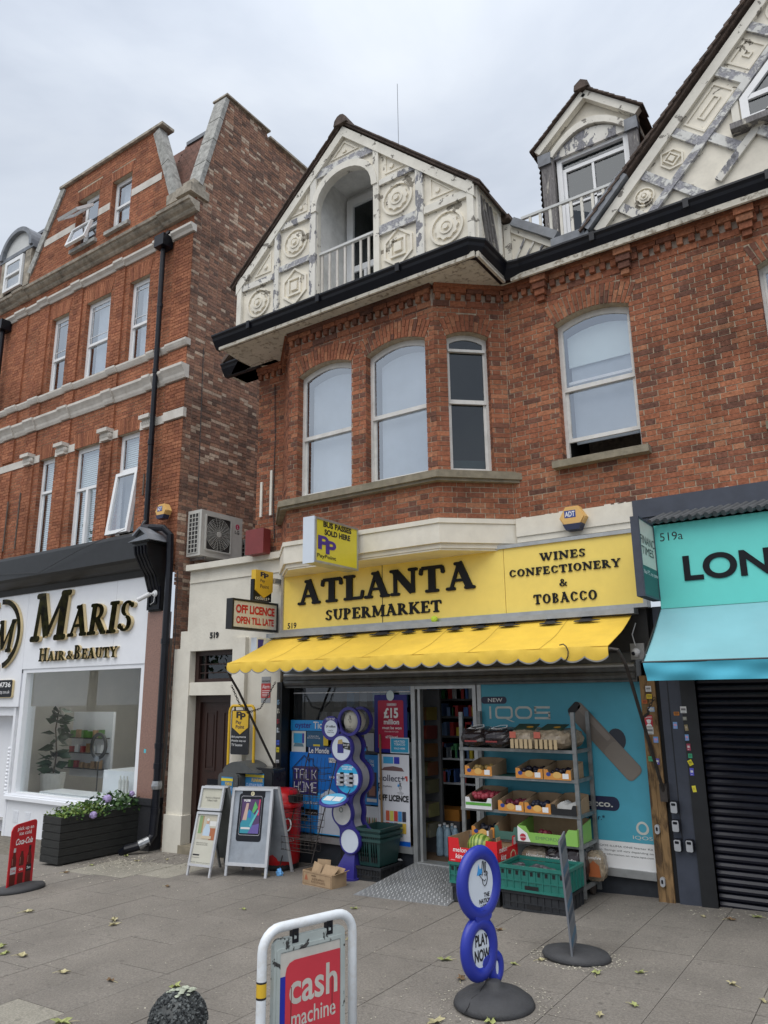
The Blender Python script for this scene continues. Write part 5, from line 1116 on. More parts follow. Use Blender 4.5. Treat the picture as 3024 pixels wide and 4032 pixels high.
# ============================================================ AIR CONDITIONERS
mat('ac_cream', (.5, .5, .47), .5, var=.05); mat('ac_dark', (.03, .03, .03), .6)
def acunit(y0, label, x1=-7.88, z0=3.62, w=.8, h=.66):
    o = thing('air_conditioner', label, 'air conditioner', (x1-.14, y0, z0), 0, 'condenser units on the side wall'); f = FX(x1)
    MB().box(x1-.28, x1, y0, y0+w, z0, z0+h).build('case', 'ac_cream', o)
    MB().prism(f, rrect(y0+.08, z0+.09, y0+.56, z0+h-.07, .03), .002, .008).build('recess', 'ac_dark', o)
    g_ = MB(); c = (y0+.32, z0+h/2+.01)
    for k in range(9): band(g_, f, *ring(c[0], c[1], .04+k*.024, .003, 24), .012, .018)
    for k in range(20): a = 2*math.pi*k/20; g_.bar(f.P(c[0]+.03*math.cos(a), c[1]+.03*math.sin(a), .02), f.P(c[0]+.24*math.cos(a+.25), c[1]+.24*math.sin(a+.25), .014), .004, .003)
    g_.prism(f, circ(*c, .04, n=16), .012, .03); g_.build('fan_grille', 'ac_cream', o)
    band(fr_ := MB(), f, rrect(y0+.07, z0+.08, y0+.57, z0+h-.06, .03), rrect(y0+.09, z0+.1, y0+.55, z0+h-.08, .025), .001, .02); fr_.build('fan_surround', 'ac_cream', o)
    s = MB().fbox(FY(y0), x1-.24, x1-.06, z0+.05, z0+h-.05, 0, .002).build('coil', 'ac_dark', o); g_ = MB()
    for k in range(10): g_.fbox(FY(y0), x1-.25, x1-.05, z0+.04+k*.063, z0+.05+k*.063, .002, .01)
    for k in range(4): g_.fbox(FY(y0), x1-.25+k*.064, x1-.24+k*.064, z0+.04, z0+h-.045, .002, .012)
    g_.build('coil_guard', 'ac_cream', o)
    MB().prism(f, circ(y0+.70, z0+h-.14, .04, n=20), .001, .003).build('badge', 'red_logo' if 'red_logo' in MATS else mat('red_logo', (.4, .02, .08), .5), o); txt(f, 'LG', y0+.65, z0+h-.25, y0+.74, z0+h-.2, 'black_print', o, .002, bold=.02)
    txt(f, 'L', y0+.69, z0+h-.16, y0+.715, z0+h-.12, 'white_print', o, .004)
    MB().box(-8.2, x1-.02, y0+.1, y0+.13, z0-.04, z0).box(-8.2, x1-.02, y0+.65, y0+.68, z0-.04, z0).build('bracket', 'silver_tape', o)
acunit(7.03, 'large cream air conditioner with round fan facing right, nearest the street'); acunit(7.98, 'second cream air conditioner partly hidden behind the red box', -7.9, 3.45, .7, .56)
# ============================================================ RENDERED ENTRANCE BUILDING
EN = thing('entrance_building', 'single storey cream rendered entrance bay numbered 519 between the two brick buildings', 'building', (-7.2, 6.9, -.2))
ho = [(-7.83, -.6), (-6.985, -.6), (-6.985, 2.29), (-7.83, 2.29)]
MB().prism(FY(6.9), [(-8.14, -.6), (-7.83, -.6), (-7.83, 2.29), (-6.985, 2.29), (-6.985, -.6), (-6.22, -.6), (-6.22, 3.36), (-7.9, 3.40), (-7.9, 2.56), (-8.03, 2.56), (-8.03, 2.33), (-8.14, 2.33)], -.30, 0).build('front_wall', 'render_cream', EN)
MB().fbox(FY(6.9), -8.14, -7.80, -.5, .24, -.12, .035).build('plinth', 'render_cream', EN)
MB().fbox(FY(6.9), -6.98, -6.76, -.5, 2.42, 0, .06).build('pilaster', 'render_cream', EN)
MB().fbox(FY(6.9), -7.92, -6.2, 3.37, 3.45, -.45, .07).fbox(FY(6.9), -7.89, -6.22, 3.2, 3.225, 0, .015).build('coping', 'render_cream', EN)
MB().box(-7.9, -6.3, 7.2, 9.5, 3.2, 3.3).build('flat_roof', 'lead', EN)
MB().box(-7.83, -6.985, 6.915, 7.2, 1.72, 1.885).build('transom_panel', 'render_cream', EN)
mat('door_brown', (.03, .013, .01), .38, var=.2, bump=.15, bscale=20, stretch=(6, 6, 1))
d_ = MB(); band(d_, FY(7.06), rect(-7.83, -.25, -6.985, 1.72), rect(-7.74, -.2, -7.06, 1.63), -.05, .02); door = d_.build('door', 'door_brown', EN)
MB().fbox(FY(7.06), -7.74, -7.06, -.2, 1.63, -.05, -.02).build('door_leaf', 'door_brown', door)
for a, b, z0, z1 in ((-7.66, -7.46, .78, 1.52), (-7.34, -7.14, .78, 1.52), (-7.66, -7.46, -.08, .5), (-7.34, -7.14, -.08, .5)):
    m_ = MB(); band(m_, FY(7.06), rect(a, z0, b, z1), rect(a+.025, z0+.025, b-.025, z1-.025), -.02, -.008); m_.fbox(FY(7.06), a+.05, b-.05, z0+.05, z1-.05, -.02, -.012); m_.build('door_panel', 'door_brown', door)
MB().fbox(FY(7.06), -7.58, -7.3, .6, .68, -.02, -.005).build('letter_plate', 'black_gloss', door)
MB().box(-7.83, -6.985, 6.85, 7.05, -.3, -.10).build('doorstep', 'sill_stone', EN)
tw = MB(); band(tw, FY(7.02), rect(-7.83, 1.885, -6.985, 2.29), rect(-7.76, 1.93, -7.03, 2.23), -.04, .02)
for v in (2.0, 2.11): tw.fbox(FY(7.02), -7.76, -7.03, v, v+.014, -.02, 0)
for u in (-7.66, -7.14): tw.fbox(FY(7.02), u, u+.014, 1.93, 2.23, -.02, .001)
tw = tw.build('transom_window', 'door_brown', EN); MB().fbox(FY(7.02), -7.76, -7.03, 1.93, 2.23, -.03, -.025).build('pane', 'glass_dark', tw); MB().fbox(FY(7.02), -7.76, -7.03, 1.93, 2.23, -.08, -.07).build('dark_backing', 'room_dark', tw)
slab_num = txt(FY(6.9), '519', -7.46, 2.44, -7.3, 2.52, 'black_print', EN, .002, .008, bold=.03, name='house_number')
# ============================================================ PROJECTING SIGNS
mat('sign_yellow', (.86, .66, .15), .35, var=.03, dirt=.1, dcol=(.5, .36, .1)); mat('acid_yellow', (.66, .58, .04), .35, var=.03); mat('sign_white', (.62, .6, .54), .4, var=.04, dirt=.3, dcol=(.4, .36, .28))
mat('aluminium', (.42, .43, .43), .38, metal=.55, var=.12, dirt=.3, dcol=(.2, .2, .2)); mat('purple', (.06, .025, .26), .5); mat('sign_red', (.5, .02, .015), .45); mat('navy_print', (.012, .012, .04), .5); mat('blue_white', (.62, .68, .76), .3, var=.03)
def lightbox(name, label, X, y0, y1, z0, z1, th, case, face, ov=.012):
    o = thing(name, label, 'sign', (X-th/2, (y0+y1)/2, z0)); MB().box(X-th, X, y0, y1, z0, z1).build('case', case, o); MB().fbox(FX(X), y0+ov+.01, y1-ov-.01, z0+ov+.01, z1-ov-.01, .001, .004).build('face', face, o)
    f_ = MB(); band(f_, FX(X), rect(y0, z0, y1, z1), rect(y0+ov+.01, z0+ov+.01, y1-ov-.01, z1-ov-.01), .001, .010); f_.build('frame', case, o); return o
bp_ = lightbox('projecting_sign', 'yellow bus passes light box with purple logo projecting below the bay', -4.62, 5.58, 6.30, 2.97, 3.43, .14, 'aluminium', 'acid_yellow')
MB().box(-4.762, -4.618, 5.572, 5.58, 2.965, 3.435).build('white_end', 'blue_white', bp_)
f = FX(-4.615); txt(f, 'BUS PASSES', 5.71, 3.345, 6.18, 3.405, 'black_print', bp_, .001, bold=.045); txt(f, 'SOLD HERE', 5.73, 3.265, 6.16, 3.325, 'black_print', bp_, .001, bold=.045); txt(f, 'PayPoint', 5.62, 3.015, 5.92, 3.065, 'black_print', bp_, .001, bold=.015)
def pplogo(f, u0, v0, u1, v1, m, par, d=.001):
    w_, h = u1-u0, v1-v0; mb = MB()
    for k, (du, dv) in enumerate(((0, .08), (.42, 0))):
        a = u0+du*w_; b = v0+(.2-dv*.0)*h*(1-k); s = w_*.58; hh = h*.8
        mb.prism(f, rect(a, b, a+s*.36, b+hh), d, d+.0012+k*.0004)
        mb.prism(f, [(a+s*.34, b+hh), (a+s*.34, b+hh*.78)]+[(x, y) for x, y in circ(a+s*.55, b+hh*.7, s*.16, hh*.1, 8, 80, -80)]+[(a+s*.34, b+hh*.6), (a+s*.34, b+hh*.36)]+[(x, y) for x, y in circ(a+s*.58, b+hh*.68, s*.42, hh*.32, 12, -85, 85)], d, d+.001+k*.0003)
    return mb.build('logo', m, par)
pplogo(f, 5.63, 3.075, 5.92, 3.25, 'purple', bp_)
ol = lightbox('projecting_sign', 'white off licence light box with red lettering in a black frame', -6.25, 6.09, 6.86, 2.45, 2.80, .09, 'black_paint', 'sign_white', .015)
f = FX(-6.245); txt(f, 'OFF LICENCE', 6.15, 2.635, 6.80, 2.735, 'sign_red', ol, .001, bold=.045); txt(f, 'OPEN TILL LATE', 6.16, 2.515, 6.79, 2.60, 'sign_red', ol, .001, bold=.04)
mat('badge_yellow', (.66, .42, .03), .4, var=.04)
ph = thing('pay_sign', 'yellow shield shaped payment sign on black panel above the off licence box', 'sign', (-6.27, 6.6, 2.81)); f = FX(-6.25)
MB().fbox(f, 6.43, 6.74, 2.81, 3.06, -.05, 0).build('black_panel', 'black_gloss', ph); MB().prism(f, [(6.45, 3.175), (6.45, 2.93), (6.60, 2.845), (6.75, 2.93), (6.75, 3.175)][::-1], -.06, .012).build('shield', 'badge_yellow', ph)
pplogo(f, 6.53, 3.085, 6.67, 3.155, 'navy_print', ph, .013); txt(f, 'Pay', 6.53, 3.02, 6.61, 3.07, 'navy_print', ph, .013, bold=.01); txt(f, 'Point', 6.53, 2.96, 6.68, 3.005, 'navy_print', ph, .013, bold=.01); txt(f, 'collect+', 6.46, 2.82, 6.71, 2.865, 'white_print', ph, .002)
MB().box(-6.27, -6.21, 6.76, 6.9, 3.04, 3.1).build('bracket', 'aluminium', ph)
ft = lightbox('projecting_sign', 'slim grey newspaper light box between the yellow and turquoise signs', -1.69, 6.30, 6.78, 2.47, 3.15, .06, 'band_navy', 'sign_white', .008)
mat('dark_green', (.012, .05, .05), .35); f = FX(-1.685)
MB().fbox(f, 6.32, 6.76, 2.49, 2.735, .0, .002).build('green_band', 'dark_green', ft); txt(f, 'FINANCIAL', 6.33, 2.925, 6.92, 3.0, 'black_print', ft, .001); txt(f, 'TIMES', 6.34, 2.835, 6.70, 2.905, 'black_print', ft, .001); txt(f, 'No FT, no comment.', 6.34, 2.66, 6.9, 2.70, 'white_print', ft, .003)
for o in list(ft.children):
    if o.name.startswith('lettering'): # keep the print inside the face
        for v in o.data.vertices: v.co.y = min(v.co.y, 6.765)
lb_ = lightbox('projecting_sign', 'small blue and white lottery box half hidden behind the yellow awning', -6.23, 6.48, 6.84, 2.14, 2.37, .08, 'blue_white', 'blue_white', .008)
mat('lott_blue', (.03, .035, .28), .35, var=.06); MB().prism(FX(-6.225), [(6.50, 2.16), (6.56, 2.16), (6.6, 2.35), (6.50, 2.35)], .0, .002).build('blue_field', 'lott_blue', lb_)
# ============================================================ YELLOW SUPERMARKET SIGN
sg = thing('shop_sign', 'long yellow supermarket fascia sign with black slab serif lettering', 'sign', (-4, 6.8, 2.43)); SG = FY(6.8)
MB().box(-6.12, -1.80, 6.80, 6.90, 2.43, 3.14).build('case', 'aluminium', sg)
for a, b in ((-6.085, -4.645), (-4.638, -3.168), (-3.162, -1.83)): MB().fbox(SG, a, b, 2.465, 3.11, .0, .012).build('panel', 'sign_yellow', sg)
MB().fbox(SG, -4.646, -4.637, 2.465, 3.11, .001, .0135).build('panel_joint', 'black_print', sg)
mb = MB(); band(mb, SG, rect(-6.12, 2.43, -1.80, 3.145), rect(-6.085, 2.465, -1.83, 3.11), .0, .03); mb.build('trim', 'aluminium', sg)
slab(SG, 'ATLANTA', -5.85, 2.745, -3.49, 3.03, 'letter_black', sg, .012, .02, .03)
slab(SG, 'SUPERMARKET', -5.44, 2.535, -3.89, 2.66, 'letter_black', sg, .012, .012, .05)
slab(SG, 'WINES', -2.78, 2.943, -2.32, 3.022, 'letter_black', sg, .012, .010, .07)
slab(SG, 'CONFECTIONERY', -3.115, 2.814, -2.0, 2.89, 'letter_black', sg, .012, .010, .05)
slab(SG, '&', -2.605, 2.68, -2.52, 2.755, 'letter_black', sg, .012, .010)
slab(SG, 'TOBACCO', -2.87, 2.53, -2.24, 2.625, 'letter_black', sg, .012, .010, .06)
txt(SG, '519', -6.02, 2.475, -5.88, 2.545, 'black_print', sg, .013, bold=.03)
# ============================================================ YELLOW AWNING
mat('awning_yellow', (.76, .51, .06), .7, var=.09, scale=3, dirt=.4, dcol=(.5, .33, .05), dscale=2.5, bump=.3, bscale=9); mat('awning_grey', (.25, .25, .24), .7); mat('iron', (.035, .028, .024), .6, var=.4, scale=20)
aw = thing('awning', 'yellow canvas awning with scalloped valance over the supermarket entrance', 'awning', (-4.1, 6.8, 2.1))
A0, A1 = (6.76, 2.365), (6.03, 2.062); XA, XB = -6.22, -1.94
nx, ny = 44, 8; vs = []; fs = []
for i in range(nx+1):
    for j in range(ny+1):
        x = XA+(XB-XA)*i/nx; t = j/ny; y = A0[0]+(A1[0]-A0[0])*t; z = A0[1]+(A1[1]-A0[1])*t-.024*math.sin(math.pi*t)+.005*math.sin(i*1.3+t*3)*t*(1-t)*2+(.004*math.sin(i*.37+t*5))*(1-t*.7)+.003*math.sin(i*.9-t*9)*math.sin(math.pi*t)
        if i > nx-3: z -= .0
        vs.append((x, y, z))
for i in range(nx):
    for j in range(ny): a = i*(ny+1)+j; fs += [(a, a+1, a+ny+2, a+ny+1)]
mb = MB(); mb.add(vs, fs); mb.add([(x, y, z-.004) for x, y, z in vs], [tuple(reversed(f)) for f in fs]); mb.build('canvas', 'awning_yellow', aw, smooth=True)
mat('awning_seam', (.5, .34, .04), .8)
for k in range(1, 7):
    i = round(k*nx/7); c = vs[i*(ny+1):(i+1)*(ny+1)]; mb = MB(); mb.add([(x-.004, y-.001, z+.0022) for x, y, z in c]+[(x+.004, y-.001, z+.0022) for x, y, z in c], [(j, j+1, ny+2+j, ny+1+j) for j in range(ny)]); mb.build('seam', 'awning_seam', aw)
n = 264; mb = MB(); gr_ = MB(); vs = []; v2 = []
for i in range(n+1):
    x = XA+(XB-XA)*i/n; ph_ = i/n*22; s = abs(math.sin(math.pi*ph_)); zb = 1.988-.040*s**.8; yy = 6.025+.01*math.sin(ph_*2.1)
    vs += [(x, yy+.0, 2.065), (x, yy-.012+.006*math.sin(ph_*6.3), 2.02), (x, yy-.006, zb)]; v2 += [(x, yy-.0075, zb+.0), (x, yy-.0068, zb-.012)]
fs = [(3*i+k, 3*i+k+1, 3*i+k+4, 3*i+k+3) for i in range(n) for k in (0, 1)]
mb.add(vs, fs); mb.add([(x, y+.004, z) for x, y, z in vs], [tuple(reversed(f)) for f in fs]); mb.build('valance', 'awning_yellow', aw, smooth=True)
gr_.add(v2, [(2*i, 2*i+1, 2*i+3, 2*i+2) for i in range(n)]); gr_.build('valance_piping', 'awning_grey', aw)
MB().tube([(XA-.02, 6.05, 2.035), (XB+.02, 6.05, 2.035)], .015, 10).build('front_bar', 'iron', aw)
MB().box(-6.28, -1.9, 6.70, 6.84, 2.375, 2.425).build('roller_housing', 'aluminium', aw)
AF = Fr((0, A0[0], A0[1]+.006), (1, 0, 0), (0, .924, .383))
mb = MB()
for i, (a, b) in enumerate(((-5.75, -5.56), (-5.47, -5.23), (-5.14, -4.9), (-4.74, -4.4), (-4.32, -4.14), (-4.08, -3.84), (-3.77, -3.58), (-3.5, -3.3), (-3.2, -2.98), (-2.78, -2.55), (-2.45, -2.2))):
    c_ = (a+b)/2; w_ = (b-a)/2; o = -.125+.01*(i % 3)
    mb.prism(AF, [(c_+w_*math.cos(t)*(1+.12*math.cos(3*t)), o+.028*math.sin(t)) for t in [2*math.pi*k/16 for k in range(16)]]+[], .006, .008); mb.prism(AF, rect(c_-w_*.5, o, c_+w_*.35, o+.13), .008, .0095)
mb.build('faded_print', 'black_print', aw, kind='stuff')
MB().tube([(-2.34, 6.02, 2.085), (-2.30, 6.0, 2.09), (-2.275, 5.995, 2.07), (-2.26, 5.995, 2.03), (-2.265, 5.995, 1.99), (-2.28, 6.0, 1.965), (-2.30, 6.0, 1.955)], .005, 6).build('cord', 'iron', aw)
for x, xe in ((-6.22, -6.22), (-1.94, -1.83)):
    MB().tube([(x, 6.05, 2.04), (x+(.07 if x > -3 else -.06), 6.05, 2.03), (x+(.1 if x > -3 else -.05), 6.12, 1.92), (x+(.1 if x > -3 else -.04), 6.25, 1.76), (xe, 6.86, .87)], .014, 8).build('arm', 'iron', aw); MB().box(xe-.03, xe+.03, 6.84, 6.92, .8, .94).build('wall_bracket', 'iron', aw)
def chain(pts, label, link_=.034):
    mb = MB(); P = [Vector(p) for p in pts]; L_ = [(P[i+1]-P[i]).length for i in range(len(P)-1)]; tot = sum(L_); n = int(tot/(link_*.8))
    for k in range(n):
        s = tot*(k+.5)/n; i = 0
        while s > L_[i] and i < len(L_)-1: s -= L_[i]; i += 1
        d = (P[i+1]-P[i]).normalized(); c = P[i]+d*s; side_ = d.cross(Vector((.3, 1, .2))).normalized(); o = side_ if k % 2 else d.cross(side_)
        mb.tube([c+d*math.cos(t)*link_*.55+o*math.sin(t)*link_*.3 for t in [2*math.pi*q/8 for q in range(9)]], .0035, 4, False)
    o = mb.build('chain', 'iron'); tag(o, label, 'chain', 'chains at the awning arms')
chain([(-6.24, 6.12, 1.82), (-6.24, 6.25, 1.62), (-6.25, 6.4, 1.52), (-6.25, 6.6, 1.56), (-6.25, 6.85, 1.86)], 'rusty chain sagging between the left awning arm and the cream wall')
chain([(-6.17, 6.84, 1.80), (-6.17, 6.84, 1.28)], 'rusty chain hanging straight down beside the supermarket window')
chain([(-6.24, 6.84, .85), (-6.27, 6.84, .72), (-6.3, 6.84, .62)], 'short chain below the left awning arm bracket')
chain([(-1.84, 6.5, 1.5), (-1.88, 6.8, 1.52), (-1.9, 6.86, 1.55), (-1.84, 6.88, 1.65)], 'chain looped over the wooden post beside the turquoise shop')
mat('tennis_yellow', (.5, .68, .06), .9); o = MB().ball((-3.96, 6.74, 2.455), .036, 16, 10).build('tennis_ball', 'tennis_yellow', smooth=True); tag(o, 'yellow green tennis ball resting on the awning housing below the sign', 'ball')
# ============================================================ SUPERMARKET SHOPFRONT
YW = 7.05; SW = FY(YW)
sp = thing('supermarket_shopfront', 'supermarket shopfront with aluminium frames, open doorway and dark stall risers', 'shopfront', (-4, 7.05, -.08))
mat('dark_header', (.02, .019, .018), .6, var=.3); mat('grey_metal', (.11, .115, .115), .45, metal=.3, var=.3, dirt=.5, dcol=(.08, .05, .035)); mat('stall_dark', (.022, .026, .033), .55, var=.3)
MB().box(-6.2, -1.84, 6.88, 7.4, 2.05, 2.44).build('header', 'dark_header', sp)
MB().box(-6.2, -1.99, 6.93, 7.2, 1.79, 2.06).build('shutter_box', 'grey_metal', sp); MB().tube([(-6.18, 6.94, 1.845), (-2.0, 6.94, 1.845)], .04, 10).build('shutter_roll', 'grey_metal', sp); MB().tube([(-6.18, 6.93, 1.94), (-2.0, 6.93, 1.94)], .022, 8).build('shutter_rail', 'aluminium', sp)
for a, b in ((-6.23, -6.17), (-4.445, -4.395), (-3.70, -3.66), (-3.645, -3.6), (-1.995, -1.975)): MB().fbox(SW, a, b, -.15, 1.82, -.06, .03).build('mullion', 'aluminium', sp)
MB().fbox(SW, -4.395, -3.70, 1.755, 1.80, -.05, .025).build('door_head', 'aluminium', sp); MB().fbox(SW, -4.37, -4.34, .02, 1.755, -.05, .015).build('door_jamb', 'aluminium', sp)
for a, b, z in ((-6.17, -4.445, .15), (-3.6, -1.995, .18)): 
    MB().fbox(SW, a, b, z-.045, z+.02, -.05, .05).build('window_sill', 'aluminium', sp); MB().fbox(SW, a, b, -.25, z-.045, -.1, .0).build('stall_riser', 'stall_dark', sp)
    MB().fbox(SW, a, b, 1.79, 1.815, -.04, .02).build('window_head', 'aluminium', sp); MB().fbox(SW, a, b, z+.02, 1.79, -.025, -.02).build('pane', 'glass_shop', sp)
MB().box(-6.25, -6.17, 6.88, 7.1, -.2, 1.86).build('jamb', 'black_paint', sp); MB().fbox(SW, -6.13, -4.47, 1.725, 1.735, .0, .004).build('rail_line', 'white_plastic', sp)
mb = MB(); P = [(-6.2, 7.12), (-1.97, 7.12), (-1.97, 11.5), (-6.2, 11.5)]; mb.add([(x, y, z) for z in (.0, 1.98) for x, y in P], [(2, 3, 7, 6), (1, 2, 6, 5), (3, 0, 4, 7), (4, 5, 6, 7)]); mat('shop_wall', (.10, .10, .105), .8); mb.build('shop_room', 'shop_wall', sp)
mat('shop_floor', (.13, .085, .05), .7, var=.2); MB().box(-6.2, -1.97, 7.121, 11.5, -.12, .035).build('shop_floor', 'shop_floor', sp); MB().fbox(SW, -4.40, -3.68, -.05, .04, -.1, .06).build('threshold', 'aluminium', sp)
MB().lathe((-4.62, 7.03, .01), [(.035, 0), (.035, .03), (.02, .05)], 14, 'Y').build('waste_outlet', 'white_plastic', sp); MB().tube([(-4.62, 6.99, .01), (-4.62, 6.99, -.09)], .012, 8).build('waste_pipe', 'white_plastic', sp)
dc = thing('dome_camera', 'small white dome camera on grey plate between the two awnings', 'camera', (-1.95, 6.85, 2.0)); MB().box(-2.0, -1.88, 6.84, 6.88, 1.98, 2.12).build('plate', 'aluminium', dc); MB().ball((-1.95, 6.83, 2.04), .038, 14, 10).build('dome', 'white_plastic', dc, smooth=True); MB().ball((-1.965, 6.80, 2.03), .018, 10, 8).build('lens', 'black_gloss', dc); MB().tube([(-1.95, 6.83, 2.1), (-1.97, 6.83, 2.2), (-1.93, 6.83, 2.3)], .005, 5).build('lead', 'white_plastic', dc)
# wooden post with stickers
peelmat('post_wood', (.30, .185, .085), (.09, .055, .03), .5, 3, (4, 4, 1), .3)
wp_ = thing('wooden_post', 'bare timber post covered in stickers right of the blue window advert', 'post', (-1.9, 6.93, -.03))
MB().box(-1.972, -1.912, 6.93, 7.1, -.06, 1.84).build('left_board', 'post_wood', wp_); MB().box(-1.908, -1.84, 6.925, 7.1, -.06, 1.84).build('right_board', 'post_wood', wp_)
WF = FY(6.918); C_ = {}
def cm(c):
    k = 'print_%02x%02x%02x' % tuple(int(x*255) for x in c)
    return mat(k, c, .5, var=.04)
def sticker(f, u0, v0, u1, v1, c, label, stripe=None, rot=0, s=None):
    cu, cv = (u0+u1)/2, (v0+v1)/2; co, si = math.cos(R(rot)), math.sin(R(rot))
    pts = [(cu+(a-cu)*co-(b-cv)*si, cv+(a-cu)*si+(b-cv)*co) for a, b in rect(u0, v0, u1, v1)]
    o = MB().prism(f, pts, 0, .0015).build('sticker', cm(c)); tag(o, label, 'sticker', 'stickers beside the shop doors')
    if stripe: m = MB(); m.fbox(f, u0+.006, u1-.006, cv-.006, cv+.012, .0016, .002); m.fbox(f, u0+.008, u1-.012, v0+.006, v0+.010, .0016, .002); m.build('print', cm(stripe), o)
    if s: txt(f, s, u0+.004, v1-.024, u1-.004, v1-.008, 'white_print', o, .002)
    return o
st_ = [(-1.92, 1.70, -1.872, 1.75, (.7, .7, .7), 'white key picture sticker at the top of the wooden post', (.25, .25, .25)), (-1.918, 1.64, -1.872, 1.68, (.7, .5, .02), 'yellow sticker below the white key sticker on the post', (.4, .3, .02)), (-1.96, 1.60, -1.915, 1.63, (.55, .14, .02), 'orange sticker on the left board of the post', (.3, .06, .02)),
 (-1.915, 1.53, -1.86, 1.57, (.3, .42, .6), 'pale blue torn sticker under the chain on the post', (.6, .6, .6)), (-1.945, 1.34, -1.885, 1.40, (.6, .6, .58), 'white small print sticker under the red guard sticker', (.2, .2, .2)), (-1.892, 1.27, -1.852, 1.32, (.15, .35, .7), 'blue and pink sticker low on the right board', (.6, .3, .5)), (-1.95, 1.27, -1.925, 1.33, (.35, .04, .04), 'dark red strip sticker beside the awning arm', None), (-1.95, 1.115, -1.912, 1.155, (.05, .4, .2), 'green square sticker on the post', (.03, .25, .12)), (-1.892, 1.09, -1.86, 1.14, (.1, .08, .4), 'purple blue sticker behind the arm on the post', (.6, .6, .6))]
for a, b, c, d, col, lab, s_ in st_: sticker(WF, a, b, c, d, col, lab, s_)
gd = sticker(WF, -1.952, 1.405, -1.885, 1.50, (.5, .02, .04), 'red guard dog style warning sticker with white hatted figure', None, 0, 'GUARD')
m = MB(); m.prism(WF, circ(-1.917, 1.448, .018, n=14), .0016, .002); m.prism(WF, rect(-1.938, 1.455, -1.896, 1.462), .0021, .0025); m.prism(WF, [(-1.945, 1.405), (-1.89, 1.405), (-1.905, 1.428), (-1.93, 1.428)], .0016, .0022); m.build('print', 'white_print', gd)
PFR = FY(6.915)
for a, b, c, d, col, lab, s_, r_ in [(-1.638, 1.52, -1.588, 1.575, (.72, .72, .72), 'white playing card key sticker on the dark blue pier', (.2, .2, .2), 0), (-1.70, 1.50, -1.655, 1.53, (.6, .22, .02), 'orange sticker left of the card sticker on the pier', (.3, .1, .02), 0), (-1.715, 1.39, -1.68, 1.445, (.2, .4, .75), 'pale blue and pink sticker alone on the left of the pier', (.7, .35, .5), 0), (-1.626, 1.46, -1.592, 1.49, (.2, .2, .17), 'grey worn sticker below the card sticker', (.4, .4, .35), 0), (-1.617, 1.375, -1.59, 1.425, (.3, .24, .12), 'brown worn folded sticker on the pier edge', (.5, .4, .3), 5),
 (-1.622, 1.295, -1.592, 1.345, (.2, .4, .75), 'pale blue and pink sticker on the dark edge of the pier', (.7, .35, .5), 0), (-1.617, 1.215, -1.586, 1.27, (.4, .05, .1), 'dark red lettered sticker on the pier edge', (.7, .6, .6), 0), (-1.612, 1.155, -1.58, 1.19, (.05, .42, .22), 'green square sticker on the pier edge', (.03, .25, .12), 0), (-1.618, 1.095, -1.582, 1.14, (.75, .65, .02), 'yellow tilted sticker on the pier edge', (.4, .35, .02), 25), (-1.612, 1.015, -1.58, 1.075, (.1, .1, .55), 'violet blue sticker with white strip on the pier', (.65, .65, .7), 0), (-1.606, .885, -1.576, .935, (.8, .7, .05), 'lowest yellow curled sticker on the pier', (.6, .5, .05), 8)]: sticker(FY(6.918) if a < -1.65 else FY(6.897), a, b, c, d, col, lab, s_, r_)
# alarm notice on cream wall
an = MB().fbox(FY(6.9), -6.52, -6.37, 1.62, 1.93, 0, .004).build('alarm_notice', cm((.3, .31, .32))); tag(an, 'red and grey alarm notice on the cream wall by the chain', 'notice'); MB().fbox(FY(6.895), -6.52, -6.37, 1.68, 1.85, 0, .002).build('red_field', cm((.45, .03, .03)), an); txt(FY(6.892), 'Alarm', -6.50, 1.79, -6.385, 1.835, 'white_print', an, 0); txt(FY(6.892), 'verisure', -6.51, 1.865, -6.38, 1.895, 'black_print', an, 0)
for k in range(4): MB().fbox(FY(6.892), -6.5, -6.39+.01*(k % 2), 1.70+k*.02, 1.706+k*.02, 0, .001).build('print_line', 'white_print', an)
# key safes
mat('safe_grey', (.42, .43, .45), .4, metal=.2, var=.08)
def keysafe(x, z, label, s=1.0, y=6.90):
    o = thing('key_safe', label, 'key safe', (x, y, z), 0, 'key safes'); f = FY(y); MB().prism(f, rrect(x, z, x+.064*s, z+.1*s, .012), 0, .035).build('body', 'black_gloss', o); MB().prism(f, rrect(x+.004, z+.004, x+.056*s, z+.092*s, .012), .035, .042).build('cover', 'safe_grey', o); MB().prism(f, rrect(x+.012, z+.062*s, x+.046*s, z+.082*s, .006), .042, .044).build('window', 'black_gloss', o)
ks = [(-1.79, .71, 'highest of the grey key safes on the dark blue pier'), (-1.79, .565, 'second key safe down on the dark blue pier'), (-1.79, .415, 'lowest left key safe on the dark blue pier'), (-1.695, .418, 'lone right hand key safe on the dark blue pier')]
for x, z, l in ks: keysafe(x, z, l, 1.0, 6.89)
for x, z, l in ((-1.945, .53, 'small oval key safe high on the wooden post'), (-1.94, .12, 'small oval key safe low on the wooden post')):
    o = thing('key_safe', l, 'key safe', (x, 6.92, z), 0, 'key safes'); f = FY(6.925); MB().prism(f, rrect(x, z, x+.038, z+.075, .018), 0, .03).build('body', 'safe_grey', o); MB().prism(f, rrect(x+.01, z+.025, x+.026, z+.055, .007), .03, .033).build('shackle_slot', 'black_gloss', o)
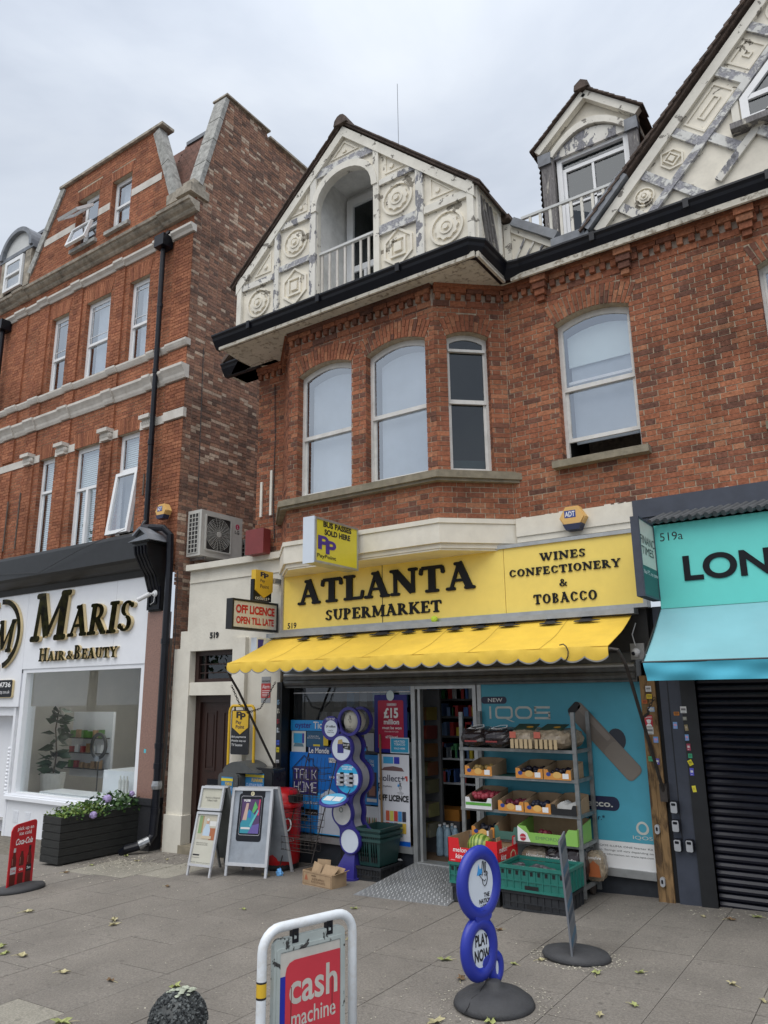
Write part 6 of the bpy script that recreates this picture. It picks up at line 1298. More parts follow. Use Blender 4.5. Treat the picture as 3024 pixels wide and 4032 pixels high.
# ============================================================ WINDOW POSTERS
def poster(name, label, u0, v0, u1, v1, c, y=7.02, cat='poster', grp=None):
    o = MB().fbox(FY(y), u0, u1, v0, v1, 0, .003).build(name, cm(c)); return tag(o, label, cat, grp)
PW = FY(7.016)
def pr_(o, shapes, d=0):
    for i, (pts, c) in enumerate(shapes): MB().prism(PW, pts, d+.0004*i, d+.0004*i+.0003).build('print', cm(c), o)
BLU = (.0, .18, .62); SKY = (.03, .36, .72)
th = poster('phone_poster', 'large blue talk home window poster with neon house drawing', -6.15, .19, -5.40, 1.06, (.0, .15, .55), 7.025)
pr_(th, [(rect(-5.75, .19, -5.40, .62), (.03, .38, .8)), ([(-6.12, .62), (-5.75, .62), (-5.4, .2), (-6.14, .2)], (.01, .22, .62)), ([(-6.08, .6), (-5.72, .6), (-5.72, .9), (-6.08, .9)], (.03, .02, .14)), ([(-5.72, .2), (-5.4, .2), (-5.42, .62), (-5.55, .68), (-5.68, .6)], (.55, .6, .68))])
mb = MB(); hp_ = [(-6.11, .87), (-5.925, 1.025), (-5.845, .96), (-5.845, .99), (-5.79, .99), (-5.79, .925), (-5.70, .87), (-5.72, .87), (-5.72, .6), (-5.98, .6), (-6.04, .5), (-6.04, .6), (-6.09, .6), (-6.09, .87)]
for a, b in zip(hp_, hp_[1:]+hp_[:1]): mb.bar(PW.P(*a, .004), PW.P(*b, .004), .008, .002, (0, 1, 0))
mb.build('house_outline', 'navy', th)
TL = {'T': [(0, 1, .8, 1), (.4, 0, .4, 1)], 'A': [(0, 0, 0, .85), (0, .85, .15, 1), (.15, 1, .7, 1), (.7, 1, .7, 0), (0, .45, .7, .45)], 'L': [(0, 1, 0, 0), (0, 0, .7, 0)], 'K': [(0, 0, 0, 1), (0, .5, .35, .5), (.35, .5, .75, 1), (.35, .5, .75, 0)], 'H': [(0, 0, 0, 1), (.75, 0, .75, 1), (0, .5, .75, .5)], 'O': [(0, 0, 0, 1), (0, 1, .7, 1), (.7, 1, .7, 0), (.7, 0, 0, 0)], 'M': [(0, 0, 0, 1), (0, 1, .5, .4), (.5, .4, 1, 1), (1, 1, 1, 0)], 'E': [(0, 0, 0, 1), (0, 1, .65, 1), (0, .5, .6, .5), (0, 0, .65, 0)]}
for word, v0 in (('TALK', .765), ('HOME', .625)):
    mb = MB(); x = -6.065
    for ch in word:
        for a, b, c, d in TL[ch]: mb.bar(PW.P(x+a*.085, v0+b*.105, .006), PW.P(x+c*.085, v0+d*.105, .006), .007, .003, (0, 1, 0))
        x += .088 if ch != 'M' else .1
    mb.build('neon_lettering', 'white_print', th)
txt(PW, 'Simply in-clue & call', -6.12, .49, -5.72, .53, 'white_print', th, .003)
for s, u, v in (('App Store', -6.1, .40), ('Google play', -5.9, .385), ('Microsoft', -6.05, .31)):
    MB().prism(PW, rrect(u, v, u+.19, v+.06, .008), .003, .004).build('badge', 'black_print', th); txt(PW, s, u+.04, v+.012, u+.18, v+.032, 'white_print', th, .005)
txt(PW, '140', -5.545, .79, -5.475, .815, 'white_print', th, .003, bold=.02); txt(PW, 'FREE', -5.55, .97, -5.46, 1.0, 'black_print', th, .005); MB().prism(PW, rect(-5.56, .96, -5.45, 1.01), .003, .004).build('print', 'white_print', th)
oy = poster('travel_banner', 'blue oyster ticket banner across the top of the window', -6.15, 1.30, -5.40, 1.42, (.02, .3, .72), 7.03); txt(PW, 'oyster', -6.08, 1.31, -5.83, 1.39, 'lott_blue', oy, -.008, bold=.02); txt(PW, 'Tickets', -5.80, 1.325, -5.50, 1.405, 'white_print', oy, -.008, bold=.02)
ca = poster('travel_card_poster', 'white poster of a blue travel card above small figures', -6.13, 1.06, -5.915, 1.295, (.6, .62, .6), 7.03); pr_(ca, [(rect(-6.1, 1.16, -5.97, 1.27), (.03, .35, .65)), (rect(-5.965, 1.16, -5.94, 1.27), (.02, .03, .35)), ([(-6.1, 1.12), (-5.94, 1.12), (-5.96, 1.155), (-6.08, 1.16)], (.12, .22, .28))], -.008)
sm = poster('service_poster', 'dark teal service poster with small print beside the travel card', -5.905, 1.12, -5.64, 1.295, (.02, .1, .2), 7.032); txt(PW, "Jan Britain's Best\nService for Coverage", -5.89, 1.21, -5.70, 1.25, 'white_print', sm, -.01); pr_(sm, [(rect(-5.8, 1.12, -5.7, 1.15), (.7, .55, .03)), (rect(-5.65, 1.14, -5.58, 1.27), (.7, .5, .03))], -.01)
le = poster('newspaper_sticker', 'navy newspaper name sticker above the neon house poster', -5.87, 1.045, -5.54, 1.13, (.02, .06, .2), 7.02); txt(PW, 'Le Monde', -5.855, 1.055, -5.56, 1.115, 'white_print', le, .001, bold=.015, shear=.05)
lo = poster('lottery_poster', 'red fifteen million lottery jackpot poster in blue surround', -4.93, 1.09, -4.50, 1.70, (.012, .015, .2), 7.03); pr_(lo, [(rrect(-4.88, 1.13, -4.545, 1.64, .02), (.42, .012, .05))], -.008)
MB().prism(PW, rrect(-4.76, 1.58, -4.63, 1.61, .012), -.005, -.004).build('print', cm((.5, .3, .35)), lo)
txt(PW, 'LOTTO', -4.74, 1.586, -4.65, 1.604, 'white_print', lo, -.003, bold=.02); txt(PW, '£15', -4.80, 1.45, -4.61, 1.56, 'white_print', lo, -.004, bold=.04); txt(PW, 'million', -4.80, 1.385, -4.60, 1.44, 'white_print', lo, -.004, bold=.03); txt(PW, 'must be won', -4.82, 1.335, -4.57, 1.365, 'white_print', lo, -.004, bold=.02); txt(PW, 'Saturday 6th July', -4.79, 1.30, -4.61, 1.32, 'white_print', lo, -.004); txt(PW, 'will YOU be next?', -4.78, 1.24, -4.62, 1.27, 'white_print', lo, -.004, bold=.02)
MB().prism(PW, circ(-4.71, 1.69, .05, .055), -.003, .0).build('round_badge', 'blind_green', lo)
he = poster('tobacco_notice', 'small light blue heated tobacco notice on the window edge', -4.71, 1.09, -4.47, 1.25, (.55, .65, .72), 7.012); MB().fbox(FY(7.008), -4.70, -4.48, 1.1, 1.24, 0, .001).build('print', cm((.02, .3, .5)), he)
for s, v, h in (('HEATED', 1.20, .022), ('TOBACCO', 1.17, .022), ('SOLD HERE', 1.13, .018)): txt(FY(7.006), s, -4.66, v, -4.52, v+h, 'white_print', he, 0, bold=.01)
co = poster('services_poster', 'tall white collect and off licence poster beside the door', -4.88, .17, -4.48, 1.075, (.62, .63, .67), 7.02)
pr_(co, [(rect(-4.88, .17, -4.48, .215), (.0, .1, .5)), (rect(-4.81, .98, -4.68, 1.05), (.05, .33, .6)), (rect(-4.67, .98, -4.63, 1.05), (.03, .04, .4)), (rect(-4.65, .98, -4.6, 1.05), (.03, .04, .4)), ([(-4.84, .91), (-4.54, .905), (-4.57, .94), (-4.68, .955), (-4.8, .94)], (.16, .09, .09)), ([(-4.53, .86), (-4.5, .86), (-4.5, .81), (-4.52, .81), (-4.52, .84), (-4.54, .84)], (.5, .06, .05))])
txt(PW, 'collect+', -4.86, .80, -4.535, .865, 'navy_print', co, .004, bold=.005); txt(PW, 'PayPoint', -4.81, .735, -4.70, .757, 'navy_print', co, .004); txt(PW, 'OFF LICENCE', -4.87, .60, -4.49, .665, 'black_print', co, .004, bold=.04)
mb = MB(); band(mb, PW, *ring(-4.855, .75, .024, .009, 14, .03), .003, .004); mb.fbox(PW, -4.877, -4.869, .69, .78, .003, .0042); mb.build('logo', 'black_print', co); mb = MB(); mb.prism(PW, [(-4.86, .755), (-4.845, .755), (-4.845, .74), (-4.86, .74)], .0045, .005); mb.build('print', 'badge_yellow', co)
HANDM = 'black_print'
def hand(f, u, v, s, parent, d=.002, blue=True):
    """the crossed fingers emblem: outline strokes"""
    mb = MB()
    if blue: m2 = MB(); m2.prism(f, [(u-.62*s, v+.05*s), (u-.15*s, v+.02*s), (u+.0*s, v+.45*s), (u-.3*s, v+.42*s), (u-.42*s, v+.75*s), (u-.5*s, v+.35*s)], d-.0006, d-.0001); m2.build('blue_flash', cm((.05, .33, .75)), parent)
    S = [[(-.05, .0), (-.08, .45), (-.02, .85), (.08, .9), (.1, .5), (.12, .15)], [(.12, .15), (.2, .75), (.3, .82), (.34, .7), (.26, .2)], [(.14, .12), (.2, .25), (.32, .22), (.32, -.02), (.2, -.05), (.14, .05)], [(.32, .18), (.42, .2), (.45, .0), (.36, -.08)], [(-.05, 0), (-.3, .12), (-.36, .02), (-.1, -.2), (-.02, -.55), (.12, -.7), (.32, -.6), (.44, -.3), (.42, -.02)], [(.02, -.28), (.14, -.4), (.3, -.28)]]
    for st2 in S:
        for (a, b), (c, e) in zip(st2, st2[1:]): mb.bar(f.P(u+a*s, v+b*s, d), f.P(u+c*s, v+e*s, d), .075*s, .001, tuple(f.n.cross((f.P(c, e)-f.P(a, b)).normalized())))
    return mb.build('hand_emblem', HANDM, parent)
hand(PW, -4.60, .75, .05, co, .004); txt(PW, 'THE\nNATIONAL\nLOTTERY', -4.63, .675, -4.55, .705, 'black_print', co, .004)
for i in range(5):
    for j in range(2): MB().prism(PW, rect(-4.78+i*.052, .29+j*.115, -4.735+i*.052, .39+j*.115), .003, .0045).build('packet_print', cm(((.5, .05, .04), (.6, .4, .05), (.05, .25, .55), (.5, .1, .05), (.03, .03, .05), (.6, .55, .1), (.4, .5, .1))[(i*2+j*3) % 7]), co)
nb = poster('bottles_poster', 'white poster of bottles behind the lottery stand', -5.06, .24, -4.885, .53, (.6, .62, .64), 7.022)
for i in range(7): MB().prism(PW, [(-5.05+i*.022, .27), (-5.032+i*.022, .27), (-5.032+i*.022, .36+.02*(i % 3)), (-5.038+i*.022, .42), (-5.044+i*.022, .42), (-5.05+i*.022, .36)], .002, .003).build('bottle_print', cm(((.3, .2, .05), (.1, .2, .08), (.35, .1, .05), (.5, .5, .45))[i % 4]), nb)
lp = poster('people_poster', 'blue poster with laughing woman behind the lottery stand', -5.06, .545, -4.87, 1.06, (.02, .2, .5), 7.022); pr_(lp, [(rect(-5.03, .62, -4.9, .88), (.05, .04, .06)), (circ(-4.97, .8, .03, n=14), (.35, .18, .12)), (rect(-5.0, .64, -4.92, .74), (.3, .14, .1)), (rect(-5.03, .575, -4.9, .61), (.6, .6, .6))])
txt(PW, 'TALK\nHOME', -4.995, .94, -4.93, 1.01, 'white_print', lp, .002)
wh = poster('white_notice', 'white cutaway notice sheet below the red jackpot poster', -5.07, 1.10, -4.94, 1.29, (.42, .44, .46), 7.03)
iq = poster('tobacco_advert', 'huge blue device advert covering the right hand window', -3.60, .42, -1.995, 1.79, (.07, .36, .48), 7.03)
QF = FY(7.026)
MB().fbox(QF, -3.60, -1.995, .20, .419, -.004, -.001).build('white_footer', 'white_print', iq)
MB().prism(QF, rrect(-3.60, 1.60, -3.32, 1.67, .03), 0, .001).build('print', 'navy', iq); txt(QF, 'NEW', -3.525, 1.617, -3.365, 1.655, 'white_print', iq, .002, bold=.01)
mat('iqos_cream', (.6, .61, .56), .5)
mb = MB(); fI = QF; z0, z1 = 1.455, 1.575
mb.fbox(fI, -3.515, -3.495, z0, z1, .001, .002)
ou = rrect(-3.45, z0, -3.26, z1, .035); inn = rrect(-3.43, z0+.02, -3.28, z1-.02, .02); band(mb, fI, ou, inn, .001, .002); mb.prism(fI, [(-3.34, z0), (-3.31, z0), (-3.24, z0-.03), (-3.27, z0-.03)], .0021, .0025)
band(mb, fI, rrect(-3.235, z0, -3.055, z1, .055, 8), rrect(-3.215, z0+.02, -3.075, z1-.02, .04, 8), .001, .002)
for q in ((-3.03, z1-.02, -2.87, z1), (-3.03, z0+.05, -2.87, z0+.07), (-3.03, z0, -2.87, z0+.02), (-3.03, z0+.06, -3.01, z1-.01), (-2.89, z0+.01, -2.87, z0+.06)): mb.prism(fI, rect(*q), .001, .002)
mb.build('big_lettering', 'iqos_cream', iq); txt(QF, 'ILUMA', -3.51, 1.325, -3.17, 1.38, 'iqos_cream', iq, .001)
mat('device_brown', (.19, .16, .135), .35, var=.06)
dx = Vector((.55, 0, -.60)).normalized(); DFr = Fr(Vector((-2.66, 7.024, 1.58)), tuple(dx), (.737, 0, .676))
def dfr(off=0): f_ = Fr((-2.63, 7.024-off, 1.56), (dx.x, 0, dx.z), (-dx.z, 0, dx.x)); return f_
MB().prism(QF, circ(-2.25, 1.28, .085, .10, 20), .001, .002).build('print', cm((.03, .035, .05)), iq)
MB().prism(dfr(), rrect(-.02, -.085, .80, .085, .05), .001, .004).build('device_print', 'device_brown', iq); MB().prism(dfr(), rrect(-.03, -.07, .04, .07, .03), .0045, .005).build('device_end', 'black_print', iq); MB().prism(dfr(), rrect(.02, .02, .42, .07, .02), .0045, .005).build('device_sheen', cm((.26, .22, .19)), iq); MB().prism(dfr(), rrect(.45, -.08, .79, .08, .045), .0042, .0048).build('device_cap', cm((.22, .19, .16)), iq)
MB().prism(QF, rrect(-2.80, .67, -2.27, .79, .055), .001, .002).build('print', 'navy', iq); txt(QF, 'tobacco.', -2.72, .70, -2.33, .755, 'iqos_cream', iq, .003, bold=.02); txt(QF, 'Save £1,000 a year.*', -2.95, .575, -2.41, .63, 'navy', iq, .002, bold=.01); txt(QF, 'Switch', -3.5, .62, -3.28, .68, 'navy', iq, .002, bold=.01)
mb = MB(); c_ = (-2.085, .545); o_ = [(c_[0]+.055*math.cos(t)*(1+.10*math.sin(t)*-1), c_[1]+.055*math.sin(t)*(1.0)-.0) for t in [2*math.pi*k/28 for k in range(28)]]; i_ = [(c_[0]+.036*math.cos(t), c_[1]+.036*math.sin(t)) for t in [2*math.pi*k/28 for k in range(28)]]; band(mb, QF, o_, i_, .001, .002); mb.build('ring_logo', 'iqos_cream', iq); txt(QF, 'IQOS', -2.175, .445, -2.005, .48, 'iqos_cream', iq, .001)
for k in range(3): txt(QF, ('offers a saving by the cost of buying an IQOS ILUMA ONE Starter Kit', 'savings was £16.40 (ONS data). Savings will vary depending on', 'TEREA sticks. More information on www.iqos.com')[k], -3.1+k*.2, .365-k*.035, -2.01, .385-k*.035, 'black_print', iq, .0005)
# stickers on the left jamb
for z, c, l in ((1.6, (.2, .35, .5), 'pale blue sticker at the top of the black jamb'), (1.5, (.5, .48, .4), 'cream sticker below the pale blue one on the black jamb'), (1.38, (.35, .03, .05), 'dark red sticker on the black jamb'), (1.28, (.5, .55, .6), 'whitish blue sticker below the dark red one on the jamb'), (1.14, (.05, .1, .5), 'deep blue sticker on the black jamb'), (1.06, (.6, .5, .02), 'yellow sticker on the black jamb left of the window'), (.92, (.5, .5, .52), 'white sticker under the yellow one on the jamb'), (.84, (.6, .6, .62), 'torn white sticker beside the awning arm bracket'), (.68, (.3, .5, .55), 'pale green lowest sticker on the black jamb')): sticker(FY(6.875), -6.235, z, -6.19, z+.055, c, l, tuple(x*.5 for x in c))
# goods inside
gs = thing('snack_rack', 'tall rack of hanging snack packets just inside the doorway', 'display stand', (-4.25, 7.3, .03))
MB().box(-4.6, -4.38, 7.52, 7.56, .03, 1.75).build('backboard', 'shop_wall', gs)
for j, z in enumerate((1.42, 1.22, 1.03, .84, .66, .42, .22)):
    c = ((.22, .15, .05), (.25, .05, .03), (.2, .11, .04), (.18, .13, .05), (.17, .14, .08), (.24, .21, .15), (.22, .19, .12))[j]
    for i in range(8): x = -4.535+i*.017; MB().add([(x, 7.3, z), (x+.013, 7.27, z+.005), (x+.016, 7.3, z+.07), (x+.013, 7.28, z+.14), (x+.002, 7.3, z+.14), (x-.002, 7.28, z+.07), (x+.01, 7.5, z), (x+.012, 7.5, z+.14)], [(0, 1, 2, 5), (5, 2, 3, 4), (1, 6, 7, 3), (4, 3, 7)]).build('packet', cm(tuple(k*random.uniform(.5, 1.2) for k in c)), gs)
sh = thing('shop_shelving', 'crowded white shelving with goods seen through the open doorway', 'shelving', (-4.4, 8.05, .03))
for z in (.68, .95, 1.2, 1.42, 1.62): MB().box(-5.1, -3.5, 8.02, 8.4, z, z+.025).build('shelf', 'white_plastic' if z < 1 else 'shop_wall', sh)
for i in range(150):
    x = random.uniform(-5.1, -3.6); z = random.choice((.705, .705, .975, 1.225, 1.445, 1.645)); MB().box(x, x+random.uniform(.03, .08), 8.0, 8.2, z, z+random.uniform(.08, .17)).build('pack', cm(random.choice(((.08, .18, .5), (.6, .6, .6), (.1, .4, .15), (.7, .55, .05), (.5, .04, .04), (.04, .08, .2), (.35, .4, .45), (.15, .25, .45)))), sh)
for i in range(24):
    x = -6.1+(i % 8)*.2; z = 1.45+.0*(i//8); y = 7.5+(i//8)*.3
    if i < 16: MB().box(x, x+.12, y, y+.1, 1.3+.25*(i//8), 1.5+.25*(i//8)).build('pack', cm(random.choice(((.03, .06, .16), (.1, .1, .12), (.2, .2, .22), (.03, .15, .3)))), sh)
fd = thing('orange_fruit_box', 'orange fruit carton low in the doorway behind the water bottles', 'carton', (-4.5, 7.75, .03)); MB().box(-4.68, -4.3, 7.75, 8.0, .33, .45).build('carton', cm((.5, .2, .03)), fd); MB().box(-4.68, -4.3, 7.75, 8.0, .03, .33).build('stand', 'shop_wall', fd)
mat('water', (.25, .36, .45), .1, var=.15, scale=20)
for i in range(5):
    x = -4.36+(i % 3)*.095; y = 7.42+(i//3)*.1
    o = thing('water_bottle', ('large clear water bottle, leftmost in the doorway front row', 'large clear water bottle, middle of the doorway front row', 'large clear water bottle, rightmost in the doorway front row', 'large clear water bottle in the back row at left', 'large clear water bottle in the back row at right')[i], 'bottle', (x, y, .035), 0, 'water bottles in the doorway'); MB().lathe((x, y, .035), [(.042, 0), (.045, .02), (.041, .08), (.045, .1), (.041, .18), (.045, .2), (.03, .26), (.014, .29)], 12).build('bottle', 'water', o, smooth=True); MB().lathe((x, y, .325), [(.017, 0), (.017, .02)], 10).build('cap', 'white_plastic', o)
# ============================================================ TURQUOISE SHOP
mat('turquoise', (.14, .66, .60), .5, var=.02); mat('awning_teal', (.19, .43, .48), .75, var=.08, scale=2, dirt=.15, dcol=(.3, .42, .42)); mat('valance_teal', (.06, .37, .50), .7, var=.1, scale=3); mat('shutter_black', (.008, .009, .018), .33, var=.2)
ts = thing('turquoise_shopfront', 'turquoise shop with closed black shutter and dark blue pier', 'shopfront', (0, 6.9, 0))
MB().box(-1.80, -1.50, 6.92, 7.3, -.1, 2.44).build('pier', 'band_navy', ts)
for x in (-1.735, -1.628): MB().box(x, x+.006, 6.916, 6.92, .5 if x < -1.7 else -.05, 1.9).build('pier_groove', 'black_print', ts)
MB().box(-1.625, -1.50, 6.90, 7.2, -.1, 1.9).build('guide_post', 'black_paint', ts)
MB().box(-1.84, -1.80, 6.95, 7.2, -.1, 2.44).build('downpipe_recess', 'room_dark', ts)
k = 0; z = -.0
while z < 1.88:
    pts = [(-6.99, z), (-6.965, z+.012), (-6.96, z+.03), (-6.975, z+.05), (-6.99, z+.058)]
    vs = [(x, -a, b) for x in (-1.535, 2.6) for a, b in pts]; MB().add(vs, [(i, i+1, 6+i, 5+i)[::-1] for i in range(4)]).build('shutter_slat', 'shutter_black', ts); z += .0585
MB().box(-1.53, 2.6, 6.995, 7.1, -.1, 2.1).build('shutter_back', 'black_paint', ts); MB().box(-1.53, 2.6, 6.9, 7.05, -.1, -.0).build('shutter_sill', 'sill_stone', ts)
tsn = thing('turquoise_sign', 'turquoise fascia sign with bold black capitals cut off by the frame', 'sign', (0, 6.8, 2.4)); MB().box(-1.69, 2.6, 6.8, 6.87, 2.405, 3.17).build('board', 'turquoise', tsn)
TF = FY(6.80); txt(TF, 'LONDON', -1.467, 2.628, .03, 2.85, 'letter_black', tsn, .001, .008, bold=.028); txt(TF, '519a', -1.64, 3.0, -1.445, 3.075, 'black_print', tsn, .001)
tt = thing('tile_strip', 'strip of dark ridged roof tiles along the top of the turquoise sign', 'tiles', (0, 6.75, 3.17))
mat('slate', (.07, .075, .08), .6, var=.3)
for i in range(40):
    x = -1.69+i*.068; MB().tube([(x, 6.70, 3.165), (x+.10, 6.85, 3.245)], .027, 8).build('roof_tile', 'slate', tt)
MB().box(-1.69, 1.2, 6.8, 6.85, 3.15, 3.19).build('batten', 'slate', tt)
ta = thing('awning', 'turquoise canvas awning with plain valance over the black shutter', 'awning', (0, 6.4, 2.1))
T0, T1 = (6.79, 2.40), (6.085, 1.922)
def sheet(nm, m, par, f, nu, nv):
    vs = [f(i/nu, j/nv) for i in range(nu+1) for j in range(nv+1)]; fs = [(i*(nv+1)+j, i*(nv+1)+j+1, (i+1)*(nv+1)+j+1, (i+1)*(nv+1)+j) for i in range(nu) for j in range(nv)]
    mb = MB(); mb.add(vs, fs); return mb.build(nm, m, par, smooth=True)
sheet('canvas', 'awning_teal', ta, lambda s, t: (-1.69+4.2*s, T0[0]+(T1[0]-T0[0])*t, T0[1]+(T1[1]-T0[1])*t-.02*math.sin(math.pi*t)+.006*math.sin(s*37+t*4)*t), 70, 10)
sheet('valance', 'valance_teal', ta, lambda s, t: (-1.69+.02*t+4.2*s, 6.08+.02*math.sin(s*60+t*3)*t*.8+.008*math.sin(s*23-t*5), 1.92-.137*t), 120, 8)
MB().tube([(-1.70, 6.09, 1.925), (2.5, 6.09, 1.925)], .009, 6).build('front_bar', 'black_paint', ta); MB().tube([(-1.695, 6.79, 2.40), (-1.695, 6.09, 1.925)], .007, 6).build('side_piping', 'black_paint', ta)
MB().add([(-1.685, 6.79, 2.39), (-1.685, 6.09, 1.91), (-1.685, 6.79, 1.95)], [(0, 1, 2), (2, 1, 0)]).build('side_cheek', 'black_paint', ta)
# ============================================================ GOODS RACK
mat('galv', (.24, .25, .25), .45, metal=.5, var=.25, scale=14, dirt=.4, dcol=(.12, .1, .08)); mat('shelf_green', (.02, .09, .07), .6); mat('card', (.36, .25, .15), .85, var=.15); mat('card_in', (.30, .21, .13), .9, var=.15)
RX0, RX1, RY0, RY1 = -3.61, -2.49, 6.60, 6.98
rk = thing('goods_rack', 'tall galvanised wheeled rack of produce in front of the blue advert', 'rack', (-3.05, 6.8, -.04))
for x in (RX0, RX1):
    for y in (RY0, RY1): MB().box(x-.018, x+.018, y-.012, y+.012, .02, 1.53).build('post', 'galv', rk)
for z in (1.20, .955, .665, .425, .1):
    MB().box(RX0, RX1, RY0, RY1, z-.012, z).build('shelf', 'shelf_green', rk); MB().box(RX0-.02, RX1+.02, RY0-.02, RY0, z-.02, z+.008).build('shelf_lip', 'galv', rk); MB().box(RX1-.012, RX1+.012, RY0, RY1, z-.02, z+.01).build('shelf_end', 'galv', rk)
for x in (RX0+.04, RX1-.05):
    for y in (RY0+.03, RY1-.03): MB().lathe((x-.012, y, gz(x)+.05), [(.05, 0), (.05, .025)], 14, 'X').build('wheel', 'rusty_iron', rk)
def openbox(name, label, x0, x1, y0, y1, z0, h, front, body='card', tall=.0, dip=True, cat='carton', grp=None, th=.006, side_=None):
    """an open carton: low front with raised corners, sides and a taller back"""
    o = thing(name, label, cat, ((x0+x1)/2, (y0+y1)/2, z0), 0, grp); w = x1-x0; f = FY(y0)
    q = [(x0, z0), (x1, z0), (x1, z0+h), (x1-w*.14, z0+h), (x1-w*.2, z0+h*.62), (x0+w*.2, z0+h*.62), (x0+w*.14, z0+h), (x0, z0+h)] if dip else [(x0, z0), (x1, z0), (x1, z0+h), (x0, z0+h)]
    MB().prism(f, q, -th, 0).build('front_panel', front, o)
    MB().prism(FY(y1), [(x0+th, z0), (x1-th, z0), (x1-th, z0+h+tall), (x1-w*.3, z0+h+tall*1.15), (x0+w*.3, z0+h+tall*1.15), (x0+th, z0+h+tall)], 0, th).build('back_panel', body, o)
    sm_ = side_ or body
    for x in (x0, x1-th): MB().prism(Fr((x+th, 0, 0), (0, 1, 0)), [(y0+th+.0005, z0), (y1-.0005, z0), (y1-.0005, z0+h+tall), (y0+th+.0005, z0+h)], -th, 0).build('side_panel', sm_, o)
    MB().box(x0+th, x1-th, y0+th, y1, z0, z0+th).build('base', body, o); return o
def fruit(parent, x0, x1, y0, y1, z, c, r_=.025, n=14, nm='fruit'):
    mb = MB()
    for i in range(n): mb.ball((random.uniform(x0+r_, x1-r_), random.uniform(y0+r_, y1-r_), z+random.uniform(0, r_)), r_*random.uniform(.8, 1.1), 8, 6)
    mb.build(nm, cm(c), parent, smooth=True, kind='stuff')
ORG = (.62, .26, .05)
def orange(x0, x1, z, label, h=.085, fr_=None, c=(.02, .02, .03)):
    o = openbox('fruit_box', label, x0, x1, RY0-.03, RY0+.29, z, h, cm(ORG), tall=.05, grp='orange printed fruit boxes on the rack'); f = FY(RY0-.0305); m = (x0+x1)/2
    MB().prism(f, circ(x0+.045, z+.045, .022, .017, 16), 0, .001).build('print', 'alarm_blue', o); MB().prism(f, circ(m-.0, z+.04, .04, .028, 16), 0, .0008).build('print', cm((.7, .42, .12)), o)
    MB().prism(f, rect(x1-.075, z+.012, x1-.02, z+.055), 0, .002).build('price_ticket', 'white_print', o)
    if fr_: fruit(o, x0+.02, x1-.02, RY0, RY0+.22, z+.045, c, .027, 16)
    return o
orange(-3.57, -3.29, .957, 'orange fruit box at the left end of the upper box shelf', fr_=1, c=(.3, .2, .06))
orange(-3.05, -2.79, .957, 'orange fruit box of dark aubergines, middle of the upper box shelf', fr_=1, c=(.012, .008, .018)); orange(-2.78, -2.53, .957, 'orange fruit box of dark aubergines at the right end of the upper box shelf', fr_=1, c=(.012, .01, .018))
g1 = openbox('grape_box', 'white and green carton heaped with bagged red grapes on the middle shelf', -3.56, -3.29, RY0-.06, RY0+.3, .668, .10, 'white_plastic', 'card_in', .06); MB().fbox(FY(RY0-.061), -3.555, -3.295, .70, .725, 0, .001).build('green_stripe', cm((.1, .35, .05)), g1)
fruit(g1, -3.55, -3.3, RY0-.02, RY0+.25, .76, (.32, .04, .06), .026, 46, 'grapes')
orange(-3.24, -2.99, .668, 'orange fruit box with dark red plums on the middle shelf', fr_=1, c=(.12, .01, .03)); orange(-2.98, -2.735, .668, 'orange fruit box of black grapes on the middle shelf', fr_=1, c=(.01, .012, .03))
b_ = openbox('fruit_box', 'black carton with white paper liners on the middle shelf', -2.725, -2.5, RY0-.03, RY0+.29, .668, .085, 'black_paint', 'card', .06); 
for i in range(4): MB().prism(Fr((0, RY0+.04+i*.05, 0)), [(-2.70, .68), (-2.53, .68), (-2.53, .74), (-2.57, .765), (-2.61, .74), (-2.66, .77), (-2.70, .74)], -.004, 0).build('paper_liner', 'pot_white', b_)
orange(-3.52, -3.29, .428, 'orange fruit box of aubergines on the lowest box shelf', fr_=1, c=(.01, .01, .02))
openbox('green_carton', 'empty dull green carton beside the lowest orange box', -3.28, -3.055, RY0-.04, RY0+.29, .428, .11, cm((.06, .15, .12)), 'card', .07)
em = openbox('apple_box', 'wide bright green carton lettered in grey with red fruit printed at left', -3.05, -2.50, RY0-.05, RY0+.3, .428, .13, cm((.25, .5, .1)), 'card', .05, side_=cm((.25, .5, .1)))
f = FY(RY0-.0505); txt(f, 'EMPORDÀ', -2.88, .455, -2.65, .487, cm((.12, .22, .1)), em, 0); MB().prism(f, [(-3.05, .43), (-2.93, .43), (-2.96, .5), (-3.05, .555)], 0, .0008).build('print', 'white_print', em); MB().prism(f, circ(-3.0, .465, .03, .03, 16), .001, .0015).build('print', cm((.45, .03, .05)), em); txt(f, 'gamela', -3.03, .455, -2.955, .475, 'white_print', em, .002)
fruit(em, -2.95, -2.8, RY0+.02, RY0+.2, .46, (.2, .02, .04), .03, 6)
# bags
def pillow(name, label, cx, cy_, cz, sx, sy, sz, m, rot=0, cat='bag', grp='charcoal and kindling bags', tilt=0):
    o = thing(name, label, cat, (cx, cy_, cz-sz/2), rot, grp, local=True); n = 20; mm = 12; vs = []; fs = []
    sgn = lambda v, p: math.copysign(abs(v)**p, v)
    for i in range(mm+1):
        th = -math.pi/2+math.pi*i/mm
        for k in range(n):
            a = 2*math.pi*k/n; j = 1+random.uniform(-.05, .05)
            vs.append((sx/2*sgn(math.cos(a), .55)*sgn(math.cos(th), .6)*j, sy/2*sgn(math.sin(a), .55)*sgn(math.cos(th), .6)*j, sz/2+sz/2*sgn(math.sin(th), .8)*j))
    for i in range(mm):
        for k in range(n): fs.append((i*n+k, i*n+(k+1) % n, (i+1)*n+(k+1) % n, (i+1)*n+k))
    mb = MB(); mb.add(vs, fs); mb.build('sack', m, o, smooth=False); return o
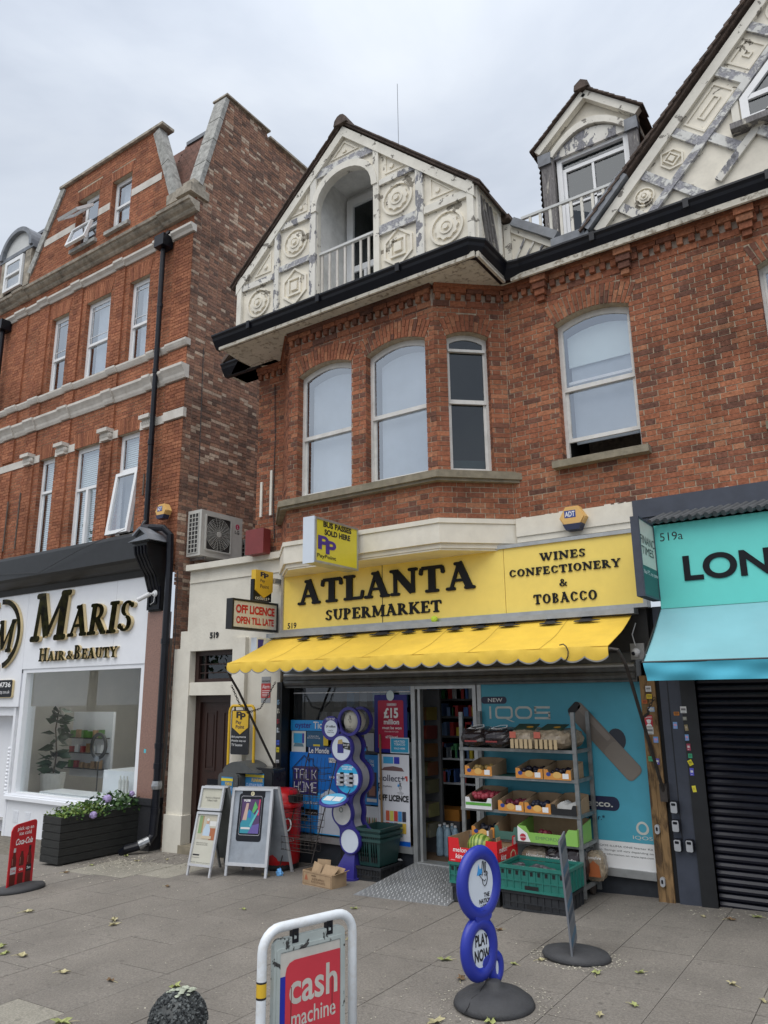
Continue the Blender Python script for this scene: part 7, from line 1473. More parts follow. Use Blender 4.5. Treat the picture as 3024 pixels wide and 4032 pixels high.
mat('bag_black', (.02, .014, .016), .22, var=.4, scale=14, bump=.5, bscale=18); mat('bag_clear', (.30, .24, .17), .25, var=.35, scale=22, bump=.6, bscale=25)
def bagprint(o, sx, sy, sz, kind):
    f = Fr((0, -sy/2-.006, 0))
    tf = Fr((0, 0, sz+.004), (1, 0, 0), (0, .8, .6))
    tf = Fr((0, -sy*.30, sz*.93), (1, 0, 0), (0, .96, .28))
    if kind == 'char':
        m = MB()
        for a, b in (((-.07, .0), (-.02, .09)), ((-.02, .09), (.05, .1)), ((.05, .1), (.07, .04)), ((.07, .04), (.0, -.01)), ((0, -.01), (-.07, 0))): m.bar(tf.P(*a, .006), tf.P(*b, .006), .008, .003)
        m.build('flame_outline', 'white_print', o); txt(tf, 'Homefire', -.08, -.03, .06, -.012, 'white_print', o, .008); MB().fbox(f, -.08, .04, sz*.3, sz*.38, .002, .004).build('print_band', cm((.25, .03, .03)), o)
    else:
        MB().fbox(tf, -sx*.4, sx*.35, -.02, .14, .004, .008).build('label', cm((.03, .05, .03)), o); MB().fbox(f, -sx*.42, -sx*.2, sz*.55, sz*.85, .002, .006).build('red_ticket', cm((.5, .12, .08)), o); MB().prism(tf, circ(.03, .05, .035, .025, 10), .009, .010).build('flame_print', cm((.5, .25, .02)), o)
        for k in range(5): MB().fbox(f, -sx*.4+k*sx*.16, -sx*.4+k*sx*.16+.03, .01, sz*.5, .0, .006).build('kindling_stick', cm((.5, .38, .22)), o)
for cx, w_, lab, k_ in ((-3.46, .28, 'black charcoal bag at the left end of the top shelf', 'char'), (-3.20, .29, 'black and red charcoal bag second on the top shelf', 'char'), (-2.94, .27, 'clear kindling bag with dark label, third on the top shelf', 'k'), (-2.66, .30, 'large clear kindling bag at the right end of the top shelf', 'k')):
    o = pillow('charcoal_bag' if k_ == 'char' else 'kindling_bag', lab, cx, RY0+.11, 1.30, w_+.02, .46, .18, 'bag_black' if k_ == 'char' else 'bag_clear', random.uniform(-.15, .15)); bagprint(o, w_, .46, .18, k_)
for cx, cy_, w_, h_, m, lab in ((-2.95, 6.72, .28, .26, 'bag_clear', 'kindling bag low on the rack behind the green crate'), (-2.75, 6.70, .2, .28, 'bag_black', 'charcoal bag standing low behind the green crate'), (-2.58, 6.68, .2, .30, 'bag_black', 'charcoal bag with flames low beside the right rack post'), (-2.47, 6.88, .18, .24, 'bag_clear', 'clear kindling bag spilling out at the rack foot')):
    o = pillow('fuel_bag', lab, cx, cy_, .11+h_/2, w_, .2, h_, m, random.uniform(-.2, .2)); tf = Fr((0, -.105, 0)); MB().prism(tf, [(-.06, .05), (.06, .05), (.05, .14), (.0, .18), (-.05, .13)], 0, .006).build('flame_print', cm((.35, .1, .03)), o); txt(tf, 'Homefire', -.07, .19, .07, .215, 'white_print', o, .004)
# ============================================================ CRATE STACKS
mat('crate_green', (.02, .16, .13), .4, var=.15, scale=6); mat('crate_black', (.02, .022, .026), .5, var=.3, dirt=.35, dcol=(.08, .08, .075)); mat('melon_red', (.62, .012, .02), .4, var=.05)
def crate(label, x0, x1, y0, y1, z0, z1, m, holes=True, grp=None):
    o = thing('plastic_crate', label, 'crate', ((x0+x1)/2, (y0+y1)/2, z0), 0, grp); t = .012; mb = MB()
    mb.box(x0, x1, y0, y0+t, z0+.01, z1-.03).box(x0, x1, y1-t, y1, z0+.01, z1-.03).box(x0, x0+t, y0+t, y1-t, z0+.01, z1-.03).box(x1-t, x1, y0+t, y1-t, z0+.01, z1-.03).box(x0+t, x1-t, y0+t, y1-t, z0+.01, z0+.02); mb.build('body', m, o)
    r_ = MB(); r_.box(x0-.012, x1+.012, y0-.012, y0+t, z1-.025, z1).box(x0-.012, x1+.012, y1-t, y1+.012, z1-.025, z1).box(x0-.012, x0+t, y0+t, y1-t, z1-.025, z1).box(x1-t, x1+.012, y0+t, y1-t, z1-.025, z1); r_.build('rim', m, o)
    rb_ = MB(); n = 9
    for i in range(n+1): x = x0+(x1-x0)*i/n; rb_.box(x-.004, x+.004, y0-.008, y0, z0+.015, z1-.03)
    for i in range(6): y = y0+(y1-y0)*i/5; rb_.box(x1, x1+.008, y-.004, y+.004, z0+.015, z1-.03)
    rb_.box(x0-.006, x1+.009, y0-.009, y0, z0+.0, z0+.018).box(x0, x1+.006, y0-.007, y0, (z0+z1)/2-.02, (z0+z1)/2-.012); rb_.build('ribs', m, o, kind='stuff')
    h = MB(); 
    if holes:
        for i in range(n): x = x0+(x1-x0)*(i+.5)/n; h.box(x-.012, x+.012, y0-.0012, y0-.0004, z1-.07, z1-.038)
    h.box((x0+x1)/2-.06, (x0+x1)/2+.06, y0-.0095, y0-.009, z0+.02, z0+.05); h.build('slots', 'room_dark', o); return o
g0 = gz(-3.3)
crate('black crate at the foot of the melon stack', -3.53, -3.09, 6.21, 6.6, g0, g0+.145, 'crate_black'); crate('green crate under the red melon carton', -3.55, -3.09, 6.20, 6.6, g0+.147, .272, 'crate_green')
crate('scuffed black crate under the open green crate', -3.04, -2.50, 6.19, 6.58, gz(-2.8), .115, 'crate_black', False)
gc = crate('open green crate of wrapped goods in front of the rack', -3.06, -2.48, 6.17, 6.56, .117, .31, 'crate_green')
mb = MB()
for i in range(26): mb.ball((random.uniform(-3.0, -2.55), random.uniform(6.23, 6.5), .22+random.uniform(0, .05)), .035, 7, 5, (1.4, .7, .5), .2)
pk = mb.build('wrapped_packets', cm((.06, .06, .07))); tag(pk, 'heap of dark wrapped packets lying in the open green crate', 'packets', None, 'stuff')
mx_ = thing('melon_carton', 'red melon carton with white script lettering on top of the green crate', 'carton', (-3.32, 6.38, .275)); z0, z1 = .275, .47
for f, a, b, nm in ((FY(6.19), -3.56, -3.08, 'front_panel'), (FX(-3.08), 6.191, 6.6, 'side_panel')):
    w = b-a; MB().prism(f, [(a, z0), (b, z0), (b, z1), (b-w*.22, z1), (b-w*.24, z0+.12), (a+w*.24, z0+.12), (a+w*.22, z1), (a, z1)], -.006, 0).build(nm, 'melon_red', mx_)
MB().fbox(FX(-3.554), 6.19, 6.6, z0, z1, -.006, 0).fbox(FY(6.6), -3.55, -3.09, z0, z1, 0, .006).build('inner_panels', 'card', mx_); MB().box(-3.55, -3.09, 6.2, 6.6, z0, z0+.005).build('base', 'card', mx_); MB().fbox(FX(-3.08), 6.2, 6.27, z1-.05, z1+.03, -.012, -.006).build('corner_tab', 'card', mx_); MB().fbox(FX(-3.3), 6.5, 6.59, z1-.05, z1+.03, -.012, -.006).build('corner_tab', 'card', mx_)
f = FY(6.19); txt(f, 'melon\nking', -3.51, .293, -3.375, .395, 'white_print', mx_, .001, bold=.01, shear=.15); MB().fbox(f, -3.535, -3.49, .285, .292, 0, .001).build('print', cm((.75, .3, .3)), mx_)
f = FX(-3.08); txt(f, 'melon\nking', 6.23, .30, 6.38, .42, 'white_print', mx_, .001, bold=.01, shear=.15); mb = MB(); band(mb, f, *ring(6.5, .31, .055, .012, 20), 0, .001); mb.build('print', cm((.6, .5, .3)), mx_); MB().prism(f, rect(6.52, .40, 6.57, .46), 0, .001).build('ticket', cm((.6, .5, .5)), mx_)
mb = MB()
for k in range(14): a = math.pi*(k+.5)/14; mb.bar(FY(6.19).P(-3.26+.06*math.cos(a), .30+.06*math.sin(a), .001), FY(6.19).P(-3.26+.085*math.cos(a), .30+.085*math.sin(a), .001), .006, .001, (0, 1, 0))
mb.build('seed_print', 'black_print', mx_)
def melonmat():
    m = bpy.data.materials.new('melon_skin'); m.use_nodes = True; t = m.node_tree; b = t.nodes['Principled BSDF']; MATS['melon_skin'] = m; b.inputs['Roughness'].default_value = .35
    g = t.nodes.new('ShaderNodeTexCoord'); w = t.nodes.new('ShaderNodeTexWave'); w.inputs['Scale'].default_value = 9; w.inputs['Distortion'].default_value = 5; w.inputs['Detail'].default_value = 3; w.bands_direction = 'X'
    r = t.nodes.new('ShaderNodeValToRGB'); e = r.color_ramp.elements; e[0].position = .3; e[0].color = (.08, .17, .02, 1); e[1].position = .6; e[1].color = (.34, .42, .10, 1)
    t.links.new(g.outputs['Object'], w.inputs['Vector']); t.links.new(w.outputs['Fac'], r.inputs['Fac']); t.links.new(r.outputs['Color'], b.inputs['Base Color'])
melonmat(); ml = MB().ball((-3.34, 6.38, .385), .105, 24, 16, (1.1, 1, 1)).build('watermelon', 'melon_skin', smooth=True); tag(ml, 'striped green watermelon in the red carton', 'melon')
# ============================================================ ENTRANCE RAMP, BASKETS, CARDBOARD
def treadmat():
    m = mat('tread_plate', (.38, .39, .40), .42, metal=.6, var=.15, scale=5, dirt=.5, dcol=(.14, .13, .12)); return m
treadmat()
rp = thing('entrance_ramp', 'grey metal tread plate ramp rising to the shop doorway', 'ramp', (-4.1, 6.5, -.08))
C4 = [(-4.49, 6.04, gz(-4.49)+.004), (-3.50, 6.05, gz(-3.5)+.004), (-3.62, 7.0, .03), (-4.42, 7.0, .03)]
MB().add([Vector(c) for c in C4]+[Vector(c)-Vector((0, 0, .006)) for c in C4], [(0, 1, 2, 3), (7, 6, 5, 4), (0, 4, 5, 1), (1, 5, 6, 2), (3, 2, 6, 7), (0, 3, 7, 4)]).build('plate', 'tread_plate', rp)
mb = MB(); A, B, C, D = [Vector(c) for c in C4]
for i in range(34):
    for j in range(30):
        s = (i+.5+(j % 2)*.5)/34.6; t = (j+.5)/30; p = (A.lerp(B, s)).lerp(D.lerp(C, s), t)+Vector((0, 0, .0005)); q = .011; a = R(45 if (i+j) % 2 else -45); d = Vector((math.cos(a), math.sin(a), 0))*q; e_ = Vector((-math.sin(a), math.cos(a), 0))*q*.32
        mb.add([p-d, p-e_, p+d, p+e_, p+Vector((0, 0, .004))], [(0, 1, 4), (1, 2, 4), (2, 3, 4), (3, 0, 4)])
mb.build('tread_pattern', 'tread_plate', rp, kind='stuff')
MB().add([B, C, Vector((C.x, C.y, -.1)), Vector((B.x, B.y, -.1))], [(0, 1, 2, 3)]).build('ramp_side', 'tread_plate', rp)
bk_c = crate('low black ribbed crate under the shopping baskets', -4.86, -4.55, 6.57, 6.98, gz(-4.7), .035, 'crate_black')
mat('basket_green', (.018, .055, .052), .38, var=.1)
def basket(z, label):
    o = thing('shopping_basket', label, 'basket', (-4.7, 6.77, z), 0, 'stacked shopping baskets'); x0, x1, y0, y1 = -4.86, -4.56, 6.58, 6.96; h = .25; k = .03; mb = MB()
    def rg(z_, o_): return [(x0+o_, y0+o_, z_), (x1-o_, y0+o_, z_), (x1-o_, y1-o_, z_), (x0+o_, y1-o_, z_)]
    lo, hi = rg(z, k), rg(z+h, 0); li, hi2 = rg(z+.004, k+.006), rg(z+h, .008); vs = lo+hi+li+hi2; fs = []
    for i in range(4): j = (i+1) % 4; fs += [(i, j, 4+j, 4+i), (8+j, 8+i, 12+i, 12+j), (4+i, 4+j, 12+j, 12+i)]
    fs += [(0, 3, 2, 1), (8, 9, 10, 11)]; mb.add(vs, fs); mb.build('body', 'basket_green', o)
    r_ = MB(); r_.box(x0-.014, x1+.014, y0-.014, y0+.004, z+h-.02, z+h+.006).box(x0-.014, x1+.014, y1-.004, y1+.014, z+h-.02, z+h+.006).box(x0-.014, x0+.004, y0+.004, y1-.004, z+h-.02, z+h+.006).box(x1-.004, x1+.014, y0+.004, y1-.004, z+h-.02, z+h+.006); r_.build('rim', 'basket_green', o)
    s_ = MB()
    for i in range(7):
        for j in range(2):
            x = x0+.055+i*.028+(0.02 if i > 3 else 0); s_.box(x, x+.008, y0+.008-.005, y0+.022, z+.04+j*.085, z+.11+j*.085)
    s_.build('slots', 'room_dark', o); return o
basket(.035, 'lowest dark green basket, its slotted side showing, on the black crate'); basket(.085, 'middle dark green basket of the nested stack'); basket(.135, 'topmost dark green basket of the nested stack, empty')
cbx = thing('cardboard_box', 'open brown cardboard box with torn flaps on the pavement', 'box', (-5.0, 6.25, -.11), R(-9), local=True); CW, CD, CH = .42, .2, .135
MB().box(-CW/2, CW/2, -CD/2, -CD/2+.005, 0, CH).box(-CW/2, CW/2, CD/2-.005, CD/2, 0, CH).box(-CW/2, -CW/2+.005, -CD/2+.005, CD/2-.005, 0, CH).box(CW/2-.005, CW/2, -CD/2+.005, CD/2-.005, 0, CH).box(-CW/2+.005, CW/2-.005, -CD/2+.005, CD/2-.005, 0, .005).build('carton', 'card', cbx)
for p in ([(-.15, -.06, CH*.4), (.0, -.08, CH*.5), (.0, -.02, CH+.05), (-.14, 0, CH+.07)], [(0.01, -.08, CH*.6), (.15, -.07, CH*.5), (.2, .02, CH+.05), (.02, 0, CH+.06)], [(-.16, .04, CH*.5), (.02, .05, CH*.5), (.02, .07, CH+.09), (-.16, .06, CH+.08)], [(.1, .0, CH*.5), (.19, .03, CH*.6), (.24, .06, CH+.04), (.12, .05, CH+.05)], [(.19, -.09, CH*.9), (.205, .06, CH*.9), (.27, .08, CH+.03), (.24, -.06, CH+.01)]):
    P_ = [Vector(q) for q in p]; nr = (P_[1]-P_[0]).cross(P_[3]-P_[0]).normalized()*.004; MB().add(P_+[q+nr for q in P_], [(3,2,1,0), (4,5,6,7), (0,1,5,4), (1,2,6,5), (2,3,7,6), (3,0,4,7)]).build('flap', 'card', cbx)
f = Fr((0, -CD/2, 0)); txt(f, '6x125TB (APPROX)\nBLACK (10 PACKETS)', -.08, .03, .12, .08, cm((.12, .07, .04)), cbx, .001, bold=.01); txt(f, '*****', -.08, .09, -.01, .105, cm((.12, .07, .04)), cbx, .001, bold=.02); mb = MB(); mb.prism(f, [(-.18, .05), (-.13, .05), (-.14, .08), (-.155, .105), (-.17, .08)], .0, .001); mb.build('print', cm((.35, .12, .06)), cbx)
mb = MB(); band(mb, f, rect(-.2, .015, .2, .12), rect(-.197, .018, .197, .117), 0, .001); mb.build('print_border', cm((.15, .09, .05)), cbx)
lt = MB().ball((-5.72, 6.4, gz(-5.7)+.03), .045, 10, 7, (1, .7, .8), .35).build('blue_wrapper', cm((.15, .4, .75))); tag(lt, 'crumpled blue plastic wrapper on the pavement by the A board', 'litter')
lt = MB().ball((-5.85, 6.33, gz(-5.8)+.012), .05, 9, 6, (1.2, .6, .3), .35).build('brown_wrapper', cm((.2, .17, .1))); tag(lt, 'flat brown scrap of litter next to the blue wrapper', 'litter')
# ============================================================ LOTTERY PLAY STATION
mat('lott_purple', (.035, .03, .22), .32, var=.05); mat('lott_grey', (.35, .35, .38), .45, var=.08)
ls = thing('lottery_stand', 'tall purple lottery play station of stacked discs by the window', 'kiosk', (-4.95, 6.6, -.1)); LF = FY(6.55); XC0 = -4.94
cents = [(-4.93, 1.43, .145), (-5.02, 1.16, .15), (-4.94, .86, .175), (-5.01, .52, .14), (-4.91, .26, .135)]
def blob(cs, off=0, n=16):
    """outline of a chain of discs with smooth waists"""
    Lf, Rt = [], []
    z = cs[0][1]+cs[0][2]; zb = cs[-1][1]-cs[-1][2]; N_ = 70
    for i in range(N_+1):
        zz = z+(zb-z)*i/N_; l, r = 1e9, -1e9; sl_, sr = 0, 0
        best = []
        for u, v, q in cs:
            if abs(zz-v) < q: w = math.sqrt(q*q-(zz-v)**2); best.append((u-w, u+w))
        wt = []
        for (u, v, q), (u2_, v2_, q2_) in zip(cs, cs[1:]):
            if v > zz > v2_: t = (v-zz)/(v-v2_); cu = u+(u2_-u)*t; ww = .095; best.append((cu-ww, cu+ww))
        if not best: continue
        Lf.append((min(b[0] for b in best)-off, zz)); Rt.append((max(b[1] for b in best)+off, zz))
    for _ in range(2):
        for S in (Lf, Rt):
            for i in range(1, len(S)-1): S[i] = ((S[i-1][0]+S[i][0]*2+S[i+1][0])/4, S[i][1])
    return Lf+Rt[::-1]
ol_ = blob(cents[1:]); MB().prism(LF, ol_, -.03, 0).build('front_frame', 'lott_purple', ls)
MB().prism(Fr((0, 6.76, 0)), ol_, -.03, .0).build('rear_frame', 'lott_purple', ls)
sidep_ = [(x, z) for x, z in blob(cents[1:], -.025)]; MB().prism(Fr((0, 6.73, 0)), sidep_, 0, .15).build('grey_body', 'lott_grey', ls)
for y in (6.55, 6.76): mb = MB(); band(mb, FY(y), *ring(-4.93, 1.43, .15, .03, 28), -.03, 0); mb.build('top_ring', 'lott_purple', ls)
gl_ = MB().ball((-4.93, 6.66, 1.43), .12, 20, 14, (1, .9, 1)).build('globe', cm((.52, .5, .42)), ls, smooth=True)
hand(FY(6.53), -4.90, 1.45, .05, ls, .0, False); txt(FY(6.53), 'THE\nNATIONAL\nLOTTERY', -4.94, 1.33, -4.86, 1.385, 'black_print', ls, 0)
for (u, v, q), c in zip(cents[1:], ('blue_white', 'blue_white', 'pot_white', 'blue_white')): mb = MB(); band(mb, LF, *ring(u, v, q*.93, q*.1, 28), 0, .012); mb.build('disc_rim', 'lott_purple', ls); MB().prism(LF, circ(u, v, q*.83, n=28), .0, .006).build('disc', c, ls)
LG = FY(6.543); u, v, q = cents[2]; MB().prism(LG, circ(u, v, q*.82, n=28), 0, .001).build('blue_print', cm((.02, .36, .65)), ls)
MB().fbox(LG, -5.08, -4.8, .8, .91, .001, .002).build('white_print_band', 'blue_white', ls); txt(LG, 'CHOOSE YOUR\nGAMES HERE', -5.02, .945, -4.86, .985, 'white_print', ls, .002, bold=.02)
for i in range(2):
    for j in range(3): MB().fbox(LG, -5.06+i*.12, -4.975+i*.12, .79+j*.045, .81+j*.045, .002, .03).build('slip_tray', 'lott_grey', ls); MB().fbox(LG, -5.03+i*.12, -4.985+i*.12, .81+j*.045, .83+j*.045, .002, .006).build('slot', 'room_dark', ls)
u, v, q = cents[1]; MB().fbox(LG, u-.05, u+.03, v-.05, v+.04, .001, .002).build('print', cm((.03, .03, .2)), ls); MB().prism(LG, [(u-.05, v+.03), (u+.03, v+.03), (u+.01, v+.09), (u-.04, v+.08)], .001, .0015).build('print', cm((.4, .3, .12)), ls); MB().prism(LG, [(u+.02, v+.0), (u+.12, v-.02), (u+.12, v+.05), (u+.02, v+.06)], .002, .003).build('print', 'black_print', ls); txt(LG, 'Best gift\never', u+.03, v+.0, u+.11, v+.045, 'white_print', ls, .004)
u, v, q = cents[3]; mb = MB(); band(mb, LG, *ring(u-.01, v+.03, .025, .007, 16), .001, .002); mb.build('print', cm((.1, .15, .12)), ls); MB().fbox(LG, u-.05, u+.05, v+.075, v+.095, .001, .003).build('paper_slot', 'room_dark', ls)
sd = thing('lottery_disc_sign', 'small purple disc sign with white centre at upper left of the lottery stand', 'sign', (-5.18, 6.55, 1.3)); mb = MB(); mb.prism(LF, circ(-5.17, 1.36, .125, n=28), -.025, .0); mb.build('disc', 'lott_purple', sd); MB().prism(LF, circ(-5.165, 1.355, .085, n=24), .0, .004).build('face', 'blue_white', sd)
txt(FY(6.545), '£4 million', -5.23, 1.365, -5.10, 1.39, 'black_print', sd, 0, bold=.02); txt(FY(6.545), 'raised for\nGood Causes', -5.21, 1.31, -5.12, 1.345, 'black_print', sd, 0); txt(FY(6.545), 'YOU DID THIS!', -5.23, 1.44, -5.11, 1.465, 'white_print', sd, .002)
tb = MB().lathe((0, 0, 0), [(.16, 0), (.175, .01), (.175, .02), (.16, .028)], 30); tb.v = [(-5.02+x*1.0, 6.42+y*.62, .64+z+.10*(y/.175)*.5) for x, y, z in tb.v]; tb.build('writing_shelf', 'lott_purple', ls)
tb = MB().lathe((0, 0, 0), [(.145, 0), (.145, .003)], 30); tb.v = [(-5.02+x, 6.42+y*.62, .669+z+.10*(y/.175)*.5) for x, y, z in tb.v]; tb.build('shelf_face', cm((.12, .45, .68)), ls)
for i in range(2): tb = MB().box(-5.13+i*.115, -5.03+i*.115, 6.38, 6.45, .674, .676); tb.v = [(x, y, z+(y-6.42)/.62*.28) for x, y, z in tb.v]; tb.build('slip', 'white_print', ls)
MB().tube([(-4.87, 6.5, .76), (-4.88, 6.47, .72), (-4.87, 6.46, .66)], .005, 6).build('pen', 'black_print', ls)
FXs = Fr((-4.79, 0, 0), (0, 1, 0)); hand(FXs, 6.65, 1.13, .055, ls, .02, True); txt(FXs, 'THE\nNATIONAL\nLOTTERY', 6.60, .97, 6.70, 1.05, 'black_print', ls, .02)
MB().add([(-5.1, 6.5, gz(-5)+.02), (-4.83, 6.5, gz(-5)+.02), (-4.83, 6.85, gz(-5)+.02), (-5.1, 6.85, gz(-5)+.02), (-4.98, 6.56, .14), (-4.86, 6.56, .14), (-4.86, 6.75, .14), (-4.98, 6.75, .14)], [(0,1,5,4), (1,2,6,5), (2,3,7,6), (3,0,4,7), (4,5,6,7)]).build('foot', 'lott_purple', ls, smooth=False)
MB().prism(Fr((0, 0, gz(-5)), (1, 0, 0), (0, 1, 0)), rrect(-5.13, 6.47, -4.81, 6.9, .07), .002, .024).build('base_plate', 'lott_purple', ls)
br = MB().tube([(-4.78, 6.95, gz(-4.7)), (-4.84, 7.0, 1.28)], .012, 8).build('broom_handle', cm((.22, .13, .05))); tag(br, 'wooden broom handle leaning on the window behind the lottery stand', 'broom')
# ============================================================ WIRE RACK
wr = thing('wire_rack', 'empty black wire newspaper rack in front of the neon house poster', 'rack', (-5.55, 6.75, -.12))
mb = MB()
for x in (-5.76, -5.34):
    mb.tube([(x-.07, 6.5, gz(x)), (x+.04, 6.85, 1.07)], .006, 5); mb.tube([(x-.02, 7.0, gz(x)), (x+.04, 6.85, 1.07)], .005, 5); mb.tube([(x-.07, 6.5, gz(x)), (x-.02, 7.0, gz(x))], .005, 5)
mb.tube([(-5.78, 6.6, .2), (-5.36, 6.6, .2)], .005, 5); mb.build('legs', 'iron', wr)
for k, (z, y) in enumerate(((.93, 6.78), (.70, 6.72), (.47, 6.66), (.24, 6.6))):
    mb = MB(); x0, x1 = -5.78, -5.34
    for zz in (z, z-.06, z-.13): mb.tube([(x0, y, zz), (x0, y-.12, zz), (x1, y-.12, zz), (x1, y, zz), (x0, y, zz)], .0026, 4)
    for i in range(9): x = x0+(x1-x0)*i/8; mb.tube([(x, y-.12, z), (x, y-.11, z-.13), (x, y, z-.13), (x+.01, y+.02, z+.1)], .0019, 4)
    mb.build('wire_basket', 'iron', wr)
# ============================================================ RED BIN
mat('bin_red', (.45, .008, .012), .35, var=.06, dirt=.15, dcol=(.25, .02, .02))
rb_ = thing('red_bin', 'round red plastic litter bin with dark base behind the A boards', 'bin', (-5.98, 6.72, gz(-6)))
z0 = gz(-6)
MB().lathe((-5.98, 6.72, z0), [(.17, .02), (.19, .06), (.2, .1), (.205, .62), (.2, .64)], 28).build('body', 'bin_red', rb_, smooth=True); MB().lathe((-5.98, 6.72, z0), [(.18, 0), (.19, .02), (.19, .08), (.18, .09)], 24).build('base', 'black_paint', rb_)
MB().lathe((-5.98, 6.72, z0), [(.2, .64), (.225, .645), (.225, .685), (.205, .69), (.2, .72), (.19, .78), (.15, .82), (.05, .835)], 28).build('lid', 'bin_red', rb_, smooth=True); MB().box(-5.86, -5.75, 6.62, 6.8, z0+.70, z0+.77).build('opening', 'room_dark', rb_); MB().lathe((-5.98, 6.72, z0+.64), [(.23, 0), (.232, .02), (.228, .04)], 28).build('lid_rim', 'bin_red', rb_)
bl_ = Fr((-5.80, 6.6, 0), (.75, .66, 0)); mb = MB(); band(mb, bl_, *ring(.0, .34, .045, .014, 16, .07), .02, .024); mb.build('emblem', 'white_print', rb_); txt(bl_, 'WALLS', -.05, .17, .07, .205, 'white_print', rb_, .022)
# ============================================================ WHEELED NEWS BINS AND YELLOW SIGN
mat('bin_grey', (.075, .08, .08), .5, var=.15); mat('bin_glossy', (.02, .022, .026), .22, var=.2)
nb1 = thing('news_bin', 'tall grey wheeled bin with funfair poster on its narrow side and grey domed top', 'bin', (-6.65, 6.7, gz(-6.6)))
z0 = gz(-6.6)
MB().prism(FY(6.55), rrect(-6.83, z0+.09, -6.49, .83, .05), -.32, 0).build('body', 'bin_grey', nb1)
MB().prism(FY(6.54), rrect(-6.82, .2, -6.50, .84, .06), 0, .014).build('clear_cover', 'bin_grey', nb1)
dmp = [(-6.78, .83)]+[(-6.78+.52*t, .875+.09*math.sin(math.pi*min(1, t*1.15))**.7) for t in [i/12 for i in range(13)]]+[(-6.22, .85)]
MB().prism(FY(6.56), dmp, -.3, 0).build('domed_top', 'bin_grey', nb1)
for y in (6.6, 6.8): MB().lathe((-6.70, y, z0+.055), [(.055, 0), (.055, .03)], 16, 'X').build('wheel', 'black_paint', nb1)
def fun(u0, v0, u1, v1, f, par):
    MB().prism(f, rect(u0, v0, u1, v1), .0, .002).build('poster_sheet', cm((.03, .2, .42)), par); w_, h = u1-u0, v1-v0
    MB().prism(f, rect(u0, v1-.045, u1, v1-.015), .003, .004).build('print', cm((.7, .55, .03)), par); txt(f, 'FUNFAIR', u0+w_*.35, v1-.095, u1-w_*.05, v1-.055, cm((.75, .5, .05)), par, .004, bold=.03); txt(f, 'CLAPHAM PARK', u0+w_*.05, v1-.15, u1-w_*.05, v1-.11, cm((.4, .5, .75)), par, .004, bold=.02)
    MB().prism(f, circ((u0+u1)/2, v1-h*.5, w_*.33, h*.09, 12), .003, .004).build('print', cm((.35, .06, .1)), par); MB().prism(f, circ(u1-w_*.3, v0+h*.2, w_*.28, h*.12, 10), .003, .004).build('print', cm((.1, .45, .1)), par); MB().prism(f, circ(u0+w_*.25, v0+h*.33, w_*.2, h*.06, 10), .003, .004).build('print', cm((.6, .6, .62)), par)
fun(-6.76, .35, -6.575, .795, FY(6.524), nb1)
nb2 = thing('news_bin', 'glossy black wheeled bin with funfair poster behind the wide A board', 'bin', (-6.3, 6.8, gz(-6.3)))
MB().prism(FY(6.66), rrect(-6.53, -.06, -6.07, .90, .05), -.2, 0).build('body', 'bin_glossy', nb2); MB().prism(FY(6.655), rrect(-6.52, .0, -6.08, .87, .05), 0, .01).build('clear_cover', 'bin_glossy', nb2); fun(-6.49, .45, -6.2, .84, FY(6.642), nb2)
for x in (-6.45, -6.15): MB().lathe((x, 6.72, -.10), [(.045, 0), (.045, .03)], 14, 'X').build('wheel', 'black_paint', nb2)
ys = thing('swing_sign', 'black and yellow payment sign swinging in a yellow tube frame above the grey bin', 'sign', (-6.65, 6.72, .85)); mat('tube_yellow', (.68, .42, .015), .35, var=.08)
arc = [(-6.865, 6.72, .82), (-6.865, 6.72, 1.50)]+[(-6.805-.06*math.cos(R(a)), 6.72, 1.50+.09*math.sin(R(a))) for a in (20, 45, 70, 90)]+[(-6.51+.06*math.sin(R(a)), 6.72, 1.50+.09*math.cos(R(a))) for a in (0, 20, 45, 70)]+[(-6.45, 6.72, 1.50), (-6.45, 6.72, .9)]
MB().tube(arc, .017, 10).build('frame', 'tube_yellow', ys)
fr_ = Fr((-6.66, 6.70, 1.28), (1, .1, 0)); MB().prism(fr_, rrect(-.14, -.25, .13, .26, .02), -.012, 0).build('panel', 'bin_glossy', ys); MB().prism(fr_, [(-.12, .25), (-.12, .06), (.0, -.02), (.12, .06), (.12, .25)][::-1], .001, .006).build('shield', 'badge_yellow', ys)
pplogo(fr_, -.06, .15, .08, .245, 'black_print', ys, .007); txt(fr_, 'Pay', -.065, .09, .02, .14, 'navy_print', ys, .007, bold=.02); txt(fr_, 'Point', -.065, .045, .065, .088, 'navy_print', ys, .007, bold=.02)
for k, s in enumerate(('Bill payments', 'Mobile top-up', 'TV licence')): txt(fr_, s, -.125, -.065-k*.045, (.09, .09, .04)[k], -.037-k*.045, 'white_print', ys, .002)
for x in (-.09, .07): MB().bar(fr_.P(x, .25, 0), fr_.P(x, .30, 0), .012, .02, (0, 1, 0)).build('hanger', 'iron', ys)
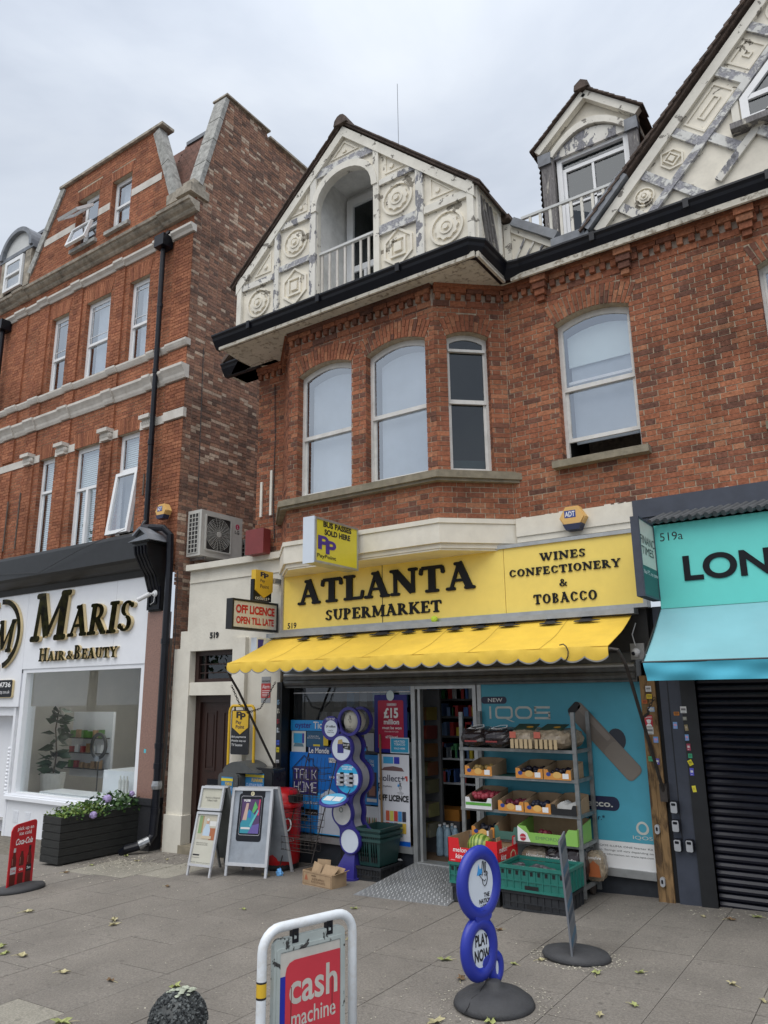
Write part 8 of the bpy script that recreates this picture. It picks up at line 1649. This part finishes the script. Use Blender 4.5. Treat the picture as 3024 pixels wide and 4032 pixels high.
# ============================================================ A BOARDS
mat('board_silver', (.55, .56, .58), .35, metal=.35, var=.06); mat('board_back', (.16, .17, .17), .6, metal=.2, var=.15); mat('board_galv', (.30, .33, .37), .4, metal=.35, var=.22, scale=6, dirt=.3, dcol=(.42, .44, .46))
def aboard(label, P0, P1, Q0, Q1, H, lean, panels):
    """front feet P0-P1, rear feet Q0-Q1, top height above ground H"""
    c = (Vector(P0)+Vector(P1)+Vector(Q0)+Vector(Q1))/4; o = thing('a_board', label, 'sign', c)
    P0, P1, Q0, Q1 = map(Vector, (P0, P1, Q0, Q1)); T0 = P0.lerp(Q0, lean)+Vector((0, 0, H)); T1 = P1.lerp(Q1, lean)+Vector((0, 0, H))
    def fr(a, b, t0): u = (b-a).normalized(); v = (t0-a); v = (v-u*v.dot(u)); return Fr(a, u, v), (b-a).length, v.length
    F1, w, h = fr(P0, P1, T0)
    return o, F1, w, h, (Q0, Q1, T0, T1)
o, F1, w, h, (Q0, Q1, T0, T1) = aboard('narrow silver A board with photo poster of an older man at a desk', (-6.69, 6.0, -.16), (-6.34, 6.01, -.15), (-6.66, 6.46, -.16), (-6.31, 6.47, -.15), .885, .45, None)
def frame(F, u0, v0, u1, v1, t, m, o, nm='frame', d=.018):
    mb = MB(); band(mb, F, rrect(u0, v0, u1, v1, .012, 3), rrect(u0+t, v0+t, u1-t, v1-t, .004, 3), -.008, d); return mb.build(nm, m, o)
for u in (.0, w-.025): MB().fbox(F1, u, u+.022, 0, .1, -.006, .012).build('leg', 'board_silver', o)
frame(F1, 0, .095, w, .64, .024, 'board_silver', o); frame(F1, 0, .655, w, h, .024, 'board_silver', o); MB().fbox(F1, .01, w-.01, .1, h-.01, -.014, -.006).build('back_sheet', 'board_back', o)
MB().fbox(F1, .022, w-.022, .12, .62, -.005, .001).build('poster', cm((.5, .49, .42)), o); MB().fbox(F1, .022, w-.022, .675, h-.02, -.005, .001).build('poster', cm((.47, .46, .38)), o)
q = lambda a, b, c, d, col, k=0: MB().fbox(F1, w*a, w*c, b, d, .0012+k*.0004, .0015+k*.0004).build('photo_print', cm(col), o)
q(.14, .36, .88, .60, (.45, .42, .34)); q(.14, .42, .3, .6, (.2, .3, .14), 1); q(.28, .43, .33, .6, (.35, .22, .1), 2); q(.64, .36, .88, .48, (.35, .12, .05), 1); q(.6, .5, .88, .55, (.6, .6, .58), 1)
MB().prism(F1, [(w*.36, .38), (w*.66, .38), (w*.66, .46), (w*.58, .52), (w*.46, .52), (w*.38, .46)], .003, .0034).build('photo_print', cm((.42, .52, .62)), o); MB().prism(F1, circ(w*.52, .545, .021, .027, 14), .0036, .004).build('photo_print', cm((.5, .3, .2)), o); MB().prism(F1, circ(w*.52, .562, .021, .014, 10), .0042, .0045).build('photo_print', cm((.6, .6, .58)), o); q(.34, .37, .75, .40, (.5, .42, .3), 8)
txt(F1, 'Johnny worked for 30 years,\nand paid off in debt in 2008.', w*.16, .30, w*.66, .335, cm((.15, .14, .12)), o, .002); MB().fbox(F1, w*.1, w*.38, .2, .215, .001, .002).build('print', 'black_print', o); MB().fbox(F1, w*.1, w*.4, .18, .183, .001, .002).build('print', 'black_print', o); txt(F1, 'NOTES: The person portrayed here', w*.08, .125, w*.95, .14, 'black_print', o, .002)
txt(F1, 'Proud to be a child approved\nChallenge 25 retailer.', w*.22, .745, w*.84, .80, cm((.12, .11, .1)), o, .002)
for Qa, Ta in ((Q0, T0), (Q1, T1)): MB().bar(Qa, Ta, .02, .02, (0, 1, 0)).build('rear_leg', 'board_back', o)
MB().add([Q0.lerp(T0, .12), Q1.lerp(T1, .12), T1, T0], [(0, 1, 2, 3), (3, 2, 1, 0)]).build('rear_panel', 'board_back', o); MB().bar(T0, T1, .03, .02, (0, 0, 1)).build('top_hinge', 'board_silver', o)
o, F1, w, h, (Q0, Q1, T0, T1) = aboard('wide metal A board with small vape poster in the middle', (-6.27, 6.15, -.145), (-5.75, 6.24, -.13), (-6.22, 6.52, -.145), (-5.72, 6.60, -.13), .87, .40, None)
for u in (.0, w-.03): MB().fbox(F1, u, u+.028, 0, .11, -.006, .012).build('leg', 'board_silver', o)
frame(F1, 0, .10, w, h, .032, 'board_silver', o); MB().fbox(F1, .03, w-.03, .13, h-.03, -.01, .001).build('metal_sheet', 'board_galv', o); MB().fbox(F1, .01, w-.01, .105, h-.01, -.018, -.0105).build('back_sheet', 'board_back', o)
MB().fbox(F1, w*.24, w*.80, h-.1, h-.035, .0012, .002).build('poster_header', 'black_gloss', o); MB().prism(F1, rrect(w*.18, .34, w*.78, h-.06, .03), .0022, .004).build('poster', 'black_gloss', o); mb = MB(); band(mb, F1, rrect(w*.23, .40, w*.74, h-.085, .02), rrect(w*.235, .405, w*.735, h-.09, .02), .004, .0045); mb.build('print_border', 'lott_grey', o)
q = lambda pts, col, k=0: MB().prism(F1, [(w*a, b) for a, b in pts], .005+k*.0004, .0053+k*.0004).build('print', cm(col), o)
q(rect(.26, .42, .71, .76), (.08, .04, .12)); q([(.26, .42), (.5, .42), (.6, .6), (.45, .66), (.26, .52)], (.03, .25, .33), 1); q([(.3, .55), (.37, .72), (.43, .72), (.40, .55)], (.5, .35, .3), 2); q([(.52, .64), (.58, .74), (.65, .68), (.56, .62)], (.1, .4, .12), 3); q([(.64, .6), (.68, .76), (.71, .76), (.69, .6)], (.5, .05, .12), 3); q([(.48, .5), (.66, .66), (.68, .64), (.51, .48)], (.1, .45, .45), 4); q([(.45, .42), (.71, .42), (.71, .52), (.55, .5)], (.12, .09, .3), 2); q(rect(.28, .46, .50, .48), (.6, .6, .6), 5); q([(.42, .58), (.5, .57), (.5, .64), (.44, .64)], (.03, .15, .45), 4)
txt(F1, 'vuse', w*.3, .735, w*.46, .76, 'white_print', o, .008, bold=.02); MB().prism(F1, circ(w*.50, h-.062, .023, n=20), .005, .007).build('round_logo', cm((.6, .55, .35)), o); txt(F1, 'v', w*.48, h-.075, w*.515, h-.05, 'black_print', o, .0075)
for Qa, Ta in ((Q0, T0), (Q1, T1)): MB().bar(Qa, Ta, .026, .02, (0, 1, 0)).build('rear_leg', 'board_silver', o)
MB().add([Q0.lerp(T0, .12), Q1.lerp(T1, .12), T1, T0], [(0, 1, 2, 3), (3, 2, 1, 0)]).build('rear_panel', 'board_galv', o); MB().bar(T0, T1, .035, .022, (0, 0, 1)).build('top_hinge', 'board_silver', o)
# ============================================================ COLA SIGN
mat('cola_red', (.47, .012, .02), .35, var=.08); mat('rubber', (.045, .046, .05), .75, var=.2, bump=.3, bscale=80)
cs = thing('pavement_sign', 'red cola pavement sign with three bottles on grey rubber base', 'sign', (-7.75, 4.75, gz(-7.75))); CF = Fr((-7.735, 4.595, gz(-7.7)), (-.06, .315, 0)); z0 = 0; f = CF
W_ = .31; Hh = .66
outl = [(0, .03), (W_, .03), (W_, Hh-.03)]+[(W_-.03+.03*math.cos(R(a)), Hh-.03+.03*math.sin(R(a))) for a in (30, 60, 90)]+[(.06, Hh-.02), (.02, Hh-.04), (0, Hh-.08)]
MB().prism(f, outl, -.012, 0).build('panel', 'cola_red', cs); mb = MB(); n_ = 26
bs = MB().lathe((-7.76, 4.76, gz(-7.75)), [(.25, 0), (.26, .02), (.24, .045), (.13, .065), (.03, .07)], 30, 'Z', .62, 1.0); bs.build('base', 'rubber', cs, smooth=True)
txt(f, 'pick up an\nice cold', .07, .53, .27, .615, 'white_print', cs, .001, bold=.01); txt(f, 'Coca-Cola', .06, .44, .27, .50, 'white_print', cs, .001, bold=.02, shear=.35)
for i, (lc, sc) in enumerate(((.62, 'pot_white'), (.5, 'cola_red'), (.03, 'black_print'))):
    u = .055+i*.095; botl = [(u-.034, .06), (u+.034, .06), (u+.034, .19), (u+.028, .24), (u+.030, .30), (u+.014, .36), (u+.012, .395), (u-.012, .395), (u-.014, .36), (u-.030, .30), (u-.028, .24), (u-.034, .19)]
    MB().prism(f, botl, .001, .002).build('bottle_print', cm((.10, .012, .008)), cs); MB().prism(f, [(u-.014, .375), (u+.014, .375), (u+.013, .415), (u-.013, .415)], .0025, .003).build('cap_print', (cm((.5, .5, .5)), 'cola_red', 'black_print')[i], cs); MB().prism(f, rect(u-.034, .17, u+.034, .235), .0022, .0028).build('label_print', (cm((.5, .5, .52)), 'cola_red', 'black_print')[i], cs); txt(f, ('Coke', 'Cola', 'Zero')[i], u-.024, .19, u+.024, .215, ('cola_red', 'white_print', 'white_print')[i], cs, .003, bold=.02); MB().prism(f, rect(u-.022, .255, u-.014, .32), .0022, .0028).build('sheen_print', cm((.35, .12, .1)), cs)
# ============================================================ CRACKED LOTTERY PAVEMENT SIGN
lsn = thing('lottery_pavement_sign', 'blue disc lottery pavement sign on cracked grey rubber dome', 'sign', (-2.19, 4.27, gz(-2.2)))
mat('lott_cobalt', (.02, .035, .33), .35, var=.05)
u_dir = Vector((.25, 1, 0)).normalized(); zz0 = gz(-2.2); LS = Fr((-2.235, 4.21, zz0), tuple(u_dir))
ds_ = [(.02, .64, .185, .205, 'A'), (.0, .30, .15, .175, 'B'), (.135, .175, .066, .09, 'C')]
for u, v, ru, rv, t in ds_:
    mb = MB(); n = 40; m_ = 10; rt = .036 if t != 'C' else .026; vs = []; fs = []
    for i in range(n):
        a = 2*math.pi*i/n
        for k in range(m_):
            b = 2*math.pi*k/m_; rr_ = -rt+rt*math.cos(b); vs.append(LS.P(u+(ru+rr_*1.15)*math.cos(a), v+(rv+rr_*1.15)*math.sin(a), rt*.85*math.sin(b)))
    for i in range(n):
        for k in range(m_): fs.append((i*m_+k, ((i+1) % n)*m_+k, ((i+1) % n)*m_+(k+1) % m_, i*m_+(k+1) % m_))
    mb.add(vs, fs); mb.build('rounded_rim', 'lott_cobalt', lsn, smooth=True); MB().prism(LS, circ(u, v, ru-.035, rv-.035, 32), -.012, .012).build('disc', 'blue_white', lsn)
mb = MB(); mb.prism(LS, circ(.02, .465, .07, .035, 16), -.028, .028); mb.prism(LS, circ(.06, .215, .05, .04, 12), -.02, .02); mb.tube([LS.P(.09, .02), LS.P(.1, .12)], .028, 10); mb.build('neck', 'lott_cobalt', lsn)
hand(LS, .04, .68, .085, lsn, .014, True); txt(LS, 'THE\nNATIONAL\nLOTTERY', .0, .50, .135, .585, 'black_print', lsn, .014, bold=.03, shear=.1); txt(LS, 'PLAY\nNOW', -.055, .235, .075, .375, 'black_print', lsn, .014, bold=.03)
MB().lathe((-2.185, 4.27, zz0), [(.215, 0), (.23, .012), (.22, .035), (.175, .066), (.10, .09), (.05, .10), (.045, .125), (.03, .13)], 36).build('base', 'rubber', lsn, smooth=True)
mb = MB(); pth = [(-2.215, 4.225, .118), (-2.228, 4.20, .096), (-2.222, 4.17, .085), (-2.245, 4.12, .069), (-2.24, 4.07, .045), (-2.25, 4.035, .02)]
mb.tube([(x, y, zz0+z) for x, y, z in pth], .003, 4); mb.build('crack', 'room_dark', lsn)
# ============================================================ SIGN SEEN EDGE ON
es = thing('pavement_sign', 'thin leaning pavement sign seen edge on, on oval grey rubber base', 'sign', (-2.07, 5.25, gz(-2.07))); z0 = gz(-2.07)
EF = Fr((-2.07, 5.25, z0+.05), (-.42, 1, 0), (-.085, -.02, 1)); 
EF = Fr((-2.045, 5.12, z0+.045), tuple((Vector((-2.06, 5.45, 0))-Vector((-2.045, 5.12, 0))).normalized()+Vector((-.25, 0, 0))), (-.06, 0, 1))
MB().fbox(EF, 0, .42, 0, .69, -.006, .006).build('panel', cm((.14, .15, .17)), es)
for k in range(9): MB().fbox(EF, .02, .40, .05+k*.07, .09+k*.07, .006, .0075).build('print', cm(((.04, .12, .2), (.12, .14, .16), (.03, .05, .08))[k % 3]), es); MB().fbox(EF, .02, .40, .05+k*.07, .09+k*.07, -.0075, -.006).build('print', cm(((.04, .12, .2), (.12, .14, .16), (.03, .05, .08))[k % 3]), es)
MB().lathe((-2.07, 5.26, z0), [(.20, 0), (.21, .015), (.195, .04), (.10, .062), (.02, .066)], 32, 'Z', 1.1, .86).build('base', 'rubber', es, smooth=True)
# ============================================================ CASH MACHINE SIGN
mat('frame_white', (.68, .72, .76), .4, var=.06, scale=12, dirt=.45, dcol=(.42, .36, .26), dscale=14); peelmat('panel_worn', (.42, .47, .46), (.06, .06, .06), .30, 14); mat('cash_red', (.52, .035, .055), .45, var=.08, scale=5); mat('cash_white', (.52, .5, .46), .5)
ch = thing('cash_machine_sign', 'swinging red cash machine sign in worn white tube frame close to the camera', 'sign', (-2.33, 2.8, gz(-2.3))); z0 = gz(-2.33)
KL, KR = Vector((-2.398, 2.585, 0)), Vector((-2.262, 3.035, 0)); ud = (KR-KL).normalized(); wl = (KR-KL).length; KF = Fr((KL.x, KL.y, 0), tuple(ud)); ZT_ = .735; rc = .085
arc = [KF.P(0, z0), KF.P(0, .3), KF.P(0, ZT_-rc)]+[KF.P(rc-rc*math.cos(R(a)), ZT_-rc+rc*math.sin(R(a))) for a in (15, 30, 45, 60, 75, 90)]+[KF.P(wl-rc+rc*math.sin(R(a)), ZT_-rc+rc*math.cos(R(a))) for a in (0, 15, 30, 45, 60, 75)]+[KF.P(wl, ZT_-rc), KF.P(wl, z0)]
MB().tube(arc, .0205, 16).build('tube_frame', 'frame_white', ch, smooth=True)
PFk = Fr(KF.P(0, 0, -.0), tuple(ud)); p0, p1 = .052, wl-.05
MB().prism(PFk, rrect(p0, .06, p1, .69, .03), -.015, .012).build('panel', 'panel_worn', ch); mb = MB(); band(mb, PFk, rrect(p0+.012, .075, p1-.012, .655, .01), rrect(p0+.028, .09, p1-.028, .64, .008), .012, .017); mb.build('panel_rim', 'panel_worn', ch)
MB().fbox(PFk, p0+.03, p1-.03, .1, .635, .012, .0135).build('white_paper', 'cash_white', ch); MB().fbox(PFk, p0+.03, p0+.075, .1, .545, .0137, .0145).build('blue_strip', cm((.01, .02, .33)), ch)
MB().prism(PFk, [(p0+.055, .1), (p1-.03, .1), (p1-.03, .60), (p0+.10, .60), (p0+.075, .592), (p0+.06, .575), (p0+.055, .55)], .0147, .016).build('red_poster', 'cash_red', ch)
txt(PFk, 'cash', p0+.075, .43, p1-.045, .555, 'cash_white', ch, .0165, bold=.018); txt(PFk, 'machine', p0+.085, .345, p1-.055, .41, 'cash_white', ch, .0165, bold=.01)
MB().fbox(PFk, p0+.13, p1-.11, .15, .285, .0162, .017).build('blue_box', cm((.01, .02, .30)), ch); mb = MB(); band(mb, PFk, *ring(wl/2+.01, .2, .05, .02, 20), .0172, .018); mb.build('emblem', 'cash_red', ch)
for u in (.155, wl-.135): m = MB(); band(m, PFk, rect(u-.016, .665, u+.016, .722), rect(u-.007, .68, u+.007, .707), -.01, .014); m.build('hanger', 'black_gloss', ch)
mb = MB()
for z in (.487,): mb.lathe(KF.P(0, z), [(.0212, 0), (.0212, .055)], 16)
mb.build('yellow_tape', 'badge_yellow', ch); m = MB(); m.lathe(KF.P(0, .481), [(.0214, 0), (.0214, .008)], 16); m.lathe(KF.P(0, .54), [(.0214, 0), (.0214, .007)], 16); m.build('black_tape', 'black_print', ch)
mb = MB(); 
for u, v0, v1 in ((p0+.082, .16, .5), (p1-.075, .35, .5)): mb.fbox(PFk, u, u+.004, v0, v1, .0165, .0168)
mb.build('scratch', cm((.15, .02, .025)), ch)
# ============================================================ BOLLARD
mat('pebble', (.05, .055, .055), .55, var=.5, scale=30, bump=.3); mat('lichen', (.35, .38, .3), .9, var=.3, scale=30)
bo = thing('bollard', 'rounded dark flint aggregate bollard with pale lichen on its crown', 'bollard', (-2.72, 2.5, gz(-2.7))); bx, by, bz, br_ = -2.765, 2.47, .36, .122
MB().lathe((bx, by, gz(-2.7)), [(br_*.97, 0), (br_*.97, bz-gz(-2.7))]+[(br_*.97*math.cos(R(a)), bz-gz(-2.7)+br_*1.0*math.sin(R(a))) for a in range(10, 90, 10)], 28).build('concrete_core', 'pebble', bo, smooth=True)
mb = MB(); rnd = random.Random(5)
for i in range(1500):
    t = rnd.random(); a = rnd.uniform(0, 6.283)
    if t < .55: el_ = math.asin(rnd.uniform(0, 1)); nrm_ = Vector((math.cos(el_)*math.cos(a), math.cos(el_)*math.sin(a), math.sin(el_))); p = Vector((bx, by, bz))+nrm_*br_
    else: nrm_ = Vector((math.cos(a), math.sin(a), 0)); p = Vector((bx, by, rnd.uniform(-.05, bz)))+nrm_*br_
    s = nrm_.cross(Vector((rnd.uniform(-1, 1), rnd.uniform(-1, 1), rnd.uniform(-1, 1)))).normalized(); t_ = nrm_.cross(s); r_ = rnd.uniform(.005, .011); tl = nrm_*rnd.uniform(-.002, .002)
    k = 5; base = [p+(s*math.cos(6.283*j/k)*r_*rnd.uniform(.8, 1.3)+t_*math.sin(6.283*j/k)*r_*rnd.uniform(.5, 1)) - nrm_*.004 for j in range(k)]
    top = [b.lerp(p, .35)+nrm_*.006+tl*(1 if j % 2 else -1) for j, b in enumerate(base)]
    mb.add(base+top, [(j, (j+1) % k, k+(j+1) % k, k+j) for j in range(k)]+[tuple(range(k, 2*k))], rnd.random())
mb.build('flint_chips', brickmat('flint', [(0, (.02, .022, .024)), (1, (.13, .14, .14)), (.5, (.045, .05, .052))], mott=.2, soot=.1), bo, kind='stuff')
mb = MB()
for i in range(26):
    a = rnd.uniform(0, 6.28); q = rnd.uniform(0, .055); c_ = (bx+q*math.cos(a)+.01, by+q*math.sin(a)); zt = bz+math.sqrt(br_**2-q*q)+.005
    mb.ball((c_[0], c_[1], zt), rnd.uniform(.008, .016), 7, 4, (1, 1, .25), .3)
mb.build('lichen', 'lichen', bo, kind='stuff')
# ============================================================ LEAVES AND DEBRIS
mat('leaf_fallen', (.30, .33, .12), .7, var=.35, scale=25); mat('leaf_dry', (.42, .38, .22), .8, var=.3, scale=25); mat('leaf_brown', (.16, .1, .05), .8, var=.3); mat('speck', (.5, .47, .38), .85, var=.2)
def leaf(x, y, s, rot, m, label, big=True):
    o = thing('fallen_leaf', label, 'leaf', (x, y, gz(x)+.002), rot, 'fallen plane leaves on the pavement', local=True); mb = MB(); n = 14; pts = []
    for i in range(n): a = 2*math.pi*i/n; r_ = s*(1 if i % 2 else .52)*random.uniform(.75, 1.1); pts.append((r_*math.cos(a), r_*.62*math.sin(a), abs(math.sin(a*1.5+rot))*s*.3+random.uniform(0, s*.12)))
    mb.add([(0, 0, s*.05)]+pts, [(0, 1+i, 1+(i+1) % n) for i in range(n)]); mb.build('blade', m, o); MB().tube([(0, 0, s*.06), (s*1.0, .1*s, s*.15), (s*1.4, .3*s, s*.05)], .0015, 4).build('stalk', 'leaf_dry', o)
def gp(r, X_, Y_): return X_, Y_
big = [(-5.98, 3.55), (-5.6, 3.5), (-6.6, 3.55), (-5.7, 4.35), (-4.55, 3.48), (-4.2, 2.9), (-3.9, 3.35), (-3.72, 4.35), (-3.2, 3.7), (-3.35, 2.75), (-3.0, 3.2), (-4.9, 2.85), (-2.38, 4.95), (-1.62, 4.4), (-1.42, 4.1), (-1.25, 4.2), (-2.35, 3.9), (-2.05, 3.95), (-1.75, 3.95), (-2.55, 4.55), (-1.85, 5.02), (-2.25, 5.1), (-1.5, 4.62), (-1.1, 5.2), (-2.8, 5.6), (-8.2, 5.9), (-7.9, 6.3), (-8.3, 6.45), (-7.6, 6.5), (-8.1, 5.5), (-5.05, 5.2), (-7.4, 3.6), (-6.9, 3.3), (-1.55, 6.6), (-1.35, 6.6), (-1.2, 6.75), (-.9, 5.0), (-1.0, 4.3)]
rl2 = random.Random(11); big += [(rl2.uniform(-7, -.6), rl2.uniform(2.6, 6.2)) for _ in range(26)]
big = [(x, y) for x, y in big if not (-4.6 < x < -2.4 and y > 5.9)]
for i, (x, y) in enumerate(big): leaf(x, y, random.uniform(.036, .06)*(1.15 if y < 4.5 else .95), random.uniform(0, 6.28), ('leaf_fallen', 'leaf_dry', 'leaf_fallen', 'leaf_dry', 'leaf_brown')[i % 5] if i % 5 < 5 else 'leaf_fallen', ('dry curled pale green leaf lying on the pavement', 'pale straw coloured leaf lying on the pavement', 'dry curled pale green leaf lying on the pavement', 'pale straw coloured leaf lying on the pavement', 'small brown shrivelled leaf lying on the pavement')[i % 5])
mb = MB()
def speck(x, y, s, rnd=random):
    z = gz(x)+.001; k = 4; a0 = rnd.uniform(0, 6.28); mb.add([(x+s*rnd.uniform(.5, 1.2)*math.cos(a0+6.283*j/k), y+s*rnd.uniform(.3, .9)*math.sin(a0+6.283*j/k), z+rnd.uniform(0, s*.5)) for j in range(k)], [tuple(range(k))])
for i in range(900): x = random.uniform(-9, .5); y = random.uniform(1.8, 6.8); speck(x, y, random.uniform(.003, .009))
for i in range(520): x = random.gauss(-8.1, .45); y = random.gauss(6.15, .35); (x > -8.55 or y < 5.6) and y < 6.8 and speck(x, y, random.uniform(.005, .017))
for i in range(260): a = random.uniform(0, 6.28); r_ = random.uniform(.22, .32); speck(-2.07+r_*math.cos(a)*1.0, 5.26+r_*.8*math.sin(a), random.uniform(.004, .010))
for i in range(200): a = random.uniform(0, 6.28); r_ = random.uniform(.25, .4); speck(-2.19+r_*math.cos(a), 4.27+r_*math.sin(a), random.uniform(.004, .009))
for i in range(200): speck(random.uniform(-1.7, .0), random.gauss(6.75, .08), random.uniform(.005, .012))
o = mb.build('leaf_litter', 'speck'); tag(o, 'scattered pale crumbs of leaf litter and seed over the pavement', 'leaf litter', None, 'stuff')
mb = MB(); 
for i in range(420): x = random.gauss(-7.9, .55); y = random.gauss(6.35, .25); (x > -8.5 or y < 5.6) and y < 6.85 and speck(x, y, random.uniform(.005, .016))
o = mb.build('dry_dirt', 'joint_dirt'); tag(o, 'brown dirt and dry leaf mould at the foot of the cream wall', 'dirt', None, 'stuff')
# ============================================================ STREET TREES ACROSS THE ROAD (mirrored in the glass)
mat('bark', (.09, .075, .06), .9, var=.3, bump=.5, bscale=20); mat('tree_leaf', (.05, .10, .03), .7, var=.5, scale=2)
for i, (x, y, h, r_) in enumerate(((-30, -13, 11, 4.2), (-40, -14, 12, 5), (-51, -13, 10, 4.5))):
    o = thing('plane_tree', ('leafy plane tree across the road, seen only mirrored in the salon glass', 'taller leafy plane tree further along the opposite pavement', 'farthest leafy plane tree on the opposite pavement')[i], 'tree', (x, y, gz(x)), 0, 'plane trees across the road')
    MB().tube([(x, y, gz(x)), (x+.1, y, h*.3), (x-.1, y+.1, h*.55), (x, y, h*.8)], [.3, .24, .16, .05], 10).tube([(x, y, h*.35), (x+1.6, y+.5, h*.6)], [.14, .05], 8).tube([(x, y, h*.4), (x-1.5, y-.6, h*.65)], [.14, .05], 8).build('trunk', 'bark', o)
    mb = MB(); rn = random.Random(i); cl = [(rn.gauss(0, r_*.4), rn.gauss(0, r_*.4), h*.62+rn.gauss(0, r_*.35)) for _ in range(26)]
    for c in cl:
        for _ in range(75): leafy(mb, (x+c[0]+rn.gauss(0, .6), y+c[1]+rn.gauss(0, .6), c[2]+rn.gauss(0, .5)), .4, .26, (rn.uniform(-1, 1), rn.uniform(-1, 1), rn.uniform(-1, .6)), rn)
    mb.build('crown', 'tree_leaf', o, kind='stuff')
print('objects', len(bpy.data.objects))
